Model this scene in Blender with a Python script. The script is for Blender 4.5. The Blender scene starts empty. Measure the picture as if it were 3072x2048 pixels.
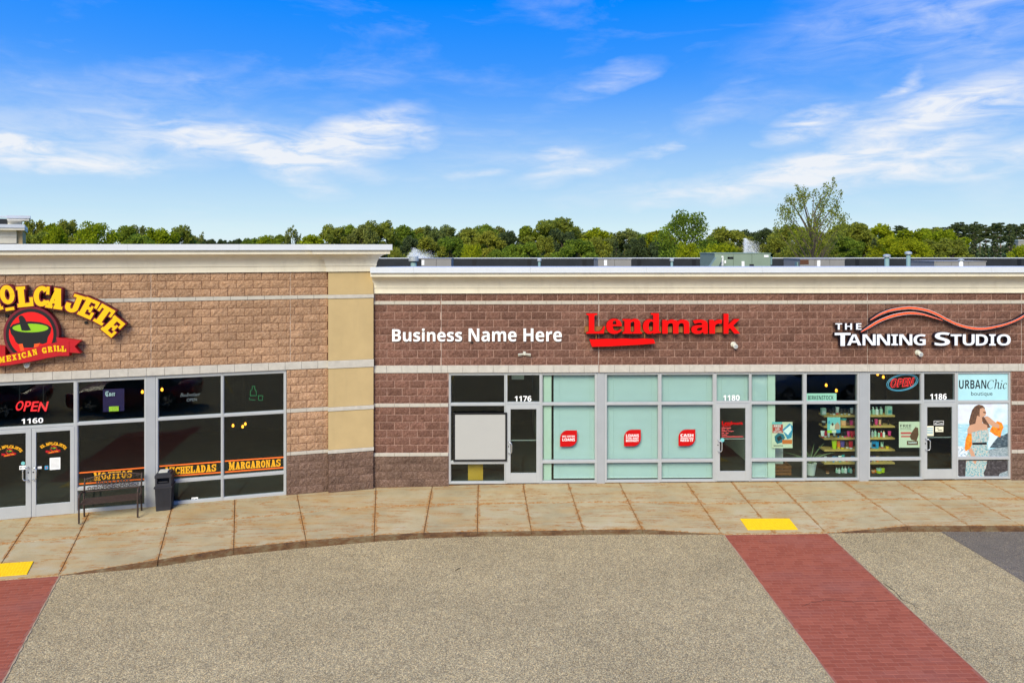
import bpy, bmesh, math, random
import numpy as np
from mathutils import Vector, Matrix
R = math.radians
rng = random.Random(7)
sc = bpy.context.scene
C = sc.collection

# ------------------------------------------------------------------ camera, sky, sun, exposure
F, HY, CX, CAMH, YAW, D = 2048.0, 740.0, 1536.0, 6.36, 0.0162, 18.3
cam = bpy.data.objects.new('camera', bpy.data.cameras.new('camera'))
C.objects.link(cam)
cam.location = (0, 0, CAMH)
cam.rotation_euler = (R(90), 0, -YAW)
cam.data.sensor_width = 36
cam.data.lens = 36 * F / 3072
cam.data.shift_y = -(1024 - HY) / 3072
cam.data.clip_end = 9000
sc.camera = cam

SUN_EL, SUN_AZ = R(39), R(198)            # azimuth clockwise from +Y: behind the camera, a little to the left
sun = bpy.data.objects.new('sun', bpy.data.lights.new('sun', 'SUN'))
C.objects.link(sun)
sun.data.energy = 2.7
sun.data.angle = R(34)
sun.data.color = (0.97, 0.91, 0.69)
sd = Vector((math.sin(SUN_AZ) * math.cos(SUN_EL), math.cos(SUN_AZ) * math.cos(SUN_EL), math.sin(SUN_EL)))
sun.rotation_euler = sd.to_track_quat('Z', 'Y').to_euler()
sun.location = sd * 60

world = bpy.data.worlds.new('World')
sc.world = world
world.use_nodes = True
wt = world.node_tree
wn, wl = wt.nodes, wt.links
bg = wn['Background']


def WN(kind, **kw):
    n = wn.new(kind)
    for k, v in kw.items():
        setattr(n, k, v)
    return n


def wmath(op, a, b=None, clamp=False):
    n = WN('ShaderNodeMath', operation=op, use_clamp=clamp)
    for i, v in enumerate((a, b)):
        if v is None:
            continue
        if isinstance(v, (int, float)):
            n.inputs[i].default_value = v
        else:
            wl.new(v, n.inputs[i])
    return n.outputs[0]


sky = WN('ShaderNodeTexSky', sky_type='NISHITA', sun_disc=False, sun_elevation=SUN_EL,
         sun_rotation=SUN_AZ, altitude=200, air_density=1.0, dust_density=0.6, ozone_density=3.0)
hs = WN('ShaderNodeHueSaturation')
hs.inputs['Hue'].default_value = 0.518
hs.inputs['Saturation'].default_value = 1.5
hs.inputs['Value'].default_value = 1.22
wl.new(sky.outputs[0], hs.inputs['Color'])
tc = WN('ShaderNodeTexCoord')
sep = WN('ShaderNodeSeparateXYZ')
wl.new(tc.outputs['Generated'], sep.inputs[0])
az = wmath('ARCTAN2', sep.outputs[0], sep.outputs[1])
el = wmath('ARCSINE', sep.outputs[2])
comb = WN('ShaderNodeCombineXYZ')
wl.new(az, comb.inputs[0]); wl.new(el, comb.inputs[1])
# wispy warp of the (azimuth, elevation) coordinates
mp0 = WN('ShaderNodeMapping'); mp0.inputs['Scale'].default_value = (5, 9, 14)
wl.new(tc.outputs['Generated'], mp0.inputs[0])
nz0 = WN('ShaderNodeTexNoise'); nz0.inputs['Scale'].default_value = 1.0; nz0.inputs['Detail'].default_value = 5
nz0.inputs['Roughness'].default_value = 0.55
wl.new(mp0.outputs[0], nz0.inputs['Vector'])
vs = WN('ShaderNodeVectorMath', operation='SUBTRACT'); vs.inputs[1].default_value = (0.5, 0.5, 0.5)
wl.new(nz0.outputs['Color'], vs.inputs[0])
vm = WN('ShaderNodeVectorMath', operation='MULTIPLY'); vm.inputs[1].default_value = (0.17, 0.075, 0)
wl.new(vs.outputs[0], vm.inputs[0])
va = WN('ShaderNodeVectorMath', operation='ADD')
wl.new(comb.outputs[0], va.inputs[0]); wl.new(vm.outputs[0], va.inputs[1])


def azel(px, py):
    return (math.atan((px - CX) / F) + YAW, math.atan((HY - py) / math.hypot(F, px - CX)))


# cirrus seen in the photograph: pixel of the middle, half length, half height (radians), tilt (deg), strength
CIRRUS = [(1080, 425, .13, .045, 18, 1.1), (800, 450, .24, .030, -9, 1.0), (900, 520, .08, .030, -20, .9),
          (90, 450, .16, .018, -4, 1.2), (420, 430, .26, .050, 4, .34), (330, 320, .20, .06, 14, .20),
          (2440, 372, .075, .028, 18, 1.0), (2660, 260, .035, .014, 38, .55), (2850, 320, .15, .040, 12, 1.0),
          (2870, 418, .12, .016, 10, .8), (2500, 475, .14, .022, 8, .7), (2800, 500, .32, .030, 5, .8),
          (1720, 455, .06, .016, -4, .65), (1740, 525, .12, .020, 12, .6), (1985, 450, .03, .010, 8, .6),
          (1820, 245, .11, .026, 18, .40), (2700, 40, .26, .06, 10, .24), (2950, 140, .16, .07, 14, .24),
          (2250, 560, .30, .030, 5, .6), (1450, 535, .05, .010, 3, .5), (2150, 330, .07, .03, 25, .25)]
acc = None
for (px, py, sx, sy, tl, st) in CIRRUS:
    a, e = azel(px, py)
    m = WN('ShaderNodeMapping', vector_type='TEXTURE')
    m.inputs['Location'].default_value = (a, e, 0)
    m.inputs['Rotation'].default_value = (0, 0, R(tl))
    m.inputs['Scale'].default_value = (sx, sy, 1)
    wl.new(va.outputs[0], m.inputs[0])
    g = WN('ShaderNodeTexGradient', gradient_type='SPHERICAL')
    wl.new(m.outputs[0], g.inputs[0])
    v = wmath('MULTIPLY', g.outputs['Fac'], st)
    acc = v if acc is None else wmath('ADD', acc, v)
# the same thin cirrus everywhere else
mp1 = WN('ShaderNodeMapping'); mp1.inputs['Scale'].default_value = (2.2, 2.2, 7)
wl.new(tc.outputs['Generated'], mp1.inputs[0])
nz1 = WN('ShaderNodeTexNoise'); nz1.inputs['Scale'].default_value = 1.6; nz1.inputs['Detail'].default_value = 6
nz1.inputs['Roughness'].default_value = 0.6; nz1.inputs['Distortion'].default_value = 0.6
wl.new(mp1.outputs[0], nz1.inputs['Vector'])
gen = wmath('MULTIPLY', wmath('SUBTRACT', nz1.outputs['Fac'], 0.50, True), 0.85)
# filaments
mp2 = WN('ShaderNodeMapping'); mp2.inputs['Scale'].default_value = (9, 9, 40)
mp2.inputs['Rotation'].default_value = (0, R(9), 0)
wl.new(tc.outputs['Generated'], mp2.inputs[0])
nz2 = WN('ShaderNodeTexNoise'); nz2.inputs['Scale'].default_value = 1.3; nz2.inputs['Detail'].default_value = 9
nz2.inputs['Roughness'].default_value = 0.62; nz2.inputs['Distortion'].default_value = 0.55
wl.new(mp2.outputs[0], nz2.inputs['Vector'])
fil = WN('ShaderNodeMapRange'); fil.inputs[1].default_value = 0.34; fil.inputs[2].default_value = 0.68
fil.inputs[3].default_value = 0.18; fil.inputs[4].default_value = 1.35
wl.new(nz2.outputs['Fac'], fil.inputs[0])
dens = wmath('MULTIPLY', wmath('ADD', acc, gen), fil.outputs[0])
dens = wmath('MULTIPLY', dens, 1.12)
dens = wmath('MINIMUM', dens, 0.93)
mixc = WN('ShaderNodeMix', data_type='RGBA', clamp_factor=True)
wl.new(dens, mixc.inputs[0])
CLOUD_COL = (4.9, 5.05, 5.3, 1)
mixc.inputs[7].default_value = CLOUD_COL
# low thin haze towards the horizon
hz = WN('ShaderNodeMapRange', interpolation_type='SMOOTHSTEP'); hz.inputs[1].default_value = 0.0
hz.inputs[2].default_value = 0.26; hz.inputs[3].default_value = 0.72; hz.inputs[4].default_value = 0.0
wl.new(el, hz.inputs[0])
mixh = WN('ShaderNodeMix', data_type='RGBA', clamp_factor=True)
wl.new(hz.outputs[0], mixh.inputs[0])
# even out the brightness of the clear sky towards the horizon, keeping its hue
sb = WN('ShaderNodeSeparateColor'); wl.new(hs.outputs[0], sb.inputs[0])
sca = wmath('DIVIDE', 5.5, wmath('MAXIMUM', sb.outputs[2], 2.0))
scv = WN('ShaderNodeVectorMath', operation='SCALE'); wl.new(hs.outputs[0], scv.inputs[0]); wl.new(sca, scv.inputs['Scale'])
wl.new(scv.outputs[0], mixh.inputs[6])
mixh.inputs[7].default_value = (2.6, 3.65, 5.0, 1)
wl.new(mixh.outputs[2], mixc.inputs[6])
wl.new(mixc.outputs[2], bg.inputs[0])
bg.inputs[1].default_value = 0.10

sc.view_settings.view_transform = 'Standard'
sc.view_settings.look = 'None'
sc.view_settings.exposure = 0.85
sc.view_settings.gamma = 1
sc.render.engine = 'CYCLES'
sc.cycles.use_denoising = True
sc.cycles.max_bounces = 8
sc.cycles.transparent_max_bounces = 24
sc.cycles.caustics_reflective = False
sc.cycles.caustics_refractive = False

# ------------------------------------------------------------------ pixel helpers (directions only; depth comes from walls and ground)


def ray(px, py):
    u, v = (px - CX) / F, (py - HY) / F
    return (u * math.cos(YAW) + math.sin(YAW), -u * math.sin(YAW) + math.cos(YAW), -v)


def ground(px, py, z):
    r = ray(px, py)
    t = (z - CAMH) / r[2]
    return Vector((r[0] * t, r[1] * t, z))


def atdepth(px, py, y):
    r = ray(px, py)
    t = y / r[1]
    return Vector((r[0] * t, y, CAMH + r[2] * t))


class Frame:
    """a wall plane: local x along the wall to the right, y into the building, z up"""
    def __init__(s, ox, oy, phi):
        s.o, s.phi = Vector((ox, oy, 0)), phi
        s.e = Vector((math.cos(phi), math.sin(phi), 0)); s.n = Vector((-math.sin(phi), math.cos(phi), 0))

    def px(s, px, py, d=0.0):
        r = Vector(ray(px, py)); c = s.o + s.n * d
        t = c.dot(s.n) / Vector((r.x, r.y, 0)).dot(s.n)
        p = Vector((r.x * t, r.y * t, 0))
        return ((p - s.o).dot(s.e), CAMH + r.z * t)

    def x(s, px, d=0.0):
        return s.px(px, HY, d)[0]

    def w(s, x, y, z):
        return s.o + s.e * x + s.n * y + Vector((0, 0, z))


XC = ray(1120, HY)[0] * D / ray(1120, HY)[1]
RW = Frame(XC, D, 0.0)
WW = Frame(XC, D, R(13.77))

# ------------------------------------------------------------------ mesh helpers


class MB:
    def __init__(s):
        s.v, s.f, s.m, s.r = [], [], [], []

    def add(s, vs, fs, mat=0, rnd=0.0):
        b = len(s.v)
        s.v += [tuple(v) for v in vs]
        s.f += [tuple(i + b for i in f) for f in fs]
        s.m += [mat] * len(fs); s.r += [rnd] * len(fs)
        return s

    def box(s, x0, x1, y0, y1, z0, z1, mat=0, rnd=0.0):
        return s.add([(x0, y0, z0), (x1, y0, z0), (x1, y1, z0), (x0, y1, z0), (x0, y0, z1), (x1, y0, z1), (x1, y1, z1), (x0, y1, z1)],
                     [(3, 2, 1, 0), (4, 5, 6, 7), (0, 1, 5, 4), (1, 2, 6, 5), (2, 3, 7, 6), (3, 0, 4, 7)], mat, rnd)

    def cbox(s, x0, x1, y0, y1, z0, z1, c=0.01, mat=0, rnd=0.0):
        """box with chamfered front (-y) edges"""
        return s.add([(x0, y0 + c, z0), (x1, y0 + c, z0), (x1, y1, z0), (x0, y1, z0), (x0, y0 + c, z1), (x1, y0 + c, z1), (x1, y1, z1), (x0, y1, z1),
                      (x0 + c, y0, z0 + c), (x1 - c, y0, z0 + c), (x1 - c, y0, z1 - c), (x0 + c, y0, z1 - c)],
                     [(3, 2, 1, 0), (4, 5, 6, 7), (1, 2, 6, 5), (2, 3, 7, 6), (3, 0, 4, 7), (8, 9, 10, 11), (0, 1, 9, 8), (1, 5, 10, 9), (5, 4, 11, 10), (4, 0, 8, 11)], mat, rnd)

    def prism_x(s, prof, x0, x1, mat=0, caps=True):
        """profile of (y, z) points swept along x"""
        n = len(prof)
        vs = [(x0, p[0], p[1]) for p in prof] + [(x1, p[0], p[1]) for p in prof]
        fs = [(i, (i + 1) % n, n + (i + 1) % n, n + i) for i in range(n)]
        if caps:
            fs += [tuple(range(n - 1, -1, -1)), tuple(range(n, 2 * n))]
        return s.add(vs, fs, mat)

    def poly_y(s, pts, y0, y1, mat=0):
        """polygon of (x, z) points given thickness in y; the front is at y0"""
        n = len(pts)
        if sum(pts[i][0] * pts[(i + 1) % n][1] - pts[(i + 1) % n][0] * pts[i][1] for i in range(n)) < 0:
            pts = pts[::-1]
        vs = [(p[0], y0, p[1]) for p in pts] + [(p[0], y1, p[1]) for p in pts]
        fs = [tuple(range(n)), tuple(range(2 * n - 1, n - 1, -1))] + [(i, n + i, n + (i + 1) % n, (i + 1) % n) for i in range(n)]
        return s.add(vs, fs, mat)

    def flat(s, pts, y, mat=0):
        n = len(pts)
        if sum(pts[i][0] * pts[(i + 1) % n][1] - pts[(i + 1) % n][0] * pts[i][1] for i in range(n)) < 0:
            pts = pts[::-1]
        return s.add([(p[0], y, p[1]) for p in pts], [tuple(range(n))], mat)

    def tube(s, pts, r, n=6, mat=0, caps=True):
        pts = [Vector(p) for p in pts]
        rs = r if isinstance(r, (list, tuple)) else [r] * len(pts)
        vs = []
        for i, p in enumerate(pts):
            t = (pts[min(i + 1, len(pts) - 1)] - pts[max(i - 1, 0)]).normalized()
            a = t.orthogonal().normalized() if i == 0 else (pa - t * pa.dot(t)).normalized()
            pa = a
            b = t.cross(a)
            vs += [p + (a * math.cos(k * 2 * math.pi / n) + b * math.sin(k * 2 * math.pi / n)) * rs[i] for k in range(n)]
        fs = []
        for i in range(len(pts) - 1):
            for k in range(n):
                fs.append((i * n + k, i * n + (k + 1) % n, (i + 1) * n + (k + 1) % n, (i + 1) * n + k))
        if caps:
            fs += [tuple(range(n - 1, -1, -1)), tuple((len(pts) - 1) * n + k for k in range(n))]
        return s.add(vs, fs, mat)

    def lathe(s, prof, n=16, mat=0, c=(0, 0, 0)):
        """(radius, z) profile about z"""
        vs = []
        for (r, z) in prof:
            vs += [(c[0] + r * math.cos(k * 2 * math.pi / n), c[1] + r * math.sin(k * 2 * math.pi / n), c[2] + z) for k in range(n)]
        fs = [(i * n + k, i * n + (k + 1) % n, (i + 1) * n + (k + 1) % n, (i + 1) * n + k) for i in range(len(prof) - 1) for k in range(n)]
        fs += [tuple(range(n - 1, -1, -1)), tuple((len(prof) - 1) * n + k for k in range(n))]
        return s.add(vs, fs, mat)

    def mesh(s, name, mats=None, smooth=False):
        me = bpy.data.meshes.new(name)
        me.from_pydata(s.v, [], s.f)
        if any(s.m):
            me.polygons.foreach_set('material_index', s.m)
        if any(s.r):
            at = me.attributes.new('rnd', 'FLOAT', 'FACE'); at.data.foreach_set('value', s.r)
        if smooth:
            me.polygons.foreach_set('use_smooth', [True] * len(s.f))
        for m in (mats if isinstance(mats, (list, tuple)) else [mats]):
            if m is not None:
                me.materials.append(m)
        me.update()
        return me


def put(name, me, parent=None, loc=(0, 0, 0), rotz=0.0):
    if isinstance(me, MB):
        raise TypeError(name)
    o = bpy.data.objects.new(name, me)
    C.objects.link(o)
    o.parent = parent
    o.location = loc
    o.rotation_euler = (0, 0, rotz)
    return o


def part(name, mb, mat, parent, loc=(0, 0, 0), smooth=False):
    return put(name, mb.mesh(name, mat, smooth), parent, loc)


def tag(o, label=None, cat=None, group=None, kind=None):
    for k, v in (('label', label), ('category', cat), ('group', group), ('kind', kind)):
        if v:
            o[k] = v
    return o


def thing(name, label, cat, loc=(0, 0, 0), rotz=0.0, group=None):
    return tag(put(name, None, None, loc, rotz), label, cat, group)


def struct(name, mb, mat, loc=(0, 0, 0)):
    return tag(put(name, mb.mesh(name, mat), None, loc), kind='structure')


# ------------------------------------------------------------------ lettering
def _map(s, up, lo, dg=None, exc={}):
    out = ''
    for ch in s:
        if ch in exc:
            out += exc[ch]
        elif 'A' <= ch <= 'Z':
            out += chr(up + ord(ch) - 65)
        elif 'a' <= ch <= 'z':
            out += chr(lo + ord(ch) - 97)
        elif '0' <= ch <= '9' and dg:
            out += chr(dg + ord(ch) - 48)
        else:
            out += ch
    return out


def sans(s): return _map(s, 0x1D5D4, 0x1D5EE, 0x1D7EC)
def serif(s): return _map(s, 0x1D400, 0x1D41A, 0x1D7CE)
def ital(s): return _map(s, 0x1D434, 0x1D44E, None, {'h': '\u210e'})


_tcache = {}
_ts = bpy.data.scenes.new('type_setting')      # scratch scene, removed at the end


def glyphs(body, offset=0.0, res=3):
    """triangulated outline of a string, flat, as (verts 2D array, faces)"""
    key = (body, offset, res)
    if key in _tcache:
        return _tcache[key]
    cu = bpy.data.curves.new('lettering', 'FONT')
    cu.body = body; cu.size = 1; cu.offset = offset; cu.resolution_u = res
    o = bpy.data.objects.new('lettering', cu)
    _ts.collection.objects.link(o)
    vl = _ts.view_layers[0]
    vl.update()
    me = bpy.data.meshes.new_from_object(o.evaluated_get(vl.depsgraph))
    v = np.array([(p.co.x, p.co.y) for p in me.vertices])
    f = [tuple(p.vertices) for p in me.polygons]
    bpy.data.objects.remove(o); bpy.data.curves.remove(cu); bpy.data.meshes.remove(me)
    _tcache[key] = (v, f)
    return v, f


def letter(mb, body, box, y0, depth, matf=0, mats=1, offset=0.0, rot=0.0, res=3, fit=True):
    """letters filling the (x0, x1, z0, z1) box; front at y0, returns going back to y0 + depth"""
    v, f = glyphs(body, offset, res)
    lo, hi = v.min(0), v.max(0)
    x0, x1, z0, z1 = box
    sx = (x1 - x0) / (hi[0] - lo[0]); sz = (z1 - z0) / (hi[1] - lo[1])
    cx, cz = (x0 + x1) / 2, (z0 + z1) / 2
    P = (v - (lo + hi) / 2) * (sx, sz)
    c, s_ = math.cos(rot), math.sin(rot)
    P = np.stack([P[:, 0] * c - P[:, 1] * s_ + cx, P[:, 0] * s_ + P[:, 1] * c + cz], 1)
    # outline faces keep the +normal of the text towards -y
    mb.add([(p[0], y0, p[1]) for p in P], f, matf)
    if depth > 0:
        cnt = {}
        for q in f:
            for i in range(len(q)):
                a, b = q[i], q[(i + 1) % len(q)]
                cnt[(a, b)] = cnt.get((a, b), 0) + 1
        rim = [(a, b) for (a, b) in cnt if (b, a) not in cnt]
        vs, fs = [], []
        for (a, b) in rim:
            k = len(vs)
            vs += [(P[a][0], y0, P[a][1]), (P[b][0], y0, P[b][1]), (P[b][0], y0 + depth, P[b][1]), (P[a][0], y0 + depth, P[a][1])]
            fs.append((k + 3, k + 2, k + 1, k))
        mb.add(vs, fs, mats)
    return mb


# ------------------------------------------------------------------ materials
def mat_new(name):
    m = bpy.data.materials.new(name)
    m.use_nodes = True
    nt = m.node_tree
    return m, nt, nt.nodes, nt.links, nt.nodes['Principled BSDF']


def nd(nt, kind, ins=None, **kw):
    n = nt.nodes.new(kind)
    for k, v in kw.items():
        setattr(n, k, v)
    for k, v in (ins or {}).items():
        if hasattr(v, 'is_output') and v.is_output:
            nt.links.new(v, n.inputs[k])
        else:
            n.inputs[k].default_value = v
    return n


def noise(nt, scale, detail=4, rough=0.55, vec=None, stretch=None, dist=0.0):
    if vec is None:
        vec = nd(nt, 'ShaderNodeNewGeometry').outputs['Position']
    if stretch:
        vec = nd(nt, 'ShaderNodeMapping', {'Vector': vec, 'Scale': stretch}).outputs[0]
    return nd(nt, 'ShaderNodeTexNoise', {'Vector': vec, 'Scale': scale, 'Detail': detail, 'Roughness': rough, 'Distortion': dist}).outputs['Fac']


def ramp(nt, fac, stops):
    n = nd(nt, 'ShaderNodeValToRGB', {'Fac': fac})
    el_ = n.color_ramp.elements
    while len(el_) < len(stops):
        el_.new(0.5)
    for e, (p, c) in zip(el_, stops):
        e.position = p
        e.color = (c[0], c[1], c[2], 1) if isinstance(c, (tuple, list)) else (c, c, c, 1)
    return n.outputs['Color']


def mixrgb(nt, fac, a, b, mode='MIX'):
    n = nd(nt, 'ShaderNodeMix', data_type='RGBA', blend_type=mode, clamp_factor=True)
    for i, v in ((0, fac), (6, a), (7, b)):
        if hasattr(v, 'is_output'):
            nt.links.new(v, n.inputs[i])
        else:
            n.inputs[i].default_value = v if isinstance(v, float) else ((*v, 1) if len(v) == 3 else v)
    return n.outputs[2]


def mth(nt, op, a, b=None, clamp=False):
    n = nd(nt, 'ShaderNodeMath', operation=op, use_clamp=clamp)
    for i, v in enumerate((a, b)):
        if v is None:
            continue
        if hasattr(v, 'is_output'):
            nt.links.new(v, n.inputs[i])
        else:
            n.inputs[i].default_value = v
    return n.outputs[0]


def bump(nt, b, h, strength=0.3, dist=0.01):
    n = nd(nt, 'ShaderNodeBump', {'Height': h, 'Strength': strength, 'Distance': dist})
    nt.links.new(n.outputs[0], b.inputs['Normal'])


def srgb(r, g, b):
    f = lambda c: (c / 255 / 12.92) if c <= 10 else ((c / 255 + 0.055) / 1.055) ** 2.4
    return (f(r), f(g), f(b))


def plain(name, col, rough=0.55, var=0.08, metal=0.0, scale=3.0, spec=0.4):
    """a painted or moulded surface with faint dirt"""
    m, nt, N, L, b = mat_new(name)
    n = noise(nt, scale, 5)
    c = ramp(nt, n, [(0.3, tuple(x * (1 - var) for x in col)), (0.7, tuple(min(1, x * (1 + var)) for x in col))])
    L.new(c, b.inputs['Base Color'])
    b.inputs['Roughness'].default_value = rough
    b.inputs['Metallic'].default_value = metal
    b.inputs['Specular IOR Level'].default_value = spec
    return m


def emit(name, col, strength):
    m, nt, N, L, b = mat_new(name)
    b.inputs['Base Color'].default_value = (*col, 1)
    b.inputs['Emission Color'].default_value = (*col, 1)
    b.inputs['Emission Strength'].default_value = strength
    return m


def rnd_value(nt):
    o = nd(nt, 'ShaderNodeObjectInfo').outputs['Random']
    a = nd(nt, 'ShaderNodeAttribute', attribute_name='rnd').outputs['Fac']
    return mth(nt, 'FRACT', mth(nt, 'ADD', o, a))


def block_mat(name, dark, mid, light, var=0.25, top=None):
    """split-face concrete block: mottled aggregate, one tone per block"""
    m, nt, N, L, b = mat_new(name)
    f = noise(nt, 26, 9, 0.75)
    c = ramp(nt, f, [(0.32, dark), (0.5, mid), (0.68, light)])
    speck = noise(nt, 130, 4, 0.75)
    c = mixrgb(nt, 0.75, c, ramp(nt, speck, [(0.34, 0.52), (0.5, 1.0), (0.66, 1.45)]), 'MULTIPLY')
    r = rnd_value(nt)
    c = mixrgb(nt, 1.0, c, ramp(nt, r, [(0.0, 1 - var), (0.5, 1.0), (1.0, 1 + var * 0.8)]), 'MULTIPLY')
    big = noise(nt, 0.9, 5, 0.6, stretch=(1, 1, 0.6))
    c = mixrgb(nt, 1.0, c, ramp(nt, big, [(0.3, 0.86), (0.7, 1.12)]), 'MULTIPLY')
    # pale lime wash in a few places
    ef = noise(nt, 2.3, 6, 0.7)
    c = mixrgb(nt, ramp(nt, ef, [(0.66, 0.0), (0.86, 0.35)]), c, (0.45, 0.40, 0.37))
    L.new(c, b.inputs['Base Color'])
    b.inputs['Roughness'].default_value = 0.92
    b.inputs['Specular IOR Level'].default_value = 0.15
    bump(nt, b, mth(nt, 'ADD', noise(nt, 40, 6, 0.7), mth(nt, 'MULTIPLY', noise(nt, 12, 3), 1.2)), 0.8, 0.02)
    return m


M = {}
M['block_brown'] = block_mat('block_brown', srgb(84, 57, 48), srgb(116, 83, 71), srgb(144, 109, 96), 0.18)
M['block_tan'] = block_mat('block_tan', srgb(132, 99, 74), srgb(168, 132, 104), srgb(196, 162, 134), 0.12)
M['block_base'] = block_mat('block_base', srgb(80, 61, 51), srgb(112, 89, 77), srgb(142, 119, 106), 0.22)
M['mortar_pink'] = plain('mortar_pink', srgb(168, 136, 122), 0.95, 0.12)
M['mortar_brown'] = plain('mortar_brown', srgb(94, 62, 46), 0.95, 0.15)
M['mortar_dark'] = plain('mortar_dark', srgb(92, 70, 60), 0.95, 0.15)
M['lintel'] = plain('lintel', srgb(186, 180, 171), 0.9, 0.10, scale=7)
M['band_grey'] = plain('band_grey', srgb(182, 175, 164), 0.9, 0.08, scale=7)
M['joint_pale'] = plain('joint_pale', srgb(186, 172, 162), 0.9, 0.1)


def stucco(name, col, streak=0.0):
    m, nt, N, L, b = mat_new(name)
    n = noise(nt, 2.0, 5)
    c = ramp(nt, n, [(0.3, tuple(x * 0.94 for x in col)), (0.7, tuple(x * 1.05 for x in col))])
    if streak:
        s_ = noise(nt, 6, 6, 0.65, stretch=(1, 1, 0.12))
        c = mixrgb(nt, ramp(nt, s_, [(0.52, 0.0), (0.80, streak)]), c, srgb(120, 108, 92))
    L.new(c, b.inputs['Base Color'])
    b.inputs['Roughness'].default_value = 0.9
    b.inputs['Specular IOR Level'].default_value = 0.15
    bump(nt, b, noise(nt, 220, 3), 0.25, 0.004)
    return m


M['cream'] = stucco('cream', srgb(226, 217, 198), 0.16)
M['tan'] = stucco('tan', srgb(186, 162, 119), 0.12)
M['cap'] = plain('cap', srgb(203, 206, 212), 0.45, 0.03, spec=0.5)
M['alu'] = plain('alu', srgb(184, 187, 190), 0.42, 0.04, metal=0.25)
M['alu_panel'] = plain('alu_panel', srgb(168, 171, 176), 0.45, 0.04, metal=0.2)
M['chrome'] = plain('chrome', srgb(215, 218, 222), 0.25, 0.03, metal=0.8)
M['membrane'] = plain('membrane', srgb(34, 37, 42), 0.8, 0.25, scale=1.5)
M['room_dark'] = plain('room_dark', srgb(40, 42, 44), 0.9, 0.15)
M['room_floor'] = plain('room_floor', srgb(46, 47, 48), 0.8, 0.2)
M['room_green'] = plain('room_green', srgb(205, 212, 200), 0.9, 0.04)
M['white'] = plain('white', srgb(240, 240, 240), 0.5, 0.02)
M['sign_white'] = plain('sign_white', srgb(250, 250, 250), 0.4, 0.0)
M['black'] = plain('black', srgb(18, 18, 20), 0.5, 0.1)
M['sign_red'] = plain('sign_red', (0.80, 0.001, 0.001), 0.6, 0.02, spec=0.15)
M['sign_red_side'] = plain('sign_red_side', srgb(120, 10, 12), 0.5, 0.05)
M['decal_red'] = plain('decal_red', srgb(190, 3, 5), 0.6, 0.02, spec=0.2)
M['raceway'] = plain('raceway', srgb(140, 98, 52), 0.5, 0.08)
M['sign_yellow'] = plain('sign_yellow', srgb(245, 190, 8), 0.4, 0.03)
M['maroon'] = plain('maroon', srgb(112, 14, 34), 0.5, 0.06)
M['logo_red'] = plain('logo_red', srgb(226, 14, 14), 0.45, 0.05)
M['ribbon_red'] = plain('ribbon_red', srgb(182, 16, 28), 0.45, 0.06)
M['ribbon_dark'] = plain('ribbon_dark', srgb(112, 14, 22), 0.5, 0.06)
M['logo_green'] = plain('logo_green', srgb(140, 192, 26), 0.45, 0.05)
M['logo_orange'] = plain('logo_orange', srgb(240, 90, 30), 0.45, 0.05)
M['tan_orange'] = plain('tan_orange', srgb(236, 84, 20), 0.45, 0.04)
M['sign_pale'] = plain('sign_pale', srgb(226, 230, 240), 0.4, 0.02)
M['sign_navy'] = plain('sign_navy', srgb(30, 26, 42), 0.5, 0.08)
M['decal_yellow'] = plain('decal_yellow', srgb(238, 170, 30), 0.5, 0.03)
M['decal_orange'] = plain('decal_orange', srgb(238, 112, 40), 0.5, 0.03)
M['board_grey'] = plain('board_grey', srgb(172, 171, 168), 0.6, 0.01)
M['ochre'] = plain('ochre', srgb(205, 152, 48), 0.7, 0.08)
M['iron'] = plain('iron', srgb(70, 56, 50), 0.55, 0.25, metal=0.3, scale=20)
M['bin'] = plain('bin', srgb(46, 46, 52), 0.55, 0.12)
M['hvac_grey'] = plain('hvac_grey', srgb(140, 137, 134), 0.5, 0.06)
M['hvac_green'] = plain('hvac_green', srgb(130, 146, 128), 0.5, 0.06)
M['pipe'] = plain('pipe', srgb(122, 150, 150), 0.5, 0.06)
M['vent_cap'] = plain('vent_cap', srgb(196, 200, 200), 0.35, 0.08, metal=0.4)
M['lamp_case'] = plain('lamp_case', srgb(205, 204, 192), 0.5, 0.06)
M['pine_wood'] = plain('pine_wood', srgb(206, 168, 96), 0.55, 0.12, scale=9)
M['crate_wood'] = plain('crate_wood', srgb(140, 84, 46), 0.7, 0.2, scale=9)
M['pot'] = plain('pot', srgb(226, 224, 214), 0.5, 0.04)
M['bulb'] = emit('bulb', (1.0, 0.36, 0.03), 2.0)
M['neon_red'] = emit('neon_red', (1.0, 0.02, 0.03), 0.4)
M['neon_blue'] = emit('neon_blue', (0.06, 0.26, 0.42), 0.25)
M['neon_green'] = emit('neon_green', (0.02, 0.22, 0.08), 0.25)
M['neon_dim'] = emit('neon_dim', (0.16, 0.15, 0.18), 0.3)


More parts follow.
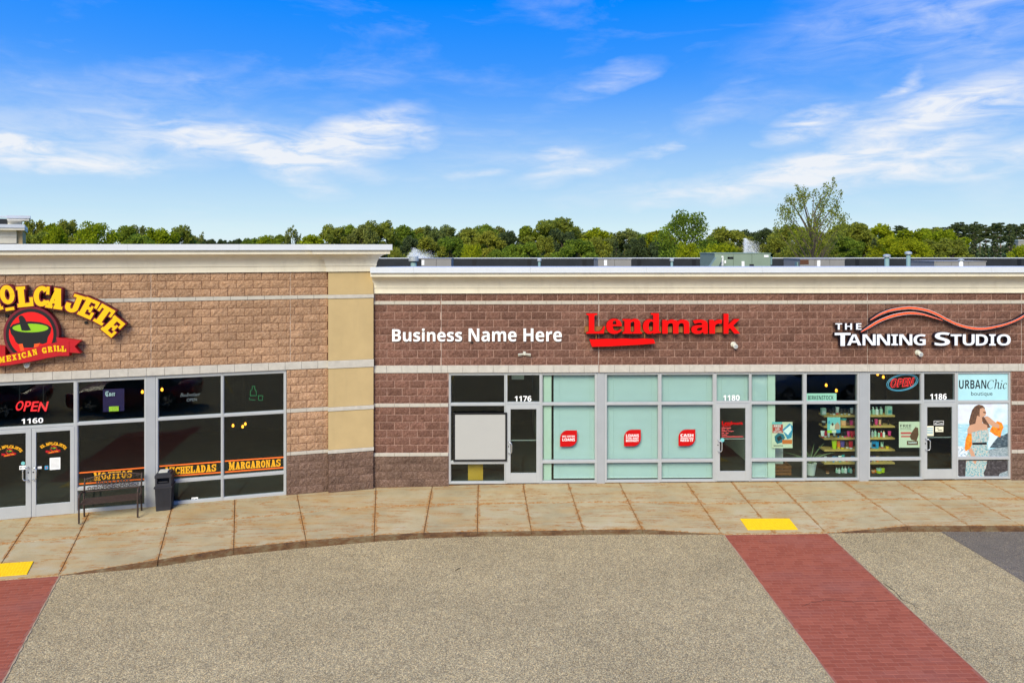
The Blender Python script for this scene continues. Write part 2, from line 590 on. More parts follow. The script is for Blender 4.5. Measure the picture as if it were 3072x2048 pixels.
def glass_mat():
    m, nt, N, L, b = mat_new('window_glass')
    N.remove(b)
    tr = nd(nt, 'ShaderNodeBsdfTransparent', {'Color': (0.865, 0.945, 0.922, 1)})
    gl = nd(nt, 'ShaderNodeBsdfGlossy', {'Color': (1, 1, 1, 1), 'Roughness': 0.0})
    geo = nd(nt, 'ShaderNodeNewGeometry')
    dt = nd(nt, 'ShaderNodeVectorMath', {0: geo.outputs['Normal'], 1: geo.outputs['Incoming']}, operation='DOT_PRODUCT').outputs['Value']
    grz = mth(nt, 'POWER', mth(nt, 'SUBTRACT', 1.0, mth(nt, 'ABSOLUTE', dt), True), 5.0)
    fac = mth(nt, 'ADD', mth(nt, 'MULTIPLY', grz, 0.9), 0.030, True)
    wav = noise(nt, 1.1, 2, 0.5)
    bp = nd(nt, 'ShaderNodeBump', {'Height': wav, 'Strength': 0.10, 'Distance': 0.05})
    L.new(bp.outputs[0], gl.inputs['Normal'])
    mx = nd(nt, 'ShaderNodeMixShader', {'Fac': fac})
    L.new(tr.outputs[0], mx.inputs[1]); L.new(gl.outputs[0], mx.inputs[2])
    L.new(mx.outputs[0], N['Material Output'].inputs['Surface'])
    return m


M['glass'] = glass_mat()


def asphalt_mat(name, warm, dark, light, patch=0.0):
    m, nt, N, L, b = mat_new(name)
    pos = nd(nt, 'ShaderNodeNewGeometry').outputs['Position']
    vor = nd(nt, 'ShaderNodeTexVoronoi', {'Vector': pos, 'Scale': 88.0}, feature='F1')
    cell = nd(nt, 'ShaderNodeSeparateColor', {'Color': vor.outputs['Color']}).outputs[0]
    c = ramp(nt, cell, [(0.0, dark), (0.35, tuple((a + w) / 2 for a, w in zip(dark, warm))), (0.6, warm), (0.85, light), (1.0, tuple(min(1, x * 1.25) for x in light))])
    hue = nd(nt, 'ShaderNodeSeparateColor', {'Color': vor.outputs['Color']}).outputs[1]
    c = mixrgb(nt, 0.8, c, ramp(nt, hue, [(0.0, (0.92, 0.97, 1.10)), (0.5, (1, 1, 1)), (0.8, (1.10, 1.0, 0.84)), (1.0, (1.12, 0.95, 0.86))]), 'MULTIPLY')
    big = noise(nt, 0.35, 6, 0.6)
    c = mixrgb(nt, 1.0, c, ramp(nt, big, [(0.3, 0.88), (0.7, 1.12)]), 'MULTIPLY')
    mid = noise(nt, 3.2, 6, 0.65)
    c = mixrgb(nt, 1.0, c, ramp(nt, mid, [(0.3, 0.90), (0.7, 1.08)]), 'MULTIPLY')
    # oil drips and small dark marks
    spots = nd(nt, 'ShaderNodeTexVoronoi', {'Vector': pos, 'Scale': 0.9}, feature='F1').outputs['Distance']
    c = mixrgb(nt, ramp(nt, spots, [(0.02, 0.5), (0.045, 0.0)]), c, dark)
    if patch:
        pn = noise(nt, 1.1, 6, 0.6)
        c = mixrgb(nt, ramp(nt, pn, [(0.44, 0.0), (0.66, patch)]), c, warm)
    L.new(c, b.inputs['Base Color'])
    b.inputs['Roughness'].default_value = 0.95
    b.inputs['Specular IOR Level'].default_value = 0.2
    bump(nt, b, vor.outputs['Distance'], 0.35, 0.01)
    return m


M['asphalt'] = asphalt_mat('asphalt', srgb(166, 151, 114), srgb(112, 101, 81), srgb(207, 187, 140))
M['asphalt_dark'] = asphalt_mat('asphalt_dark', srgb(114, 106, 94), srgb(82, 79, 75), srgb(142, 130, 108), 0.5)


def concrete_mat():
    m, nt, N, L, b = mat_new('sidewalk_concrete')
    base = noise(nt, 1.3, 6, 0.6)
    c = ramp(nt, base, [(0.3, srgb(164, 150, 116)), (0.55, srgb(182, 167, 130)), (0.75, srgb(186, 175, 146))])
    grain = noise(nt, 60, 4, 0.7)
    c = mixrgb(nt, 0.5, c, ramp(nt, grain, [(0.35, 0.80), (0.65, 1.15)]), 'MULTIPLY')
    r = rnd_value(nt)
    c = mixrgb(nt, 1.0, c, ramp(nt, r, [(0, 0.93), (1, 1.06)]), 'MULTIPLY')
    # iron stains: thin streaks that run with the walk, and rust washed out of the joints
    s1 = noise(nt, 1.0, 9, 0.66, stretch=(0.42, 4.2, 1), dist=0.5)
    k1 = mth(nt, 'ABSOLUTE', mth(nt, 'SUBTRACT', s1, 0.5))
    k1 = ramp(nt, k1, [(0.0, 1.0), (0.012, 0.6), (0.034, 0.0)])
    gate = ramp(nt, noise(nt, 0.9, 4, 0.6, stretch=(1, 1.6, 1)), [(0.40, 0.0), (0.50, 1.0)])
    k1 = mth(nt, 'MULTIPLY', k1, gate)
    ed = nd(nt, 'ShaderNodeAttribute', attribute_name='edge').outputs['Fac']
    wob = mth(nt, 'MULTIPLY', mth(nt, 'SUBTRACT', noise(nt, 3.5, 6, 0.7), 0.38), 0.34)
    k2 = mth(nt, 'SUBTRACT', wob, ed)
    k2 = ramp(nt, k2, [(0.0, 0.0), (0.035, 0.9)])
    k1 = mth(nt, 'MAXIMUM', k1, k2)
    brk = ramp(nt, noise(nt, 14, 6, 0.75), [(0.36, 0.10), (0.58, 1.0)])
    k1 = mth(nt, 'MULTIPLY', k1, brk)
    s2 = noise(nt, 1.2, 6, 0.65, stretch=(0.6, 1.8, 1))
    c = mixrgb(nt, ramp(nt, s2, [(0.46, 0.0), (0.68, 0.55)]), c, srgb(184, 146, 86))
    c = mixrgb(nt, mth(nt, 'MULTIPLY', k1, 0.95), c, srgb(164, 104, 36))
    # gum and drips
    gum = nd(nt, 'ShaderNodeTexVoronoi', {'Vector': nd(nt, 'ShaderNodeNewGeometry').outputs['Position'], 'Scale': 1.3}).outputs['Distance']
    c = mixrgb(nt, ramp(nt, gum, [(0.022, 0.55), (0.035, 0.0)]), c, srgb(70, 62, 54))
    L.new(c, b.inputs['Base Color'])
    b.inputs['Roughness'].default_value = 0.9
    b.inputs['Specular IOR Level'].default_value = 0.2
    bump(nt, b, grain, 0.2, 0.004)
    return m


M['concrete'] = concrete_mat()


def rust_line_mat():
    """packed joint filler, rust brown in patches"""
    m, nt, N, L, b = mat_new('joint_filler')
    n = noise(nt, 5, 6, 0.7)
    L.new(ramp(nt, n, [(0.35, srgb(92, 76, 58)), (0.55, srgb(150, 98, 48)), (0.7, srgb(128, 104, 76))]), b.inputs['Base Color'])
    b.inputs['Roughness'].default_value = 0.95
    return m


M['joint'] = rust_line_mat()


def kerb_mat():
    m, nt, N, L, b = mat_new('kerb_concrete')
    n = noise(nt, 3.0, 7, 0.7, stretch=(1, 1, 2.5))
    c = ramp(nt, n, [(0.30, srgb(62, 44, 30)), (0.46, srgb(96, 66, 38)), (0.6, srgb(108, 92, 66)), (0.75, srgb(132, 114, 84))])
    c = mixrgb(nt, ramp(nt, noise(nt, 30, 4, 0.7), [(0.64, 0.0), (0.72, 0.6)]), c, srgb(180, 162, 130))
    L.new(c, b.inputs['Base Color'])
    b.inputs['Roughness'].default_value = 0.95
    bump(nt, b, noise(nt, 25, 5, 0.7), 0.6, 0.02)
    return m


M['kerb'] = kerb_mat()


def paver_mat():
    m, nt, N, L, b = mat_new('red_paver')
    r = rnd_value(nt)
    c = ramp(nt, r, [(0.0, srgb(148, 78, 58)), (0.5, srgb(155, 83, 62)), (1.0, srgb(163, 90, 68))])
    g = noise(nt, 90, 5, 0.7)
    c = mixrgb(nt, 0.6, c, ramp(nt, g, [(0.33, 0.76), (0.66, 1.18)]), 'MULTIPLY')
    w = noise(nt, 0.9, 7, 0.65, stretch=(0.4, 1.2, 1))
    c = mixrgb(nt, ramp(nt, w, [(0.5, 0.0), (0.8, 0.6)]), c, srgb(142, 96, 88))
    ch = noise(nt, 7, 6, 0.75)
    c = mixrgb(nt, ramp(nt, ch, [(0.70, 0.0), (0.78, 0.45)]), c, srgb(172, 128, 104))
    L.new(c, b.inputs['Base Color'])
    b.inputs['Roughness'].default_value = 0.9
    b.inputs['Specular IOR Level'].default_value = 0.2
    bump(nt, b, g, 0.3, 0.004)
    return m


M['paver'] = paver_mat()
M['paver_joint'] = plain('paver_joint', srgb(158, 98, 78), 0.95, 0.12)
M['edge_line'] = plain('edge_line', srgb(172, 150, 118), 0.9, 0.18, scale=9)
M['tactile'] = plain('tactile', srgb(246, 200, 10), 0.7, 0.07, scale=14)
M['park_yellow'] = plain('park_yellow', srgb(214, 176, 30), 0.8, 0.15, scale=9)
M['grass'] = plain('grass', srgb(78, 104, 40), 0.95, 0.25, scale=0.4)
M['water'] = plain('water', srgb(70, 92, 100), 0.08, 0.1)


def leaf_mat(name, col, var=0.3):
    m, nt, N, L, b = mat_new(name)
    N.remove(b)
    r = nd(nt, 'ShaderNodeAttribute', attribute_name='rnd').outputs['Fac']
    o = nd(nt, 'ShaderNodeObjectInfo').outputs['Random']
    c = ramp(nt, r, [(0, tuple(x * (1 - var) for x in col)), (0.6, col), (1, tuple(x * (1 + var) for x in col))])
    c = mixrgb(nt, 1.0, c, ramp(nt, o, [(0, (0.90, 0.96, 1.0)), (0.5, (1, 1, 1)), (1, (1.12, 1.04, 0.92))]), 'MULTIPLY')
    df = nd(nt, 'ShaderNodeBsdfDiffuse', {'Color': c})
    tl = nd(nt, 'ShaderNodeBsdfTranslucent', {'Color': c})
    mx = nd(nt, 'ShaderNodeMixShader', {'Fac': 0.5})
    L.new(df.outputs[0], mx.inputs[1]); L.new(tl.outputs[0], mx.inputs[2])
    L.new(mx.outputs[0], N['Material Output'].inputs['Surface'])
    return m


LEAF = {'bright': leaf_mat('leaf_bright', (0.33, 0.37, 0.018)), 'green': leaf_mat('leaf_green', (0.225, 0.295, 0.034)),
        'olive': leaf_mat('leaf_olive', (0.30, 0.315, 0.045)), 'dark': leaf_mat('leaf_dark', (0.105, 0.135, 0.05)),
        'grey': leaf_mat('leaf_grey', (0.235, 0.265, 0.068))}
M['bark'] = plain('bark', srgb(96, 84, 72), 0.95, 0.25)
M['bark_pine'] = plain('bark_pine', srgb(132, 112, 104), 0.95, 0.2)

# ------------------------------------------------------------------ ground, car park, walk
LOT = -0.20
g = MB(); g.add([(-4000, -4000, -0.42), (4000, -4000, -0.42), (4000, 5000, -0.42), (-4000, 5000, -0.42)], [(0, 1, 2, 3)])
struct('ground', g, M['grass'])
g = MB(); g.add([(-45, -45, LOT), (45, -45, LOT), (45, 40, LOT), (-45, 40, LOT)], [(0, 1, 2, 3)])
struct('parking_lot', g, M['asphalt'])
pts = [ground(px, py, LOT + .004) for px, py in ((2812, 1588), (2900, 1640), (2990, 1694), (3080, 1750), (3300, 1885), (3900, 1885), (3700, 1588), (3060, 1588))]
g = MB(); g.add(pts, [tuple(range(len(pts)))])
struct('asphalt_patch', g, M['asphalt_dark'])


def wall_z(fr, x):
    if fr is WW:
        return -0.07
    k = [(-1, -.07), (0, -.07), (2.0, -.045), (3.6, -.01), (9, .01), (17.5, .035), (40, .06)]
    for (a, za), (b, zb) in zip(k, k[1:]):
        if x <= b:
            return za + (zb - za) * max(0, (x - a) / (b - a))
    return .06


JT = [(WW, -440, -640, 1802, -.07), (WW, -262, -430, 1780, -.10), (WW, -85, -236, 1760, -.193), (WW, 92, -30, 1741, -.193), (WW, 266.6, 176, 1725, -.193), (WW, 516.7, 474.6, 1677, -.07),
      (WW, 704, 701.6, 1642, -.06), (WW, 890.6, 918.5, 1620, -.06), (RW, 1127, 1123, 1604, -.07), (RW, 1297, 1272, 1596, -.085),
      (RW, 1434.8, 1432.5, 1593, -.10), (RW, 1569.5, 1594, 1591, -.10), (RW, 1705, 1750, 1588, -.10), (RW, 1859, 1926.5, 1586, -.10),
      (RW, 2061, 2166, 1602, -.193), (RW, 2196, 2325, 1600, -.193), (RW, 2330.5, 2480, 1598, -.193), (RW, 2531, 2720, 1576, -.08),
      (RW, 2692.8, 2907, 1575.5, -.075), (RW, 2820, 3066, 1575.5, -.075), (RW, 2950, 3232, 1575.5, -.075), (RW, 3090, 3400, 1575, -.075), (RW, 3230, 3570, 1575, -.075), (RW, 3380, 3750, 1575, -.075)]
wallpts, kerbpts = [], []
for fr, pt, bx, by, zk in JT:
    x = fr.x(pt)
    wallpts.append(fr.w(x, 0.06, wall_z(fr, x)))
    kerbpts.append(ground(bx, by, zk))
walk = MB()
n = len(JT)
midpts = [a_.lerp(b_, .45) for a_, b_ in zip(wallpts, kerbpts)]
dn = Vector((0, 0, -.03))
walk.add([p + dn for p in wallpts] + [p + dn for p in midpts] + [p + dn for p in kerbpts],
         [f for r_ in (0, 1) for i in range(n - 1) for f in ((n + i + r_ * n, n + i + 1 + r_ * n, i + 1 + r_ * n), (n + i + r_ * n, i + 1 + r_ * n, i + r_ * n))])
sidewalk = struct('sidewalk', walk, M['joint'])


def slab(p, rnd):
    """p: four corners counter-clockwise from above; a cast slab with eased edges"""
    c = sum(p, Vector()) / 4
    mb = MB()

    def inset(d):
        out = []
        for i in range(4):
            a, b_, cc = p[i - 1], p[i], p[(i + 1) % 4]
            u = (a - b_).normalized(); v = (cc - b_).normalized()
            s_ = max(0.3, (u.cross(v)).length)
            out.append(b_ + (u + v) * d / s_ - c)
        return out
    up = Vector((0, 0, 1))
    o1, o2 = inset(.006), inset(.013)
    vs = [q - up * .05 for q in o1] + [q - up * .007 for q in o1] + o2
    fs = [(i, (i + 1) % 4, 4 + (i + 1) % 4, 4 + i) for i in range(4)] + [(4 + i, 4 + (i + 1) % 4, 8 + (i + 1) % 4, 8 + i) for i in range(4)]
    mb.add(vs, fs)
    NX, NY = 24, 16                          # fine top so that the distance to the joints can be stored
    tri = lambda s_, t_: (o2[0] + (o2[1] - o2[0]) * s_ + (o2[2] - o2[1]) * t_) if s_ >= t_ else (o2[0] + (o2[3] - o2[0]) * t_ + (o2[2] - o2[3]) * s_)
    top = [tri(i / NX, j / NY) for j in range(NY + 1) for i in range(NX + 1)]
    b0 = len(mb.v)
    mb.add(top, [(j * (NX + 1) + i, j * (NX + 1) + i + 1, (j + 1) * (NX + 1) + i + 1, (j + 1) * (NX + 1) + i) for j in range(NY) for i in range(NX)])
    me = mb.mesh('slab', M['concrete'])
    W1, W2 = (o2[1] - o2[0]).length, (o2[3] - o2[0]).length
    dist = [0.0] * b0 + [min(i / NX * W1, (NX - i) / NX * W1, j / NY * W2, (NY - j) / NY * W2) for j in range(NY + 1) for i in range(NX + 1)]
    me.attributes.new('edge', 'FLOAT', 'POINT').data.foreach_set('value', dist)
    return put('slab', me, sidewalk, c)


for i in range(n - 1):
    mid0 = wallpts[i].lerp(kerbpts[i], .45); mid1 = wallpts[i + 1].lerp(kerbpts[i + 1], .45)
    slab([mid0, mid1, wallpts[i + 1], wallpts[i]], 0)
    slab([kerbpts[i], kerbpts[i + 1], mid1, mid0], 0)
    # kerb stone in front of the slab, chipped along its upper edge
    a, b = kerbpts[i], kerbpts[i + 1]
    if a.z < -.19 and b.z < -.19:
        continue
    t = (b - a); L_ = t.length; t.normalize()
    out = Vector((t.y, -t.x, 0)).normalized()
    mb = MB(); K = max(6, int(L_ / .09))
    rows = []
    for k in range(K + 1):
        p = a.lerp(b, (k / K) * (1 - .008) + .004) - a
        ch = rng.uniform(0, .008) if rng.random() < .8 else rng.uniform(.01, .028)
        ju = rng.uniform(-.004, .006)
        rows.append([p + Vector((0, 0, -.004)) - out * .004, p + out * (.012 + ju - ch * .4) + Vector((0, 0, -.008 - ch)),
                     p + out * (.028 + ju) + Vector((0, 0, -.026 - ch)), Vector((p.x, p.y, LOT - .03 - a.z)) + out * .055])
    vs = [q for r_ in rows for q in r_]
    fs = [(k * 4 + j, k * 4 + j + 1, (k + 1) * 4 + j + 1, (k + 1) * 4 + j) for k in range(K) for j in range(3)]
    mb.add(vs, [f[::-1] for f in fs])
    put('kerb', mb.mesh('kerb', M['kerb']), sidewalk, a)


# red paver crossings
def crossing(near_left, near_right, far_left, far_right, group_dir, name, nclip):
    """four ground points; pavers in running bond between the two edge lines"""
    zt = LOT + .004
    fl, frr, nl, nr = far_left, far_right, near_left, near_right
    base = MB()
    base.add([nl, nr, frr, fl], [(0, 1, 2, 3)])
    root = struct(name, base, M['paver_joint'])
    for (a, b, sgn) in ((fl, nl, 1), (frr, nr, -1)):
        d = (b - a); LL = d.length; d.normalize(); s_ = Vector((-d.y, d.x, 0)) * sgn
        mb = MB(); K = 60; vs = []
        for k in range(K + 1):
            p = a + d * (LL * k / K)
            vs += [p - s_ * rng.uniform(-.006, .010) + Vector((0, 0, .006)), p - s_ * rng.uniform(.014, .034) + Vector((0, 0, .006))]
        mb.add(vs, [(2 * k, 2 * k + 1, 2 * k + 3, 2 * k + 2) for k in range(K)])
        put('edge_line', mb.mesh('edge_line', M['edge_line']), root)
    u = (frr - fl).normalized()                  # along the courses
    v = Vector((u.y, -u.x, 0))                   # towards the camera
    O = fl
    cells = []
    pl, pw = .200, .100

    def inside(q):
        def side(a, b): return (b.x - a.x) * (q.y - a.y) - (b.y - a.y) * (q.x - a.x)
        s1 = side(nl, nr), side(nr, frr), side(frr, fl), side(fl, nl)
        return all(k > 0 for k in s1)
    for r_ in range(-6, 130):
        for c_ in range(-40, 60):
            q = O + u * ((c_ + .5 * (r_ % 2) + .25 * ((r_ // 2) % 2)) * pl) + v * ((r_ + .5) * pw)
            ok = [inside(q + u * dx * .47 * pl + v * dy * .45 * pw) for dx in (-1, 1) for dy in (-1, 1)]
            if all(ok):
                cells.append((q, 1.0, 0.0))
            elif any(ok):
                # cut paver: trim along the course until it fits
                for w_, sh in ((.72, -.14), (.72, .14), (.45, -.27), (.45, .27), (.25, -.37), (.25, .37)):
                    if all(inside(q + u * (sh * pl + dx * .47 * pl * w_) + v * dy * .45 * pw) for dx in (-1, 1) for dy in (-1, 1)):
                        cells.append((q + u * sh * pl, w_, 0.0)); break
    ang = math.atan2(u.y, u.x)
    mbv = []
    for k in range(4):
        mb = MB(); hx, hy, t_ = .0960, .0460, .0035
        jx = [rng.uniform(-.0012, .0012) for _ in range(8)]
        mb.add([(-hx, -hy, 0), (hx, -hy, 0), (hx, hy, 0), (-hx, hy, 0), (-hx + .004, -hy + .004, t_ + jx[0]), (hx - .004, -hy + .004, t_ + jx[1]), (hx - .004, hy - .004, t_ + jx[2]), (-hx + .004, hy - .004, t_ + jx[3])],
               [(0, 1, 5, 4), (1, 2, 6, 5), (2, 3, 7, 6), (3, 0, 4, 7), (4, 5, 6, 7)])
        mbv.append(mb)
    mev = [m_.mesh('brick', M['paver']) for m_ in mbv]
    vis = [c_ for c_ in cells if nclip(c_[0])]
    oth = [c_ for c_ in cells if not nclip(c_[0])]
    vis.sort(key=lambda c_: (c_[0] - Vector((0, 0, CAMH))).length)
    for q, w_, _ in vis[:300]:
        o = put('brick', mev[rng.randrange(4)], root, (q.x, q.y, zt - .001 - 0), ang)
        o.scale = (w_, 1, 1)
    rest = MB(); ca, sa = math.cos(ang), math.sin(ang)
    for q, w_, _ in vis[300:] + oth:
        src = mbv[rng.randrange(4)]
        rest.add([(q.x + ca * x * w_ - sa * y, q.y + sa * x * w_ + ca * y, zt - .001 + z) for x, y, z in src.v], src.f, 0, rng.random())
    if rest.v:
        tag(put('brick_field', rest.mesh('brick_field', M['paver']), root), kind='stuff')
    return root


def extend(a, b, d):
    return b + (b - a).normalized() * d


zc = LOT + .004
fl, nl = ground(2173, 1604, zc), ground(2506, 2048, zc)
frr, nr = ground(2482, 1600, zc), ground(2968, 2048, zc)
inframe = lambda q: q.y > 9.7 and -8 < q.x < 8.5 and abs((q.x - 0.0162 * q.y) / q.y) < .77
crossing(extend(fl, nl, 4.0), extend(frr, nr, 4.0), fl, frr, None, 'crosswalk', inframe)
frr, nr = ground(177, 1727, zc), ground(6, 2048, zc)
wd = (kerbpts[3] - kerbpts[4]).normalized()
fl = frr + Vector((wd.x, wd.y, 0)) * 2.4
nl = fl + (nr - frr)
crossing(extend(fl, nl, 1.5), extend(frr, nr, 1.5), fl, frr, None, 'crosswalk', inframe)


def tactile(p, label):
    """p: four ground points (near left, near right, far right, far left) on the ramp"""
    c = sum(p, Vector()) / 4
    root = thing('tactile_paving', label, 'tactile paving', c, 0, 'yellow tactile pads at the crossings')
    mb = MB()
    up = Vector((0, 0, 1))
    q = [a - c for a in p]
    mb.add([a + up * .001 for a in q] + [a * .995 + up * .012 for a in q], [(0, 1, 5, 4), (1, 2, 6, 5), (2, 3, 7, 6), (3, 0, 4, 7), (4, 5, 6, 7)])
    part('panel', mb, M['tactile'], root)
    mb = MB()
    for i in range(20):
        for j in range(10):
            s_, t_ = (i + .5) / 20, (j + .5) / 10
            a = q[0].lerp(q[1], s_).lerp(q[3].lerp(q[2], s_), t_)
            mb.lathe([(.013, 0), (.008, .006)], 6, 0, (a.x, a.y, a.z + .0115))
    tag(part('domes', mb, M['tactile'], root), kind='stuff')


def ramp_z(p, i0, i1):
    """height on the ramp slab between joints i0 and i1 for a plan point: on the line wall -> kerb"""
    a, b = wallpts[i0].lerp(wallpts[i1], .5), kerbpts[i0].lerp(kerbpts[i1], .5)
    d = (b - a); d2 = Vector((d.x, d.y))
    t = (Vector((p.x - a.x, p.y - a.y)).dot(d2)) / d2.length_squared
    return a.z + d.z * t


def ramp_pts(pix, i0, i1):
    out = []
    for px, py in pix:
        z = -.15
        for _ in range(4):
            p = ground(px, py, z); z = ramp_z(p, i0, i1)
        out.append(p + Vector((0, 0, .004)))
    return out


tactile(ramp_pts(((2243, 1589.5), (2394, 1588.5), (2368, 1556), (2220, 1556.5)), 14, 16), 'yellow tactile pad at the head of the red crossing right of centre')
tp = ramp_pts(((81, 1723), (101, 1684)), 3, 4)
wv = Vector((wd.x, wd.y, 0)) * 1.2
tactile([tp[0] + wv, tp[0], tp[1], tp[1] + wv], 'yellow tactile pad on the ramp before the restaurant doors')

# yellow bay lines and pond (out of the frame, seen in the shop windows and behind the roof)
for k in range(9):
    x0 = -13.5 + 2.75 * k
    mb = MB(); mb.add([(x0, -2.2, 0), (x0 + .1, -2.2, 0), (x0 + .1, 3.6, 0), (x0, 3.6, 0)], [(0, 1, 2, 3)])
    struct('bay_line', mb, M['park_yellow'], (0, 0, LOT + .004))
mb = MB(); mb.add([(28 + 75 * math.cos(a), 108 + 26 * math.sin(a), -.40) for a in [k * math.pi / 24 for k in range(48)]], [tuple(range(48))])
struct('pond', mb, M['water'])

# cracks and a twig on the asphalt


def crack(pix, w0, w1):
    P = [ground(px, py, LOT + .0085) for px, py in pix]
    Q = []
    for a, b in zip(P, P[1:]):
        for k in range(6):
            Q.append(a.lerp(b, k / 6) + Vector((rng.uniform(-.012, .012), rng.uniform(-.02, .02), 0)))
    Q.append(P[-1])
    mb = MB(); vs = []
    for i, q in enumerate(Q):
        t_ = (Q[min(i + 1, len(Q) - 1)] - Q[max(i - 1, 0)]).normalized(); nn = Vector((-t_.y, t_.x, 0))
        w_ = (w0 + (w1 - w0) * i / len(Q)) * rng.uniform(.4, 1.2)
        vs += [q + nn * w_, q - nn * w_]
    mb.add(vs, [(2 * i, 2 * i + 1, 2 * i + 3, 2 * i + 2) for i in range(len(Q) - 1)])
    return struct('pavement_crack', mb, M['crack'])


M['crack'] = plain('crack', srgb(58, 52, 46), .95, .2)
crack([(2652, 1748), (2684, 1772), (2706, 1798), (2730, 1806), (2752, 1824)], .012, .004)
crack([(2404, 1816), (2440, 1806), (2474, 1798), (2560, 1803), (2700, 1800)], .004, .006)
tw = ground(1374, 1706, LOT + .006)
mb = MB(); mb.tube([(-.05, -.06, 0), (-.01, -.01, .008), (.05, .05, .004)], [.006, .008, .003], 5); mb.tube([(-.01, -.01, .006), (.03, -.02, .01)], [.004, .002], 4)
tag(put('twig', mb.mesh('twig', M['crack']), None, tw), 'small dark twig lying on the open asphalt', 'twig')

# ------------------------------------------------------------------ masonry
BW, BH, GAP = .4064, .2032, .0125


def split_block(seed, sx=1.0):
    """one split-face block; origin at its lower left corner on the mortar plane; face at about y = -0.012"""
    r_ = random.Random(seed)
    w, h = BW - GAP, BH - GAP
    nx, nz = 6, 3
    vs = []
    for j in range(nz + 1):
        for i in range(nx + 1):
            edge = i in (0, nx) or j in (0, nz)
            y = -.004 + r_.uniform(-.003, .003) if edge else -.013 + r_.uniform(-.012, .007)
            vs.append((GAP / 2 + w * i / nx + (0 if i in (0, nx) else r_.uniform(-.015, .015)) + (r_.uniform(-.003, .003) if edge else 0), y, GAP / 2 + h * j / nz + (r_.uniform(-.003, .003) if edge else r_.uniform(-.01, .01))))
    fs = [(j * (nx + 1) + i, j * (nx + 1) + i + 1, (j + 1) * (nx + 1) + i + 1, (j + 1) * (nx + 1) + i) for j in range(nz) for i in range(nx)]
    ring = [i for i in range(nx + 1)] + [j * (nx + 1) + nx for j in range(1, nz + 1)] + [nz * (nx + 1) + i for i in range(nx - 1, -1, -1)] + [j * (nx + 1) for j in range(nz - 1, 0, -1)]
    b0 = len(vs)
    for i in ring:
        vs.append((vs[i][0], .03, vs[i][2]))
    for k in range(len(ring)):
        k2 = (k + 1) % len(ring)
        fs.append((ring[k2], ring[k], b0 + k, b0 + k2))
    mb = MB(); mb.add(vs, fs)
    return mb


BV = [split_block(100 + i) for i in range(9)]
BVM = {}


def block_meshes(mk):
    if mk not in BVM:
        BVM[mk] = [b.mesh('block', M[mk]) for b in BV]
    return BVM[mk]


def courses(out, x0, x1, z0, rows, matk, shift=0.0, joints=(), y=0.0):
    """list of (x, y, z, xscale, mat) blocks laid in running bond"""
    cuts = sorted([x0, x1] + [j for j in joints if x0 < j < x1])
    for r_ in range(rows):
        off = shift + (BW / 2 if r_ % 2 else 0)
        for a, b in zip(cuts, cuts[1:]):
            k = math.floor((a - off) / BW)
            x = off + k * BW
            while x < b - .02:
                l, rr = max(a, x), min(b, x + BW)
                if rr - l > .05:
                    out.append((l, y, z0 + r_ * BH, (rr - l) / BW, matk))
                x += BW
    return out


def lay(cells, parent, fr, limit=300):
    """nearest blocks become objects, the rest one joined part"""
    camp = Vector((0, 0, CAMH))

    def seen(c):
        p = fr.w(c[0] + .2, c[1], c[2] + .1)
        u = (p.x - .0162 * p.y) / p.y
        return abs(u) < .76
    cells = sorted(cells, key=lambda c: (not seen(c), (fr.w(c[0] + .2, c[1], c[2] + .1) - camp).length))
    for i, (x, y, z, sx, mk) in enumerate(cells[:limit]):
        o = put('block', block_meshes(mk)[rng.randrange(9)], parent, (x, y, z))
        o.scale = (sx, 1, 1)
    for mk in sorted({c[4] for c in cells[limit:]}):
        mb = MB()
        for (x, y, z, sx, m2) in cells[limit:]:
            if m2 == mk:
                s_ = BV[rng.randrange(9)]
                mb.add([(x + a * sx, y + b, z + c) for a, b, c in s_.v], s_.f, 0, rng.random())
        tag(put('block_field', mb.mesh('block_field', M[mk]), parent), kind='stuff')


def band(parent, name, x0, x1, z0, z1, mk, y=-.022, shift=0.0, piece=BW, joints=()):
    """a course of smooth pale blocks, each with its own edges"""
    cuts = sorted([x0, x1] + [j for j in joints if x0 < j < x1])
    cache = {}
    for a, b in zip(cuts, cuts[1:]):
        k = math.floor((a - shift) / piece)
        x = shift + k * piece
        while x < b - .02:
            l, rr = max(a, x), min(b, x + piece)
            if rr - l > .03:
                key = round(rr - l, 3)
                if key not in cache:
                    mb = MB(); mb.cbox(.002, rr - l - .002, 0, .06, .002, z1 - z0 - .002, .006)
                    cache[key] = mb.mesh(name, M[mk])
                put(name, cache[key], parent, (l, y + rng.uniform(-.002, .002), z0))
            x += piece


def cornice_prof(z0):
    """(projection, z) points from the wall up to the cap"""
    pr = [(.055, z0), (.055, z0 + .145), (.075, z0 + .148), (.075, z0 + .158)]
    for k in range(9):
        a = k / 8 * math.pi / 2
        pr.append((.075 + .295 * (1 - math.cos(a)), z0 + .158 + .305 * math.sin(a)))
    pr += [(.40, z0 + .463), (.40, z0 + .562)]
    return pr


def sweep(parent, name, path, prof, mat, smooth=False):
    """path(p) gives the plan polyline for a profile point of projection p"""
    vs, fs = [], []
    m_ = len(path(0.1))
    for p, z in prof:
        vs += [(x, y, z) for x, y in path(p)]
    for i in range(len(prof) - 1):
        for k in range(m_ - 1):
            fs.append((i * m_ + k, i * m_ + k + 1, (i + 1) * m_ + k + 1, (i + 1) * m_ + k))
    nn = len(prof)
    fs.append(tuple(i * m_ for i in range(nn)))
    fs.append(tuple((nn - 1 - i) * m_ + m_ - 1 for i in range(nn)))
    mb = MB(); mb.add(vs, fs)
    return part(name, mb, mat, parent)


# ---------------- storefront parts
def zr(z, x):
    """the right-hand shop fronts stand on a floor that rises a little to the right"""
    return z + (x - 3) * .0042 * (1 - z / 3.0) if x > 3 else z


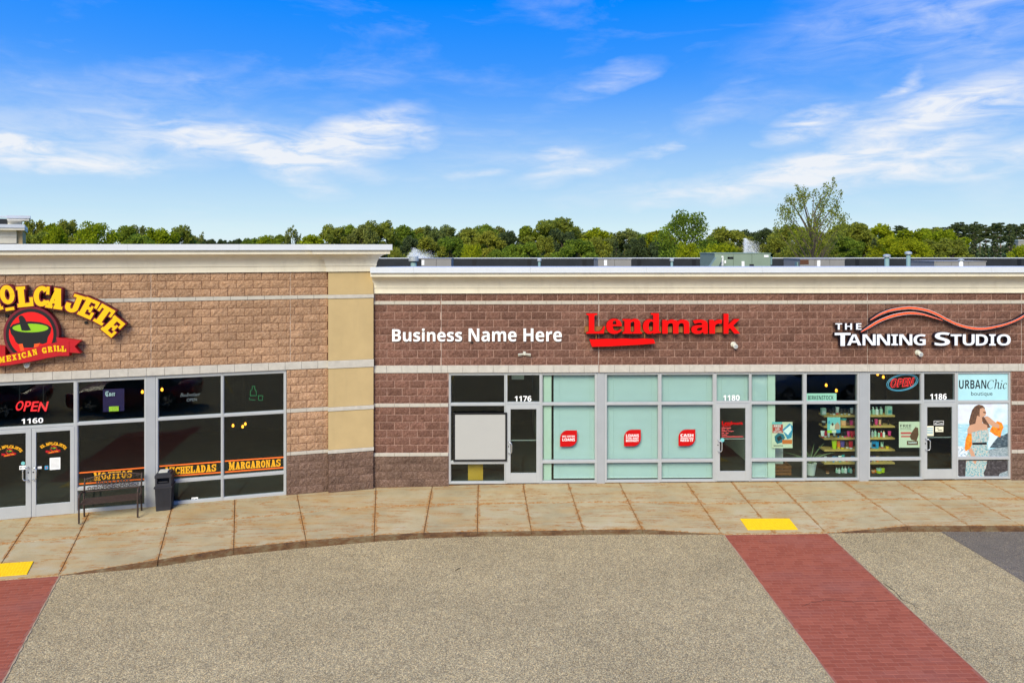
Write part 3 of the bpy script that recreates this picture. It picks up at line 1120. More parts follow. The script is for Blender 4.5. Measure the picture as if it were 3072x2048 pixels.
def window(bld, fr, xa, xb, x0, x1, levels, ztop, zbot, zf=lambda z, x: z, extra=None):
    """aluminium window unit: outer edges xa..xb, glass x0..x1, levels = [(z0, z1)] from low to high"""
    xm = (x0 + x1) / 2
    lv = [(zf(a, xm), zf(b, xm)) for a, b in levels]
    zb = zf(zbot, xm)
    mb = MB(); ya, yb = .03, .12
    g_ = .001
    mb.cbox(xa + g_, x0, ya, yb, zb, ztop, .004); mb.cbox(x1, xb - g_, ya, yb, zb, ztop, .004)
    rails = [zb] + [v for ab in lv for v in ab] + [ztop]
    for i in range(0, len(rails), 2):
        mb.cbox(x0 - .003, x1 + .003, ya + .004, yb - .004, rails[i], rails[i + 1], .004)
    # glazing beads: a second, set-back line of metal round each light
    for a, b in lv:
        mb.box(x0 - .002, x0 + .010, ya + .025, yb - .01, a, b); mb.box(x1 - .010, x1 + .002, ya + .025, yb - .01, a, b)
        mb.box(x0, x1, ya + .027, yb - .012, a - .001, a + .010); mb.box(x0, x1, ya + .027, yb - .012, b - .010, b + .001)
    w = part('window', mb, M['alu'], bld)
    for a, b in lv:
        mb = MB(); mb.box(x0 - .004, x1 + .004, 0, .006, a - .004, b + .004)
        part('pane', mb, M['glass'], w, (0, .082, 0))
    return lv


def door(bld, fr, xa, xb, x0, x1, gx0, gx1, zs, zf, handle_side, double=False, transom=None, leaf=None):
    """zs: (bottom, glass bottom, bar, glass top, leaf top, transom bottom, transom top, head top)"""
    xm = (x0 + x1) / 2
    zb, g0, bar, g1, lt, t0, t1, ht = [zf(z, xm) for z in zs[:7]] + [zs[7]]
    if transom:
        fx0, fx1, tx0, tx1 = transom
        mb = MB(); ya, yb = .03, .12
        mb.cbox(fx0 + .001, tx0, ya, yb, zb, ht, .004); mb.cbox(tx1, fx1 - .001, ya, yb, zb, ht, .004)
        mb.cbox(tx0 - .003, tx1 + .003, ya + .004, yb - .004, lt + .006, t0, .004)
        mb.cbox(tx0 - .003, tx1 + .003, ya + .004, yb - .004, t1, ht, .004)
        fo = part('door_frame', mb, M['alu'], bld)
        mb = MB(); mb.box(tx0 - .004, tx1 + .004, 0, .006, t0 - .004, t1 + .004)
        part('pane', mb, M['glass'], fo, (0, .082, 0))
    mb = MB(); ya, yb = .022, .066
    mb.cbox(x0, gx0, ya, yb, zb + .012, lt, .004); mb.cbox(gx1, x1, ya, yb, zb + .012, lt, .004)
    mb.cbox(gx0 - .002, gx1 + .002, ya + .003, yb - .003, zb + .012, g0, .004); mb.cbox(gx0 - .002, gx1 + .002, ya + .003, yb - .003, g1, lt, .004)
    d = part('door', mb, M['alu'], bld)
    mb = MB(); mb.box(gx0 - .004, gx1 + .004, 0, .006, g0 - .004, g1 + .004)
    part('pane', mb, M['glass'], d, (0, .044, 0))
    if bar:
        mb = MB(); mb.box(gx0 - .001, gx1 + .001, .074, .098, bar - .012, bar + .012)
        part('push_bar', mb, M['chrome'], d)
    hx = gx0 - .055 if handle_side < 0 else gx1 + .055
    h0, h1 = zf(.83, xm), zf(1.13, xm)
    q = -handle_side * .085
    mb = MB()
    mb.tube([(hx, .024, h0), (hx, -.035, h0), (hx + q * .7, -.055, h0 + .01), (hx + q, -.06, h0 + .05), (hx + q, -.06, h1 - .05), (hx + q * .7, -.055, h1 - .01), (hx, -.035, h1), (hx, .024, h1)], .013, 7)
    part('handle', mb, M['chrome'], d, smooth=True)
    mb = MB(); mb.lathe([(.016, 0), (.016, .008)], 10)
    mb.v = [(hx + a, .022 - c, h1 - .13 + b) for a, b, c in mb.v]
    part('lock', mb, M['black'], d)
    return d


# ================================================================== the brown shop building
shop = thing('retail_building', 'long brown block shop building with three storefronts and cream cornice', 'building', (XC, D, 0), 0)
XR = RW.x(3072) + 5.0
x_pier = RW.x(1346); x_end = RW.x(3033.7)
CJ = [RW.x(v) for v in (1323.7, 1795.7, 2602, 3064)]
LB, LT_ = 2.988, 3.188                       # lintel course
Z1 = LT_ + 8 * BH                            # thin band
Z2 = Z1 + .095
ZC = Z2 + BH                                 # cornice springs here
P2 = LB - 4 * BH - .03                       # pier bands
wallmb = MB()
wallmb.box(0, XR, 0, .28, LB + .003, ZC + .60)
wallmb.box(0, x_pier - .002, 0, .28, -.3, LB + .003)
wallmb.box(x_end + .002, XR, 0, .28, -.3, LB + .003)
wall = part('wall', wallmb, M['mortar_pink'], shop)
cells = []
courses(cells, 0, XR, LT_, 8, 'block_brown', .16, CJ)
courses(cells, 0, XR, Z2, 1, 'block_brown', .05, CJ)
zA = LB - 4 * BH; zB = zA - .098; zC_ = zB - 6 * BH; zD = zC_ - .095; zE = zD - 4 * BH
for xa, xb in ((0, x_pier - .004), (x_end + .004, XR)):
    courses(cells, xa, xb, zA, 4, 'block_brown', xa + .16)
    courses(cells, xa, xb, zC_, 6, 'block_brown', xa + .36)
    courses(cells, xa, xb, zE, 4, 'block_base', xa + .16)
    # base course joints are dark
    mb = MB(); mb.box(xa + .002, xb - .002, -.0015, .1, -.28, zD)
    part('base_mortar', mb, M['mortar_dark'], shop)
    band(shop, 'band_block', xa, xb, zB, zA, 'band_grey', shift=xa + .16)
    band(shop, 'band_block', xa, xb, zD, zC_, 'band_grey', shift=xa + .16)
lay(cells, wall, RW)
band(shop, 'band_block', 0, XR, Z1, Z2, 'band_grey', shift=.16, joints=CJ)
band(shop, 'lintel_block', 0, XR, LB, LT_, 'lintel', y=-.03, shift=.36, joints=CJ)
for j in CJ:
    if j > XR: continue
    mb = MB(); mb.box(j - .006, j + .006, -.004, .03, LT_, ZC)
    part('control_joint', mb, M['joint_pale'], shop)
sweep(shop, 'cornice', lambda p: [(0, -p), (XR, -p)], cornice_prof(ZC) + [(-.25, ZC + .562)], M['cream'])
capx = [0] + [1.13 + 3.05 * k for k in range(7)]
for a, b in zip(capx, capx[1:]):
    mb = MB(); mb.box(a + .0015, min(b, XR) - .0015, -.455, .33, ZC + .575, ZC + .712)
    mb.box(a + .0015, min(b, XR) - .0015, -.462, -.43, ZC + .566, ZC + .580)
    part('coping', mb, M['cap'], shop)
# roof and back parapet
XB = XR + 16
mb = MB(); mb.box(-7, XB, .28, 17.9, 4.6, 4.9)
part('roof', mb, M['membrane'], shop)
mb = MB(); mb.box(.02, XR, .285, .34, 4.9, ZC + .57)
part('front_parapet', mb, M['membrane'], shop)
mb = MB(); mb.box(-7, XB, 17.6, 17.9, 4.85, 5.735)
bpar = part('back_parapet', mb, M['membrane'], shop)
for k in range(14):
    mb = MB(); mb.box(1.9 + 2.9 * k, 2.1 + 2.9 * k, 17.585, 17.599, 4.9, 5.73)
    part('membrane_seam', mb, M['black'], bpar)
mb = MB(); mb.box(-7, XB, 17.57, 17.95, 5.736, 5.775)
part('back_coping', mb, M['cap'], shop)

WL = [(.055, .535), (.61, 2.095), (2.165, 2.915)]
X = {k: RW.x(v, .06) for k, v in dict(a=1346, A0=1352, A1=1513.8, ab=1517, d10=1521, d11=1619.5, g10=1531.6, g11=1609, bc=1623.5, B0=1627, B1=1785.3, b=1790.6,
     c=1819 - 5, C0=1820, C1=1974.7, cd=1979, D0=1983.7, D1=2139, de=2144, d20=2148, d21=2247.5, g20=2158.5, g21=2235, ef=2250, F0=2253.8, F1=2409, fg=2414,
     G0=2418.6, G1=2572, g=2576, h=2604, H0=2608.5, H1=2762, hi=2766.5, d30=2769.5, d31=2864, g30=2779.3, g31=2854, ij=2868, I0=2872.6, I1=3025, j=3033.7).items()}
LV = {}
for nm, (xa, xb) in dict(A=('a', 'ab'), B=('bc', 'b'), C=('c', 'cd'), D=('cd', 'de'), F=('ef', 'fg'), G=('fg', 'g'), H=('h', 'hi'), I=('ij', 'j')).items():
    LV[nm] = window(shop, RW, X[xa], X[xb], X[nm + '0'], X[nm + '1'], WL, LB - .006, 0.0, zr)
ZS = (0.0, .285, 1.15, 2.0, 2.12, 2.19, 2.915, LB - .006)
for k, (l, r_) in {'1': ('ab', 'bc'), '2': ('de', 'ef'), '3': ('hi', 'ij')}.items():
    door(shop, RW, X['d%s0' % k], X['d%s1' % k], X['d%s0' % k], X['d%s1' % k], X['g%s0' % k], X['g%s1' % k], ZS, zr, -1,
         transom=(X[l], X[r_], X['d%s0' % k] + .01, X['d%s1' % k] - .01))
for l, r_ in (('b', 'c'), ('g', 'h')):
    mb = MB(); mb.cbox(X[l], X[r_], .024, .25, -.1, LB - .006, .006)
    part('column_cover', mb, M['alu_panel'], shop)
# sill under the shop fronts and rooms behind
mb = MB(); mb.box(x_pier, x_end, .05, .3, -.3, -.02)
part('sill', mb, M['kerb'], shop)
Y1 = 6.5
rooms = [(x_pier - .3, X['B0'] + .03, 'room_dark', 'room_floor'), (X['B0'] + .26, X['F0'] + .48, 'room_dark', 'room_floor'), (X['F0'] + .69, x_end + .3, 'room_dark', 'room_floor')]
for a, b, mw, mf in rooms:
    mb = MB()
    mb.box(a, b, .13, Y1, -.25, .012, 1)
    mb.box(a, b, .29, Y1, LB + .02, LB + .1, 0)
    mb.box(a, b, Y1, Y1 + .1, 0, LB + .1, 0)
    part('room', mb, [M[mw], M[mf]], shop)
for a, b in ((X['B0'] + .035, X['B0'] + .25), (X['F0'] + .485, X['F0'] + .68)):
    mb = MB(); mb.box(a, b, .135, Y1, .012, LB + .02)
    part('partition', mb, M['room_green'], shop)
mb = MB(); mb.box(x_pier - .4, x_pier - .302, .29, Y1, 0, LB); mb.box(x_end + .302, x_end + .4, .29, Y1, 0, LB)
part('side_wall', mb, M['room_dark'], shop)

# ================================================================== the tan restaurant wing
wing = thing('restaurant_building', 'tan block restaurant building at an angle with cream cornice and corner pilaster', 'building', (XC, D, 0), WW.phi)
XL = -16.0
PR = .10                                     # the pilaster stands proud
xp = WW.x(984.7, -PR)
xw = WW.x(859.6)
wLB, wLT = 3.175, 3.375
wZ1 = wLT + 8 * BH; wZ2 = wZ1 + .098; wZC = wZ2 + 3 * BH
mb = MB()
mb.box(XL, xp - .002, 0, .28, wLB + .003, wZC + .60)
mb.box(xw + .002, xp - .002, 0, .28, -.3, wLB + .003)
wwall = part('wall', mb, M['mortar_brown'], wing)
wA = wLB - 5 * BH; wB = wA - .1; wC = wB - 5 * BH; wD = wC - .09; wE = wD - 5 * BH
cells = []
WJ = [WW.x(453), WW.x(871)]
courses(cells, XL, xp - .005, wLT, 8, 'block_tan', .03, WJ)
courses(cells, XL, xp - .005, wZ2, 3, 'block_tan', .03, WJ)
courses(cells, xw + .005, xp - .005, wA, 5, 'block_tan', xw + .1)
courses(cells, xw + .005, xp - .005, wC, 5, 'block_tan', xw + .1)
courses(cells, xw + .005, xp - .005, wE, 5, 'block_base', xw + .1)
courses(cells, xp + .004, -.004, wE, 5, 'block_base', xp + .18, (), -PR)
mb = MB(); mb.box(xw + .004, xp - .004, -.0015, .1, -.28, wD)
part('base_mortar', mb, M['mortar_dark'], wing)
lay(cells, wwall, WW)
band(wing, 'band_block', XL, xp - .004, wZ1, wZ2, 'band_grey', shift=.1)
band(wing, 'band_block', xw + .004, xp - .004, wB, wA, 'band_grey', shift=xw + .1)
band(wing, 'band_block', xw + .004, xp - .004, wD, wC, 'band_grey', shift=xw + .1)
band(wing, 'lintel_block', XL, xp - .004, wLB, wLT, 'lintel', y=-.03, shift=.2)
for j in WJ:
    mb = MB(); mb.box(j - .005, j + .005, -.004, .03, wLT, wZC)
    part('control_joint', mb, M['joint_pale'], wing)
# pilaster
mb = MB(); mb.box(xp + .002, -.002, -PR + .001, .28, -.3, wD)
pil = part('pilaster', mb, M['mortar_dark'], wing)
for z0, z1 in ((wC, wB), (wA, wLB), (wLT, wZ1), (wZ2, wZC + .02)):
    mb = MB(); mb.cbox(xp, 0, -PR - .012, .28, z0 + .002, z1 - .002, .006)
    part('stucco_panel', mb, M['tan'], pil)
for z0, z1 in ((wD, wC), (wB, wA), (wLB, wLT), (wZ1, wZ2)):
    mb = MB(); mb.cbox(xp - .008, .008, -PR - .032, .28, z0, z1, .008)
    part('stucco_band', mb, M['lintel'], pil)
# cornice that steps out over the pilaster and returns along the end
sweep(wing, 'cornice', lambda p: [(XL, -p), (xp - p, -p), (xp - p, -PR - p), (p, -PR - p), (p, 9)], cornice_prof(wZC) + [(-.25, wZC + .562)], M['cream'])
for a, b in ((-16, -11.9), (-11.9, -8.85), (-8.85, -5.8), (-5.8, -3.3), (-3.3, xp - .455)):
    mb = MB(); mb.box(a + .0015, b - .0015, -.455, .33, wZC + .575, wZC + .712); mb.box(a + .0015, b - .0015, -.462, -.43, wZC + .566, wZC + .58)
    part('coping', mb, M['cap'], wing)
mb = MB(); mb.box(xp - .455, .455, -PR - .455, .33, wZC + .575, wZC + .712); mb.box(xp - .455, .462, -PR - .462, -PR - .43, wZC + .566, wZC + .58)
mb.box(-.33, .455, .331, 9, wZC + .575, wZC + .712)
part('coping', mb, M['cap'], wing)
mb = MB(); mb.box(-.3, 0, .285, 9, 4.0, wZC + .56)
part('side_wall', mb, M['tan'], wing)
mb = MB(); mb.box(XL, -.31, .29, 16, 5.2, 5.5)
part('roof', mb, M['membrane'], wing)
# wing shop front
Wx = {k: WW.x(v, .06) for k, v in dict(t0=-30, t1=222, l0=-36, lm=96, l1=226.5, ga=-22, gb=79, gc=110, gd=212, w2=230, W20=233.5, W21=434.4, w2e=440, w3=468, W30=474.4, W31=663.9, m34=667.5, W40=671, W41=852, w4e=859.6).items()}
wl_ = [(-.005, .47), (.545, 2.045), (2.115, 3.09)]
zf0 = lambda z, x: z
for a, b, c0, c1 in (('w2', 'w2e', 'W20', 'W21'), ('w3', 'm34', 'W30', 'W31'), ('m34', 'w4e', 'W40', 'W41')):
    window(wing, WW, Wx[a], Wx[b], Wx[c0], Wx[c1], wl_, wLB - .006, -.08)
wzs = (-.08, .215, None, 1.94, 2.035, 2.1, 3.09, wLB - .006)
wzs2 = (-.08, .215, 0, 1.94, 2.035, 2.1, 3.09, wLB - .006)
door(wing, WW, 0, 0, Wx['l0'] + .012, Wx['lm'] - .004, Wx['ga'], Wx['gb'], wzs2, zf0, 1, transom=(Wx['l0'] - .05, Wx['w2'], Wx['t0'] - .04, Wx['t1']))
door(wing, WW, 0, 0, Wx['lm'] + .004, Wx['l1'] - .012, Wx['gc'], Wx['gd'], wzs2, zf0, -1)
window(wing, WW, Wx['l0'] - 2.0, Wx['l0'] - .052, Wx['l0'] - 1.9, Wx['l0'] - .1, wl_, wLB - .006, -.08)
mb = MB(); mb.cbox(Wx['w2e'], Wx['w3'], .024, .25, -.12, wLB - .006, .006)
part('column_cover', mb, M['alu_panel'], wing)
mb = MB(); mb.box(XL, Wx['l0'] - 2.05, .0, .28, -.3, wLB)
part('end_wall', mb, M['mortar_brown'], wing)
mb = MB(); mb.box(Wx['l0'] - 2, xw, .05, .3, -.3, -.085)
part('sill', mb, M['kerb'], wing)
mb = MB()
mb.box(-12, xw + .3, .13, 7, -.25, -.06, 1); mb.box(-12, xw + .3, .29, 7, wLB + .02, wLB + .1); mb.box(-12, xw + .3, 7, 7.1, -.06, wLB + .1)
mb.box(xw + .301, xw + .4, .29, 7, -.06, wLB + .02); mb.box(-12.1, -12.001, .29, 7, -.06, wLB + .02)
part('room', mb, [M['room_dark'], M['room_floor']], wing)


# ================================================================== signs
def onwall(fr, name, label, cat, px, py, d=0.0, group=None):
    """an Empty on a wall plane at a pixel; parts are then given in local metres about it"""
    x, z = fr.px(px, py, d)
    return thing(name, label, cat, fr.w(x, d, z), fr.phi, group), x, z


def rect(fr, px0, px1, py0, py1, d, ox=0, oz=0):
    a, b = fr.px(px0, py1, d), fr.px(px1, py0, d)
    return (a[0] - ox, b[0] - ox, a[1] - oz, b[1] - oz)


def rel(fr, pts, d, ox, oz):
    return [(p[0] - ox, p[1] - oz) for p in (fr.px(a, b, d) for a, b in pts)]


# "Business Name Here": digital overlay caption, built as letters on the wall
t, ox, oz = onwall(RW, 'overlay_lettering', 'white bold overlay lettering Business Name Here left of the red sign', 'sign', 1430, 1023, -.05)
words = (('Business', 1176.5, 1386, 985, 1024.5), ('Name', 1406, 1549.5, 985, 1024.5), ('Here', 1570.5, 1685.5, 985, 1024.5))
for w_, a, b, c_, d_ in words:
    mb = MB(); letter(mb, sans(w_), rect(RW, a, b, c_, d_, -.05, ox, oz), 0, .035, 0, 0)
    part('word', mb, M['sign_white'], t)

# "Lendmark" channel letters on a raceway with a brush-stroke underline
DL = -.24
t, ox, oz = onwall(RW, 'channel_letter_sign', 'red Lendmark channel letter sign with a brush stroke underline', 'sign', 1990, 1000, DL)
for w_, a, b, c_, d_ in (('L', 1759, 1815, 940, 1000.5), ('e', 1819, 1866, 956, 1001.5), ('n', 1868, 1926.5, 956, 1000.5), ('d', 1929, 1982, 939.5, 1001.5)):
    mb = MB(); letter(mb, serif(w_), rect(RW, a, b, c_, d_, DL, ox, oz), 0, .13, 0, 1, offset=.012)
    part('letter', mb, [M['sign_red'], M['sign_red_side']], t)
for w_, a, b, c_, d_ in (('m', 1987, 2068, 958.5, 1000.5), ('a', 2074, 2123, 958.5, 1001.5), ('r', 2128, 2166, 958.5, 1000.5), ('k', 2171, 2220, 941, 1000.5)):
    mb = MB(); letter(mb, sans(w_), rect(RW, a, b, c_, d_, DL, ox, oz), 0, .13, 0, 1, offset=.01)
    part('letter', mb, [M['sign_red'], M['sign_red_side']], t)
x0, x1, z0, z1 = rect(RW, 1754, 2216, 979, 998, DL + .13, ox, oz)
mb = MB(); mb.box(x0, x1, .132, .235, z0, z1)
part('raceway', mb, M['raceway'], t)
up = [(1768 + 193 * k / 12, 1017 + math.sin(k * 1.7) * .8 - (1 if k > 3 else 0)) for k in range(13)]
pts = rel(RW, up + [(1966, 1030), (1920, 1033.5), (1875, 1036), (1830, 1038.5), (1790, 1039.5), (1776, 1040)], DL, ox, oz)
mb = MB(); mb.poly_y(pts, 0, .13)
me = mb.mesh('underline', [M['sign_red'], M['sign_red_side']])
for p_ in me.polygons:
    p_.material_index = 0 if p_.normal.y < -.9 else 1
put('underline', me, t)
for a in (1790, 1936.5):
    q = rel(RW, [(a, 1001), (a, 1018)], DL, ox, oz)
    mb = MB(); mb.box(q[0][0] - .012, q[0][0] + .012, .10, .13, q[1][1], q[0][1])
    part('bracket', mb, M['raceway'], t)

# "The Tanning Studio"
DT = -.20
t, ox, oz = onwall(RW, 'channel_letter_sign', 'pale THE TANNING STUDIO letters under orange wave strokes', 'sign', 2770, 1037, DT)


def Z4(x, y): return (2450 + x / 3.782, 850 + y / 3.782)


def lets(word, ext, top, bot, m=('sign_pale', 'sign_navy')):
    a, b = Z4(ext[0], top), Z4(ext[1], bot)
    v, _ = glyphs(sans(word), .008)
    for ch, (c0, c1) in zip(word, spans(word, ext)):
        p0, p1 = Z4(c0, top), Z4(c1, bot)
        mb = MB(); letter(mb, sans(ch), rect(RW, p0[0], p1[0], p0[1], p1[1], DT, ox, oz), 0, .13, 0, 1)
        part('letter', mb, [M[m[0]], M[m[1]]], t)


def spans(word, ext):
    ws = [(glyphs(sans(ch))[0].max(0) - glyphs(sans(ch))[0].min(0))[0] for ch in word]
    gap = .06
    tot = sum(ws) + gap * (len(ws) - 1)
    k = (ext[1] - ext[0]) / tot
    out, x = [], ext[0]
    for w_ in ws:
        out.append((x, x + w_ * k)); x += (w_ + gap) * k
    return out


for ch, a, b in (('T', 212, 290), ('H', 322, 402), ('E', 447, 508)):
    lets(ch, (a, b), 452, 524)
lets('T', (205, 386), 560, 709)
lets('ANNING', (345, 1237), 576, 702)
lets('S', (1338, 1513), 553, 706)
lets('TUDIO', (1520, 2202), 576, 704)


def wave(pts, widths, mats):
    """tapered stroke through pixel points; front face in colour, returns dark"""
    P = [Vector((*q, 0)) for q in rel(RW, [Z4(*p) for p in pts], DT, ox, oz)]
    Q, W = [], []
    for i in range(len(P) - 1):
        p0, p1, p2, p3 = P[max(i - 1, 0)], P[i], P[i + 1], P[min(i + 2, len(P) - 1)]
        for k in range(5):
            s_ = k / 5
            Q.append(.5 * ((2 * p1) + (-p0 + p2) * s_ + (2 * p0 - 5 * p1 + 4 * p2 - p3) * s_ * s_ + (-p0 + 3 * p1 - 3 * p2 + p3) * s_ ** 3))
            W.append(widths[i] * (1 - s_) + widths[i + 1] * s_)
    Q.append(P[-1]); W.append(widths[-1])
    for (scale, y0, dep, mi) in ((1.0, 0, .13, 0), (.80, -.003, 0, 1)):
        mb = MB(); vs = []
        for i, q in enumerate(Q):
            tn = (Q[min(i + 1, len(Q) - 1)] - Q[max(i - 1, 0)]).normalized(); nn = Vector((-tn.y, tn.x, 0)) * (W[i] * scale / 2)
            a, b = q + nn, q - nn
            vs += [(a.x, y0, a.y), (b.x, y0, b.y), (a.x, y0 + dep, a.y), (b.x, y0 + dep, b.y)]
        m_ = len(Q)
        mb.add(vs, [(4 * i + 1, 4 * i + 5, 4 * i + 4, 4 * i) for i in range(m_ - 1)], 0)
        if dep:
            mb.add(vs, [(4 * i, 4 * i + 4, 4 * i + 6, 4 * i + 2) for i in range(m_ - 1)] + [(4 * i + 3, 4 * i + 7, 4 * i + 5, 4 * i + 1) for i in range(m_ - 1)], 1)
        part('wave_stroke' if dep else 'wave_stripe', mb, [M[mats[mi]], M['sign_navy']], t)


wave([(608, 418), (720, 350), (850, 303), (1000, 280), (1100, 279), (1250, 306), (1380, 358), (1480, 412), (1600, 466), (1750, 505), (1900, 512), (2050, 488), (2180, 452), (2300, 400), (2430, 320)],
     [.02, .052, .066, .072, .072, .068, .064, .062, .062, .066, .066, .055, .05, .05, .05], ('sign_pale', 'tan_orange'))
wave([(503, 550), (600, 492), (700, 432), (850, 372), (1000, 341), (1100, 337), (1200, 350), (1300, 378), (1428, 420)], [.02, .06, .07, .074, .074, .07, .05, .035, .015], ('sign_pale', 'tan_orange'))


def arc(cx, cy, rx, ry, ix, iy, a0, a1, n_=14):
    """pieces of a thick elliptical stroke"""
    out = []
    for k in range(n_):
        t0, t1 = R(a0 + (a1 - a0) * k / n_), R(a0 + (a1 - a0) * (k + 1) / n_)
        out.append([(cx + ix * math.cos(t0), cy + iy * math.sin(t0)), (cx + rx * math.cos(t0), cy + ry * math.sin(t0)), (cx + rx * math.cos(t1), cy + ry * math.sin(t1)), (cx + ix * math.cos(t1), cy + iy * math.sin(t1))])
    return out


def rc(x0, x1, z0, z1): return [(x0, z0), (x1, z0), (x1, z1), (x0, z1)]


SLAB = {
    'L': [rc(.10, .48, 0, 1), rc(0, .58, .85, 1), rc(0, 1, 0, .18), rc(.78, 1, 0, .44)],
    'E': [rc(.08, .44, 0, 1), rc(0, 1, .83, 1), rc(.80, 1, .62, 1), rc(0, 1, 0, .17), rc(.80, 1, 0, .38), rc(.40, .72, .42, .58), rc(.60, .76, .33, .67)],
    'T': [rc(.32, .68, 0, 1), rc(0, 1, .82, 1), rc(0, .17, .58, .9), rc(.83, 1, .58, .9), rc(.16, .84, 0, .15)],
    'A': [[(.38, 1), (.58, 1), (.32, 0), (.10, 0)], [(.34, 1), (.68, 1), (.95, 0), (.56, 0)], rc(.26, .68, .25, .39), rc(0, .42, 0, .15), rc(.48, 1, 0, .15), rc(.30, .70, .88, 1)],
    'M': [rc(.10, .28, 0, 1), rc(.66, .92, 0, 1), [(.08, 1), (.36, 1), (.58, .25), (.46, .05)], [(.92, 1), (.70, 1), (.42, .2), (.50, .05)], rc(0, .38, 0, .15), rc(.58, 1, 0, .15), rc(0, .32, .85, 1), rc(.70, 1, .85, 1)],
    'O': arc(.5, .5, .5, .5, .17, .28, 0, 360, 22),
    'C': arc(.52, .5, .52, .5, .18, .28, 40, 325, 18) + [rc(.80, 1, .58, .97), rc(.80, 1, .12, .30)],
    'J': [rc(.48, .82, .26, 1), rc(.26, 1, .84, 1)] + arc(.41, .28, .41, .28, .08, .08, -180, 0, 10) + [rc(0, .30, .26, .46)],
    'I': [rc(.18, .82, 0, 1), rc(0, 1, 0, .15), rc(0, 1, .85, 1)],
    'N': [rc(.10, .28, 0, 1), rc(.72, .90, 0, 1), [(.08, 1), (.42, 1), (.92, 0), (.60, 0)], rc(0, .40, 0, .14), rc(0, .30, .86, 1), rc(.58, 1, .86, 1)],
    'R': [rc(.08, .42, 0, 1), rc(0, .5, 0, .15), rc(0, .5, .86, 1), [(.46, .5), (.78, .5), (1, 0), (.64, 0)], rc(.60, 1.03, 0, .14)] + arc(.42, .72, .52, .28, .14, .11, -90, 90, 10),
    'G': arc(.50, .5, .50, .5, .17, .28, 40, 340, 18) + [rc(.78, .98, .58, .97), rc(.52, 1, .33, .48), rc(.72, .98, .03, .44)],
    'S': arc(.5, .74, .5, .26, .16, .09, 15, 270, 12) + arc(.5, .27, .5, .27, .16, .09, -165, 90, 12) + [rc(.78, 1, .58, .98), rc(0, .22, .02, .42)],
    'H': [rc(.10, .40, 0, 1), rc(.60, .90, 0, 1), rc(.3, .7, .42, .58), rc(0, .47, 0, .15), rc(.53, 1, 0, .15), rc(0, .47, .85, 1), rc(.53, 1, .85, 1)],
    'D': [rc(.08, .42, 0, 1), rc(0, .5, 0, .16), rc(0, .5, .84, 1)] + arc(.42, .5, .58, .5, .24, .30, -90, 90, 12),
    'X': [[(.08, 1), (.46, 1), (.94, 0), (.56, 0)], [(.68, 1), (.90, 1), (.32, 0), (.08, 0)], rc(0, .44, 0, .14), rc(.52, 1, 0, .14), rc(0, .5, .86, 1), rc(.6, 1, .86, 1)]}


def slab_letter(mb, ch, box, y0, dep, mi, rot=0.0, grow=0.0):
    """heavy western slab-serif letter; strokes step back by a hair so that no faces share a plane"""
    x0, x1, z0, z1 = box
    cx, cz = (x0 + x1) / 2, (z0 + z1) / 2
    c, s_ = math.cos(rot), math.sin(rot)
    for i, poly in enumerate(SLAB[ch]):
        pts = [((p[0] - .5) * (x1 - x0), (p[1] - .5) * (z1 - z0)) for p in poly]
        if grow:
            mx, mz = sum(p[0] for p in pts) / len(pts), sum(p[1] for p in pts) / len(pts)
            pts = [(p[0] + grow * (1 if p[0] > mx + 1e-6 else -1 if p[0] < mx - 1e-6 else 0), p[1] + grow * (1 if p[1] > mz + 1e-6 else -1 if p[1] < mz - 1e-6 else 0)) for p in pts]
        pts = [(p[0] * c - p[1] * s_ + cx, p[0] * s_ + p[1] * c + cz) for p in pts]
        yy = y0 + .00025 * i
        if dep > 0:
            mb.poly_y(pts, yy, y0 + dep + .00025 * i, mi)
        else:
            mb.flat(pts, y0 - .00005 * i, mi)
    return mb


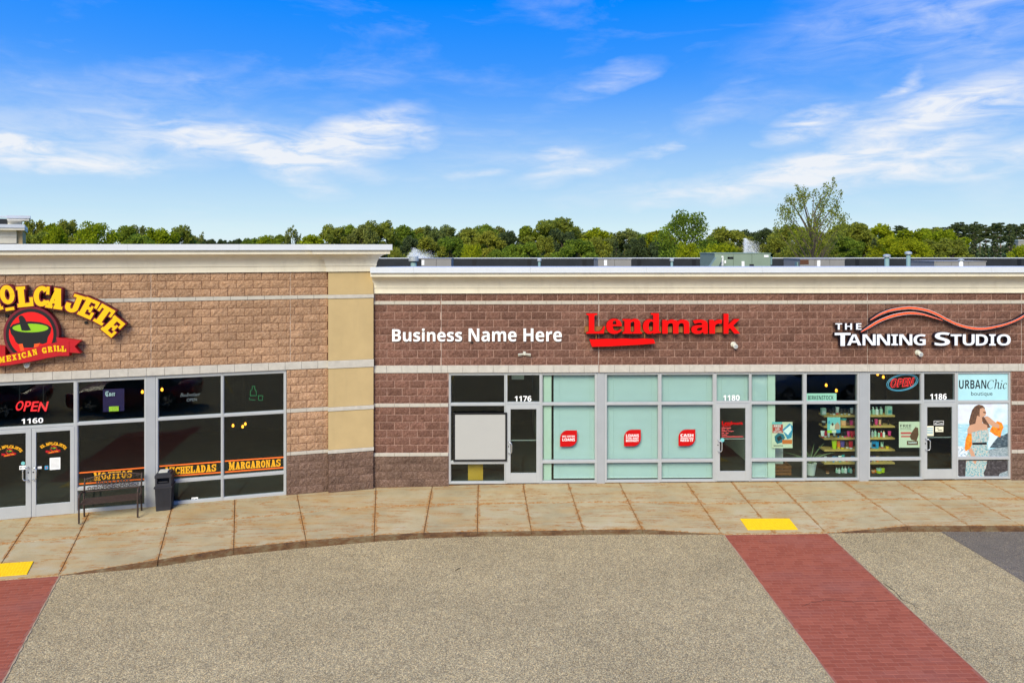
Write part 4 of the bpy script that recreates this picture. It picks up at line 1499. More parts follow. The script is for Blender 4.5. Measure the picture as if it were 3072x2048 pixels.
# restaurant sign: arched slab letters, round mortar-bowl emblem, ribbon
def arch_sign(parent, u, y0, dep, full, ymat=('sign_yellow', 'maroon'), tiny=False):
    """u maps picture coordinates of the sign to local metres; dep: depth of the letters"""
    sc_ = abs(u(100, 0)[0] - u(0, 0)[0]) / 100
    L_ = [('M', -115, 800, 250, 285, 14), ('O', 84, 720, 172, 262, 8), ('L', 290, 742, 190, 282, 5), ('C', 486, 738, 190, 282, -2), ('A', 655, 765, 208, 285, -11), ('J', 878, 826, 205, 260, -20),
          ('E', 1042, 880, 190, 270, -27), ('T', 1212, 962, 205, 265, -33), ('E', 1328, 1094, 190, 262, -43)]
    if full:
        L_ += [('L', -420, 905, 190, 275, 27), ('E', -590, 1000, 190, 275, 34)]
    for ch, cx, cy, w_, h_, ro in L_:
        x, z = u(cx, cy); w2, h2 = w_ * sc_ / 2, h_ * sc_ / 2
        if not tiny:
            mb = MB(); slab_letter(mb, ch, (x - w2, x + w2, z - h2, z + h2), y0 + .012, dep, 1, R(ro), 13 * sc_)
            slab_letter(mb, ch, (x - w2, x + w2, z - h2, z + h2), y0, .009, 0, R(ro))
        else:
            mb = MB(); slab_letter(mb, ch, (x - w2, x + w2, z - h2, z + h2), y0, 0, 0, R(ro))
        part('letter', mb, [M[ymat[0]], M[ymat[1]]], parent)
    if not tiny:
        x, z = u(116, 888); mb = MB()
        c_, s_ = math.cos(R(9)), math.sin(R(9))
        for gx, yy, dp, mi in ((1.0, y0 + .012, dep, 1), (.84, y0, .011, 0)):
            a, b = 62 * sc_ * gx, 30 * sc_ * (gx if gx == 1 else .7)
            mb.poly_y([(x + p * c_ - q * s_, z + p * s_ + q * c_) for p, q in ((-a, -b), (a, -b), (a, b), (-a, b))], yy, yy + dp, mi)
        part('letter_underline', mb, [M[ymat[0]], M[ymat[1]]], parent)
    # emblem
    cx, cy, r0 = 362, 1186, 328

    def ring(r_, squash=1.0, n_=40, ccx=cx, ccy=cy):
        return [u(ccx + r_ * math.cos(k * 2 * math.pi / n_), ccy - r_ * squash * math.sin(k * 2 * math.pi / n_)) for k in range(n_)]
    e = .0012
    layers = [(ring(r0), 'maroon'), (ring(300), 'black'), (ring(262), 'logo_red'), ([u(a, b) for a, b in ((108, 1110), (150, 1070), (250, 1042), (360, 1034), (470, 1045), (560, 1075), (602, 1110), (590, 1170), (560, 1220), (548, 1285), (500, 1302), (455, 1292), (410, 1300), (390, 1345), (270, 1345), (252, 1300), (215, 1305), (180, 1275), (160, 1225), (125, 1180))], 'black'),
              (ring(212, .24, 30, 355, 1113), 'logo_green'), ([u(a, b) for a, b in ((215, 985), (235, 965), (262, 968), (285, 995), (362, 1138), (305, 1146), (250, 1142), (235, 1080))], 'black'),
              ([u(a, b) for a, b in ((215, 1302), (262, 1296), (285, 1380), (240, 1385))], 'logo_orange'), ([u(a, b) for a, b in ((400, 1300), (470, 1290), (440, 1345), (395, 1350))], 'logo_orange')]
    # emblem disk sits under the ribbon
    names = sorted({m_ for _, m_ in layers})
    mb = MB()
    mb.poly_y(layers[0][0], y0 + .02, y0 + .02 + dep, names.index('maroon'))
    for i, (pp, m_) in enumerate(layers[1:]):
        mb.flat(pp, y0 + .02 - e * (i + 1), names.index(m_))
    part('emblem', mb, [M[k] for k in names], parent)
    # ribbon
    mb = MB()
    tail = [u(a, b) for a, b in ((660, 1222), (945, 1265), (876, 1328), (945, 1408), (700, 1392))]
    tail2 = [u(a, b) for a, b in ((-300, 1300), (60, 1330), (60, 1460), (-300, 1480), (-240, 1390))]
    body = [u(a, b) for a, b in ((-80, 1462), (120, 1420), (330, 1362), (560, 1300), (700, 1276), (810, 1268), (815, 1437), (690, 1440), (560, 1462), (330, 1510), (120, 1545), (-80, 1565))]
    mb.poly_y(tail, y0 + .004, y0 + .02 + dep, 0); mb.poly_y(tail2, y0 + .0055, y0 + .02 + dep, 0)
    mb.poly_y([(p[0], p[1] - 8 * sc_) for p in body], y0 + .002, y0 + .018 + dep, 1)
    mb.poly_y(body, y0 - .004, y0 + .017 + dep, 0)
    part('ribbon', mb, [M['ribbon_red'], M['ribbon_dark']], parent)
    txt = [(c_, cx_, cy_, r_) for c_, cx_, cy_, r_ in (('M', 25, 1482, 5), ('E', 105, 1468, 6), ('X', 172, 1455, 8), ('I', 232, 1446, 10), ('C', 282, 1430, 11), ('A', 346, 1414, 12), ('N', 412, 1394, 13),
                                                        ('G', 522, 1374, 9), ('R', 592, 1360, 8), ('I', 648, 1350, 7), ('L', 697, 1352, 6), ('L', 752, 1355, 5))]
    if not tiny:
        for ch, cx_, cy_, ro in txt:
            w_ = {'M': 74, 'I': 30}.get(ch, 54); h_ = 66 if ch != 'X' else 62
            x, z = u(cx_, cy_)
            mb = MB(); slab_letter(mb, ch, (x - w_ * sc_ / 2, x + w_ * sc_ / 2, z - h_ * sc_ * .62, z + h_ * sc_ * .62), y0 - .012, .006, 0, R(ro))
            part('ribbon_letter', mb, M['sign_yellow'], parent)
    else:
        mb = MB()
        for ch, cx_, cy_, ro in txt:
            x, z = u(cx_, cy_); w_ = {'M': 74, 'I': 30}.get(ch, 54)
            slab_letter(mb, ch, (x - w_ * sc_ / 2, x + w_ * sc_ / 2, z - 40 * sc_, z + 40 * sc_), y0 - .0045, 0, 0, R(ro))
        part('ribbon_lettering', mb, M['sign_yellow'], parent)


DM = -.22
t, ox, oz = onwall(WW, 'restaurant_sign', 'yellow arched MOLCAJETE sign with red round bowl emblem and ribbon', 'sign', 90, 1085, DM)
arch_sign(t, lambda a, b: rel(WW, [(a / 3.92, 700 + b / 3.92)], DM, ox, oz)[0], 0, .16, True)
# spacers that carry the sign off the wall
for a, b in ((10, 950), (130, 930), (250, 970), (90, 1000)):
    q = rel(WW, [(a, b)], DM, ox, oz)[0]
    mb = MB(); mb.box(q[0] - .03, q[0] + .03, .17, .235, q[1] - .03, q[1] + .03)
    part('spacer', mb, M['black'], t)

# ---------------- house numbers
for fr, par, txt, a, b, c_, d_ in ((RW, shop, '1176', 1544, 1594, 1187, 1203.5), (RW, shop, '1180', 2169.5, 2219, 1184.5, 1201), (RW, shop, '1186', 2790.5, 2840, 1180.5, 1198), (WW, wing, '1160', 64, 129.5, 1252, 1271.5)):
    ox_, oz_ = fr.px((a + b) / 2, d_, .05)
    mb = MB(); letter(mb, sans(txt), rect(fr, a, b, c_, d_, .078, ox_, oz_), 0, .002, 0, 0)
    part('house_number', mb, M['sign_white'], par, (ox_, .078, oz_))


# ---------------- decals and posters
def decal(fr, name, label, cat, px, py, d=.076, group=None):
    return onwall(fr, name, label, cat, px, py, d, group)


# hatched strips with drink names on the restaurant glass
for txt, x0, x1, yl0, yr0, yl1, yr1, tx0, tx1, ty0, ty1, nm in (
        ('MOJITOS', 236, 437, 1418, 1402, 1451, 1436, 281, 396, 1410, 1440, 'MOJITOS strip of yellow letters on the pane behind the bench'),
        ('MICHELADAS', 478, 665, 1398, 1384, 1430, 1416, 496, 648.5, 1391.5, 1424, 'MICHELADAS strip of yellow letters beside the litter bin'),
        ('MARGARONAS', 674, 852.5, 1382.5, 1370.5, 1415.5, 1401.5, 686, 842, 1376, 1409, 'MARGARONAS strip of yellow letters on the pane nearest the pilaster')):
    t, ox, oz = decal(WW, 'window_lettering', nm, 'decal', (x0 + x1) / 2, (yl0 + yr1) / 2 + 8, .076, 'drink names on the restaurant glass')
    for (ya, yb) in ((yl0, yr0), (yl1, yr1)):
        q = rel(WW, [(x0, ya - 2), (x1, yb - 2), (x1, yb + 2), (x0, ya + 2)], .076, ox, oz)
        mb = MB(); mb.poly_y(q, 0, .002)
        part('stripe', mb, M['decal_orange'], t)
    sl = (yr0 - yl0) / (x1 - x0)
    ws = [{'M': .95, 'I': .42, 'J': .66, 'T': .7, 'A': .78}.get(ch, .7) for ch in txt]
    tot = sum(ws) + .06 * (len(ws) - 1); k = (tx1 - tx0) / tot; x = tx0
    for i, (ch, w_) in enumerate(zip(txt, ws)):
        yc = (ty0 + ty1) / 2 + sl * (x + w_ * k / 2 - (tx0 + tx1) / 2)
        hh = 11.5 if i not in (0,) else 13
        r4 = rect(WW, x, x + w_ * k, yc - hh, yc + hh, .076, ox, oz)
        mb = MB(); slab_letter(mb, ch, r4, 0, .002, 0)
        part('letter', mb, M['decal_yellow'], t)
        x += (w_ + .06) * k

# emblem stickers on the two restaurant doors
for (bx, by, lab) in ((475, 880, 'arched EL MOLCAJETE sticker on the right-hand restaurant door'), (-45, 915, 'arched EL MOLCAJETE sticker on the left-hand restaurant door')):
    cxp, cyp = (bx + 155) / 3.92, 1100 + (by + 100) / 3.92
    t, ox, oz = decal(WW, 'door_sticker', lab, 'decal', cxp, cyp, .030, 'emblem stickers on the restaurant doors')
    k = 315 / 2180

    def uu(a, b, bx=bx, by=by, ox=ox, oz=oz):
        return rel(WW, [((bx + (a + 690) * k) / 3.92, 1100 + (by + (b - 590) * k) / 3.92 + 0)], .030, ox, oz)[0]
    arch_sign(t, uu, 0, .0002, True, ('decal_yellow', 'maroon'), tiny=True)

# red leaf-shaped loan decals
for a, b, c_, d_, lines, lab in (
        (1680, 1731, 1290, 1339, (('WE OFFER', .12, .88, .42, .30 + .02), ('LOANS', .14, .88, .66, .48)), 'red leaf decal reading WE OFFER LOANS left of the grey column'),
        (1872, 1922.5, 1288, 1338, (('LOANS', .12, .88, .43, .27), ('FOR ANY', .12, .88, .575, .46), ('BUDGET', .12, .88, .73, .60)), 'red leaf decal reading LOANS FOR ANY BUDGET'),
        (2035.5, 2086, 1287.5, 1337, (('CASH', .12, .88, .44, .27), ('WHEN YOU', .12, .88, .58, .47), ('NEED IT', .12, .88, .73, .60)), 'red leaf decal reading CASH WHEN YOU NEED IT')):
    t, ox, oz = decal(RW, 'window_decal', lab, 'decal', (a + b) / 2, d_, .076, 'red leaf decals on the blinds windows')
    x0, x1, z0, z1 = rect(RW, a, b, c_, d_, .076, ox, oz)
    w_, h_ = x1 - x0, z1 - z0; rr = w_ * .46
    pts = [(x0, z0), (x1 - rr, z0)] + [(x1 - rr + rr * math.sin(k * math.pi / 16), z0 + rr - rr * math.cos(k * math.pi / 16)) for k in range(1, 9)]
    pts += [(x1, z1), (x0 + rr, z1)] + [(x0 + rr - rr * math.sin(k * math.pi / 16), z1 - rr + rr * math.cos(k * math.pi / 16)) for k in range(1, 9)]
    mb = MB(); mb.poly_y(pts, 0, .002)
    part('backing', mb, M['decal_red'], t)
    for txt, fx0, fx1, fy1, fy0 in lines:
        mb = MB(); letter(mb, sans(txt), (x0 + fx0 * w_, x0 + fx1 * w_, z1 - fy1 * h_, z1 - fy0 * h_), -.0015, 0, 0, 0)
        part('lettering', mb, M['sign_white'], t)

# grey digital overlay rectangle, built as a board over the vacant window
t, ox, oz = onwall(RW, 'overlay_board', 'blank grey overlay rectangle with thick black border over the vacant shop window', 'board', 1440, 1383.6, -.02)
x0, x1, z0, z1 = rect(RW, 1359.7, 1521, 1237.4, 1383.6, -.02, ox, oz)
bw = .048
mb = MB(); mb.box(x0, x1, 0, .03, z0, z0 + bw); mb.box(x0, x1, 0, .03, z1 - bw, z1); mb.box(x0, x0 + bw, .0005, .0295, z0 + bw, z1 - bw); mb.box(x1 - bw, x1, .0005, .0295, z0 + bw, z1 - bw)
part('border', mb, M['black'], t)
mb = MB(); mb.box(x0 + bw * .9, x1 - bw * .9, .006, .028, z0 + bw * .9, z1 - bw * .9)
part('face', mb, M['board_grey'], t)
for a in (x0 + .25, x1 - .25):
    mb = MB(); mb.box(a - .02, a + .02, .03, .055, z0 + .3, z1 - .3)
    part('mount', mb, M['black'], t)
# upright ochre strip inside the vacant shop window
x0, z0 = RW.px(1404, 1447, .3); x1, z1 = RW.px(1449, 1372, .3)
mb = MB(); mb.box(-(x1 - x0) / 2, (x1 - x0) / 2, 0, .03, 0, z1 + .03)
tag(put('ochre_strip', mb.mesh('ochre_strip', M['ochre']), None, RW.w((x0 + x1) / 2, .3, .012)), 'ochre yellow upright strip inside behind the vacant shop window', 'board')


def poster(name, label, cat, fr, box, d, layers, group=None, thick=.002):
    """flat print: layers of (points in picture coordinates mapped by the caller, material) on a backing sheet"""
    a, b, c_, d_ = box
    t, ox, oz = onwall(fr, name, label, cat, (a + b) / 2, d_, d, group)
    x0, x1, z0, z1 = rect(fr, a, b, c_, d_, d, ox, oz)
    w_, h_ = x1 - x0, z1 - z0
    names, mb = [], MB()

    def mi(k):
        if k not in names:
            names.append(k)
        return names.index(k)
    mb.box(x0, x1, 0, thick, z0, z1, mi(layers[0][1]))
    y = 0
    for L_ in layers[1:]:
        y -= .0004
        if isinstance(L_[0], str):
            txt, mk, fx0, fx1, fy0, fy1 = L_[:6]
            st = L_[6] if len(L_) > 6 else sans
            letter(mb, st(txt), (x0 + fx0 * w_, x0 + fx1 * w_, z1 - fy1 * h_, z1 - fy0 * h_), y, 0, mi(mk), 0)
        else:
            mb.flat([(x0 + p[0] * w_, z1 - p[1] * h_) for p in L_[0]], y, mi(L_[1]))
    return put(name, mb.mesh(name, [M[k] for k in names]), None, t.location, fr.phi), t


def finish(pt, label, cat, group=None):
    o, t = pt
    bpy.data.objects.remove(t)
    return tag(o, label, cat, group)


def box4(x0, y0, x1, y1): return [(x0, y0), (x1, y0), (x1, y1), (x0, y1)]


def noisy(name, cols, scale=18, stretch=None):
    m, nt, N, L, b = mat_new(name)
    f = noise(nt, scale, 5, 0.6, stretch=stretch)
    k = len(cols)
    L.new(ramp(nt, f, [(0.30 + 0.4 * i / (k - 1), c) for i, c in enumerate(cols)]), b.inputs['Base Color'])
    b.inputs['Roughness'].default_value = .5
    return m


for k, c in dict(p_sky=(206, 224, 238), p_mint=(190, 226, 210), p_teal=(20, 110, 130), p_blue=(60, 150, 190), p_red=(206, 74, 62), p_orange=(228, 116, 50), p_cream=(226, 222, 196), p_ink=(24, 28, 34),
                 p_pink=(226, 90, 90), p_brown=(110, 70, 48), p_aqua=(168, 214, 224), p_skin=(196, 150, 122), p_hair=(74, 52, 42), p_lime=(176, 206, 60), p_tealsky=(120, 196, 196), p_navy=(30, 44, 60)).items():
    M[k] = plain(k, srgb(*c), .5, .04)
M['p_scape'] = noisy('p_scape', [srgb(186, 212, 232), srgb(216, 228, 240), srgb(206, 206, 222)], 2.2)
M['p_sea'] = noisy('p_sea', [srgb(132, 186, 208), srgb(160, 206, 222), srgb(206, 226, 232)], 9, (1, 1, 4))
M['p_foam'] = noisy('p_foam', [srgb(40, 110, 140), srgb(206, 218, 230), srgb(236, 240, 246)], 16)
M['p_rock'] = noisy('p_rock', [srgb(36, 46, 56), srgb(66, 84, 96), srgb(120, 136, 144)], 12, (1, 1, 2))
M['p_rock2'] = noisy('p_rock2', [srgb(84, 100, 110), srgb(140, 156, 164), srgb(176, 186, 192)], 22, (1, 1, 2))
M['p_rock3'] = noisy('p_rock3', [srgb(34, 30, 34), srgb(60, 56, 60), srgb(104, 100, 104)], 16)
M['p_dress'] = noisy('p_dress', [srgb(60, 110, 124), srgb(128, 170, 178), srgb(186, 196, 190), srgb(206, 130, 108)], 26)
M['p_silk'] = noisy('p_silk', [srgb(196, 84, 16), srgb(234, 132, 24), srgb(240, 160, 60)], 14)
M['p_hairn'] = noisy('p_hairn', [srgb(48, 34, 28), srgb(92, 64, 48), srgb(134, 98, 72)], 30, (3, 3, .5))

Iu = (2872.6, 3025)
DP = .074
finish(poster('window_graphic', '', '', RW, (Iu[0] - 1, Iu[1] + 1, 1117, 1202.5), DP, [(None, 'p_aqua'), ('URBAN', 'p_ink', .035, .565, .26, .57, sans), ('Chic', 'p_ink', .58, .965, .24, .58, ital), ('boutique', 'p_ink', .27, .685, .665, .85, str)]),
       'pale blue URBAN Chic boutique graphic in the far right transom', 'window graphic')


def q2(lst, x0, y0, w_, h_): return [((a - x0) / w_, (b - y0) / h_) for a, b in lst]


mid = lambda lst: q2(lst, 1125, 537, 627, 673)
low = lambda lst: q2(lst, 1118, 1242, 630, 210)
finish(poster('window_graphic', '', '', RW, (Iu[0] - 1, Iu[1] + 1, 1208.5, 1374.5), DP, [(None, 'p_scape'),
       (mid([(1125, 790), (1752, 800), (1752, 1210), (1125, 1210)]), 'p_sea'), (mid([(1125, 1050), (1260, 1090), (1300, 1210), (1125, 1210)]), 'p_foam'),
       (mid([(1500, 880), (1620, 920), (1600, 1010), (1500, 1090)]), 'p_sky'),
       (mid([(1752, 893), (1700, 925), (1620, 950), (1570, 1010), (1520, 1080), (1752, 1090)]), 'p_rock'), (mid([(1490, 1110), (1600, 1085), (1752, 1072), (1752, 1210), (1480, 1210)]), 'p_rock2'),
       (mid([(1545, 830), (1610, 756), (1665, 775), (1690, 830), (1668, 880), (1650, 955), (1585, 930), (1520, 880)]), 'p_silk'),
       (mid([(1455, 702), (1490, 694), (1520, 712), (1570, 755), (1640, 805), (1632, 845), (1545, 815), (1470, 765)]), 'p_skin'),
       (mid([(1340, 575), (1385, 553), (1435, 565), (1462, 595), (1450, 650), (1405, 690), (1385, 760), (1335, 795), (1275, 815), (1268, 760), (1285, 690), (1305, 620)]), 'p_hairn'),
       (mid([(1405, 700), (1440, 690), (1500, 780), (1530, 830), (1470, 850)]), 'p_hairn'),
       (mid([(1400, 605), (1440, 592), (1462, 612), (1478, 655), (1468, 690), (1430, 708), (1395, 690)]), 'p_skin'),
       (mid([(1365, 690), (1425, 705), (1432, 780), (1488, 805), (1495, 865), (1310, 890), (1300, 960), (1250, 960), (1250, 850), (1275, 805), (1345, 785)]), 'p_skin'),
       (mid([(1440, 640), (1474, 645), (1470, 660), (1440, 655)]), 'p_hair'),
       (mid([(1300, 895), (1400, 868), (1505, 862), (1515, 960), (1490, 1018), (1312, 1018), (1298, 960)]), 'p_dress'),
       (mid([(1300, 1045), (1485, 1042), (1505, 1110), (1510, 1210), (1215, 1210), (1262, 1130)]), 'p_dress'),
       (mid([(1255, 905), (1298, 912), (1305, 1030), (1285, 1085), (1228, 1122), (1214, 1090), (1228, 970)]), 'p_silk'),
       (mid([(1262, 1100), (1300, 1082), (1352, 1195), (1330, 1210), (1300, 1205)]), 'p_skin'),
       (mid([(1308, 1016), (1482, 1014), (1484, 1042), (1306, 1045)]), 'p_ink')]),
       'tall window graphic of a woman in a floral dress by the sea', 'window graphic')
finish(poster('window_graphic', '', '', RW, (Iu[0] - 1, Iu[1] + 1, 1381, 1433), DP, [(None, 'p_rock3'),
       (low([(1620, 1452), (1640, 1400), (1748, 1360), (1748, 1452)]), 'p_rock2'), (low([(1118, 1420), (1190, 1452), (1118, 1452)]), 'p_foam'),
       (low([(1228, 1242), (1482, 1242), (1470, 1330), (1440, 1390), (1455, 1452), (1215, 1452)]), 'p_dress'), (low([(1310, 1242), (1350, 1242), (1350, 1275), (1330, 1280)]), 'p_skin')]),
       'dress hem and dark rocks graphic on the low far right pane', 'window graphic')
finish(poster('poster', '', '', RW, (2316, 2377.5, 1265, 1343.5), .094, [(None, 'p_cream'), (box4(0, 0, .5, .12), 'p_tealsky'), (box4(.02, .09, .53, .42), 'p_red'), ('FREE', 'sign_white', .09, .43, .11, .20), ('$25', 'sign_white', .16, .36, .23, .32),
       ('GIFT CARD', 'sign_white', .08, .46, .345, .40), ([(.5, .3), (.85, .05), (1, .15), (1, .35), (.95, .6), (.75, .66)], 'p_blue'), ([(.55, .35), (.9, .12), (.96, .3), (.78, .5)], 'sign_white'),
       ([(.12, .55), (.3, .42), (.55, .46), (.64, .6), (.5, .78), (.25, .84), (.15, .72)], 'p_teal'), ([(.22, .6), (.4, .5), (.5, .64), (.3, .75)], 'p_ink'), (box4(.5, .68, .98, .84), 'p_orange'), ('BIRKENSTOCK', 'p_ink', .08, .54, .885, .935)]),
       'poster offering a FREE $25 gift card with a sandal picture', 'poster')
finish(poster('poster', '', '', RW, (2697, 2758.7, 1264, 1342), .094, [(None, 'p_cream'), ('FREE', 'p_ink', .06, .6, .11, .21), ('DELUXE MINI', 'p_ink', .06, .56, .235, .265), ('GIFT W/ PURCHASE', 'p_ink', .06, .6, .29, .32),
       (box4(.08, .40, .6, .48), 'p_pink'), (box4(.1, .54, .55, .60), 'p_pink'), ([(.62, .4), (.8, .2), (.93, .25), (.95, .5), (.85, .75), (.6, .7), (.52, .58)], 'p_brown'), (box4(.38, .74, .92, .9), 'p_brown'), ('SUMMER', 'sign_white', .45, .86, .78, .85)]),
       'cream poster reading FREE beside the tanning studio door', 'poster')
finish(poster('poster', '', '', RW, (2482, 2521, 1251, 1298), .094, [(None, 'p_tealsky'), (box4(0, .82, .35, 1), 'p_lime'), (box4(.35, .82, .68, 1), 'p_cream'), (box4(.68, .8, 1, 1), 'p_blue'),
       ([(.2, .78), (.22, .5), (.42, .35), (.6, .5), (.62, .78)], 'p_cream'), ([(.55, .78), (.6, .45), (.78, .3), (.95, .5), (.95, .78)], 'p_skin'), ([(.3, .45), (.4, .33), (.5, .45), (.4, .56)], 'p_hair'), ([(.05, .25), (.2, .22), (.22, .4), (.08, .42)], 'p_blue')]),
       'small square poster of two people hung before the display shelves', 'poster')
finish(poster('brand_sign', '', '', RW, (2418.6, 2509.5, 1179.5, 1205), .095, [(None, 'p_mint'), ('BIRKENSTOCK', 'p_navy', .06, .9, .26, .76, sans)], thick=.02),
       'mint BIRKENSTOCK sign standing on the transom bar', 'sign')
# lettering and stickers on the glass doors
t, ox, oz = decal(RW, 'door_lettering', 'red Lendmark name and office hours lettered on the glass door', 'decal', 2196, 1315, .040)
for txt, st, a, b, c_, d_ in (('Lend', serif, 2164.5, 2197, 1263, 1273.5), ('mark', sans, 2197.5, 2229, 1264.5, 1273.5), ('Office Hours', sans, 2165, 2193, 1280.5, 1285), ('Mon. - Fri.', sans, 2165, 2187, 1286.3, 1290),
                              ('9:00am - 5:00pm', sans, 2165, 2201, 1291, 1295), ('Sat. - Sun.', sans, 2165, 2187, 1296.3, 1300), ('Closed', sans, 2165, 2181, 1301.5, 1305.3), ('www.lendmarkfinancial.com', sans, 2165, 2229, 1306.5, 1311)):
    mb = MB(); letter(mb, st(txt), rect(RW, a, b, c_, d_, .040, ox, oz), 0, .001, 0, 0, offset=.02)
    part('line_of_lettering', mb, M['p_pink'] if c_ > 1275 else M['decal_red'], t)
mb = MB(); mb.poly_y(rel(RW, [(2166, 1275), (2193, 1274.5), (2193, 1276.5), (2168, 1278)], .04, ox, oz), 0, .001)
part('underline', mb, M['decal_red'], t)


def sticker(fr, box, mk, label, cat='sticker', d=.038, lines=(), ink='p_ink', round_=False):
    a, b, c_, d_ = box
    L_ = [(None, mk)] + list(lines)
    if round_:
        t, ox, oz = decal(fr, 'sticker', label, cat, (a + b) / 2, (c_ + d_) / 2, d)
        r_ = (fr.px(b, 1300, d)[0] - fr.px(a, 1300, d)[0]) / 2
        mb = MB(); mb.poly_y([(r_ * math.cos(k * math.pi / 8), r_ * math.sin(k * math.pi / 8)) for k in range(16)], 0, .002)
        bpy.data.objects.remove(t)
        return tag(put('sticker', mb.mesh('sticker', M[mk]), None, fr.w(ox, d, oz), fr.phi), label, cat)
    return finish(poster('sticker', '', '', fr, box, d, L_), label, cat)


HOURS = (box4(.12, .25, .2, .7), 'p_ink'), (box4(.32, .25, .4, .7), 'p_ink'), (box4(.55, .45, .88, .6), 'p_ink')
sticker(WW, (149, 181, 1371, 1409), 'white', 'white paper notice taped to the right restaurant door', 'notice', lines=[(box4(.12, .1 + .1 * k, .88, .13 + .1 * k), 'board_grey') for k in range(8)])
sticker(WW, (58, 79, 1395, 1408.5), 'white', 'white sticker with black marks on the left restaurant door', lines=HOURS)
sticker(WW, (113, 125, 1398, 1406), 'white', 'tiny white sticker on the right restaurant door', lines=HOURS)
sticker(WW, (134, 145, 1396, 1408), 'p_blue', 'small blue square sticker on the right restaurant door', lines=[([(.3, .3), (.7, .3), (.7, .7), (.3, .7)], 'p_red')])
sticker(WW, (63, 75, 1384, 1394), 'p_tealsky', 'round pale blue sticker on the left restaurant door', round_=True)
sticker(WW, (574.5, 594, 1490, 1502), 'white', 'white sticker with black marks low on the restaurant pane', d=.076, lines=HOURS)
sticker(RW, (2161, 2173, 1313.5, 1325), 'p_tealsky', 'round teal sticker on the glass door numbered 1180', round_=True)
sticker(RW, (2779.5, 2801, 1277, 1307), 'p_cream', 'pale notice taped at the left of the tanning studio door', 'notice', lines=[(box4(.1, .2 + .17 * k, .9, .27 + .17 * k), 'p_blue') for k in range(4)])
sticker(RW, (2806, 2830, 1279, 1295), 'p_cream', 'small cream card on the tanning studio door', 'notice', lines=[(box4(.15, .3, .45, .42), 'p_ink'), (box4(.3, .6, .85, .72), 'p_ink')])
t, ox, oz = decal(RW, 'door_sticker', 'white outlined wave emblem sticker on the tanning studio door', 'decal', 2816, 1273.5, .038)
x0, x1, z0, z1 = rect(RW, 2801.5, 2831, 1261.5, 1274, .038, ox, oz)
mb = MB(); w_ = .008
mb.box(x0, x1, 0, .001, z0, z0 + w_); mb.box(x0, x1, 0, .001, z1 - w_, z1); mb.box(x0, x0 + w_, 0, .001, z0 + w_, z1 - w_); mb.box(x1 - w_, x1, 0, .001, z0 + w_, z1 - w_)
part('outline', mb, M['sign_white'], t)
mb = MB(); ww_ = x1 - x0
mb.tube([(x0 + ww_ * a, -.001, z0 + (z1 - z0) * b) for a, b in ((.12, .3), (.25, .6), (.4, .72), (.55, .6), (.7, .42), (.9, .5))], .005, 4)
part('wave', mb, M['sign_white'], t)
mb = MB(); letter(mb, sans('TANNING STUDIO'), (x0 + .1 * ww_, x1 - .08 * ww_, z0 + .018, z0 + .034), 0, .001, 0, 0)
part('lettering', mb, M['sign_white'], t)

# lit OPEN signs
t, ox, oz = onwall(WW, 'open_sign', 'red OPEN sign glowing inside the restaurant transom', 'sign', 90, 1233, .16)
for ch, a, b in (('O', 44, 66), ('P', 70, 88), ('E', 91, 110), ('N', 113, 139)):
    r4 = rect(WW, a, b, 1202, 1232, .16, ox, oz); dz = -(a - 44) * .0003
    v_, f_ = glyphs(ch)
    mb = MB(); letter(mb, ch, (r4[0], r4[1], r4[2] + dz, r4[3] + dz), 0, .02, 0, 0, offset=.012)
    mb.v = [(x + (z - r4[2]) * .22, y, z) for x, y, z in mb.v]
    part('letter_tube', mb, M['neon_red'], t)
mb = MB(); r4 = rect(WW, 42, 142, 1214, 1218, .17, ox, oz); mb.box(r4[0], r4[1], .025, .04, r4[2], r4[3]); mb.box(r4[0] + .1, r4[0] + .115, .025, .04, r4[3], .62); mb.box(r4[1] - .1, r4[1] - .085, .025, .04, r4[3], .62)
part('frame', mb, M['black'], t)
t, ox, oz = onwall(RW, 'open_sign', 'oval blue ringed OPEN neon sign in the tanning studio window', 'sign', 2707, 1172, .16)
x0, x1, z0, z1 = rect(RW, 2660, 2754, 1122, 1171.5, .16, ox, oz)
cx, cz = (x0 + x1) / 2, (z0 + z1) / 2
for s_ in (1.0, .9):
    mb = MB(); mb.tube([(cx + (x1 - x0) / 2 * s_ * math.cos(k * math.pi / 18) + .0, 0, cz + (z1 - z0) / 2 * s_ * math.sin(k * math.pi / 18) + .06 * math.cos(k * math.pi / 18)) for k in range(37)], .010, 5, caps=False)
    part('ring_tube', mb, M['neon_blue'], t)
w_ = x1 - x0
mb = MB(); letter(mb, sans('OPEN'), (cx - w_ * .36, cx + w_ * .36, cz - .125, cz + .115), 0, .02, 0, 0, offset=.03)
letter(mb, sans('OPEN'), (cx - w_ * .345, cx + w_ * .345, cz - .105, cz + .095), -.003, 0, 1, 0, offset=-.012)
mb.v = [(x + (z - cz) * .22, y, z + (x - cx) * .06) for x, y, z in mb.v]
part('lettering', mb, [M['neon_red'], M['black']], t)
mb = MB(); mb.box(x0 + .1, x1 - .1, .024, .034, cz - .01, cz + .01); mb.box(cx - .3, cx - .29, .024, .034, cz, LB - oz); mb.box(cx + .29, cx + .30, .024, .034, cz, LB - oz)
part('frame', mb, M['black'], t)
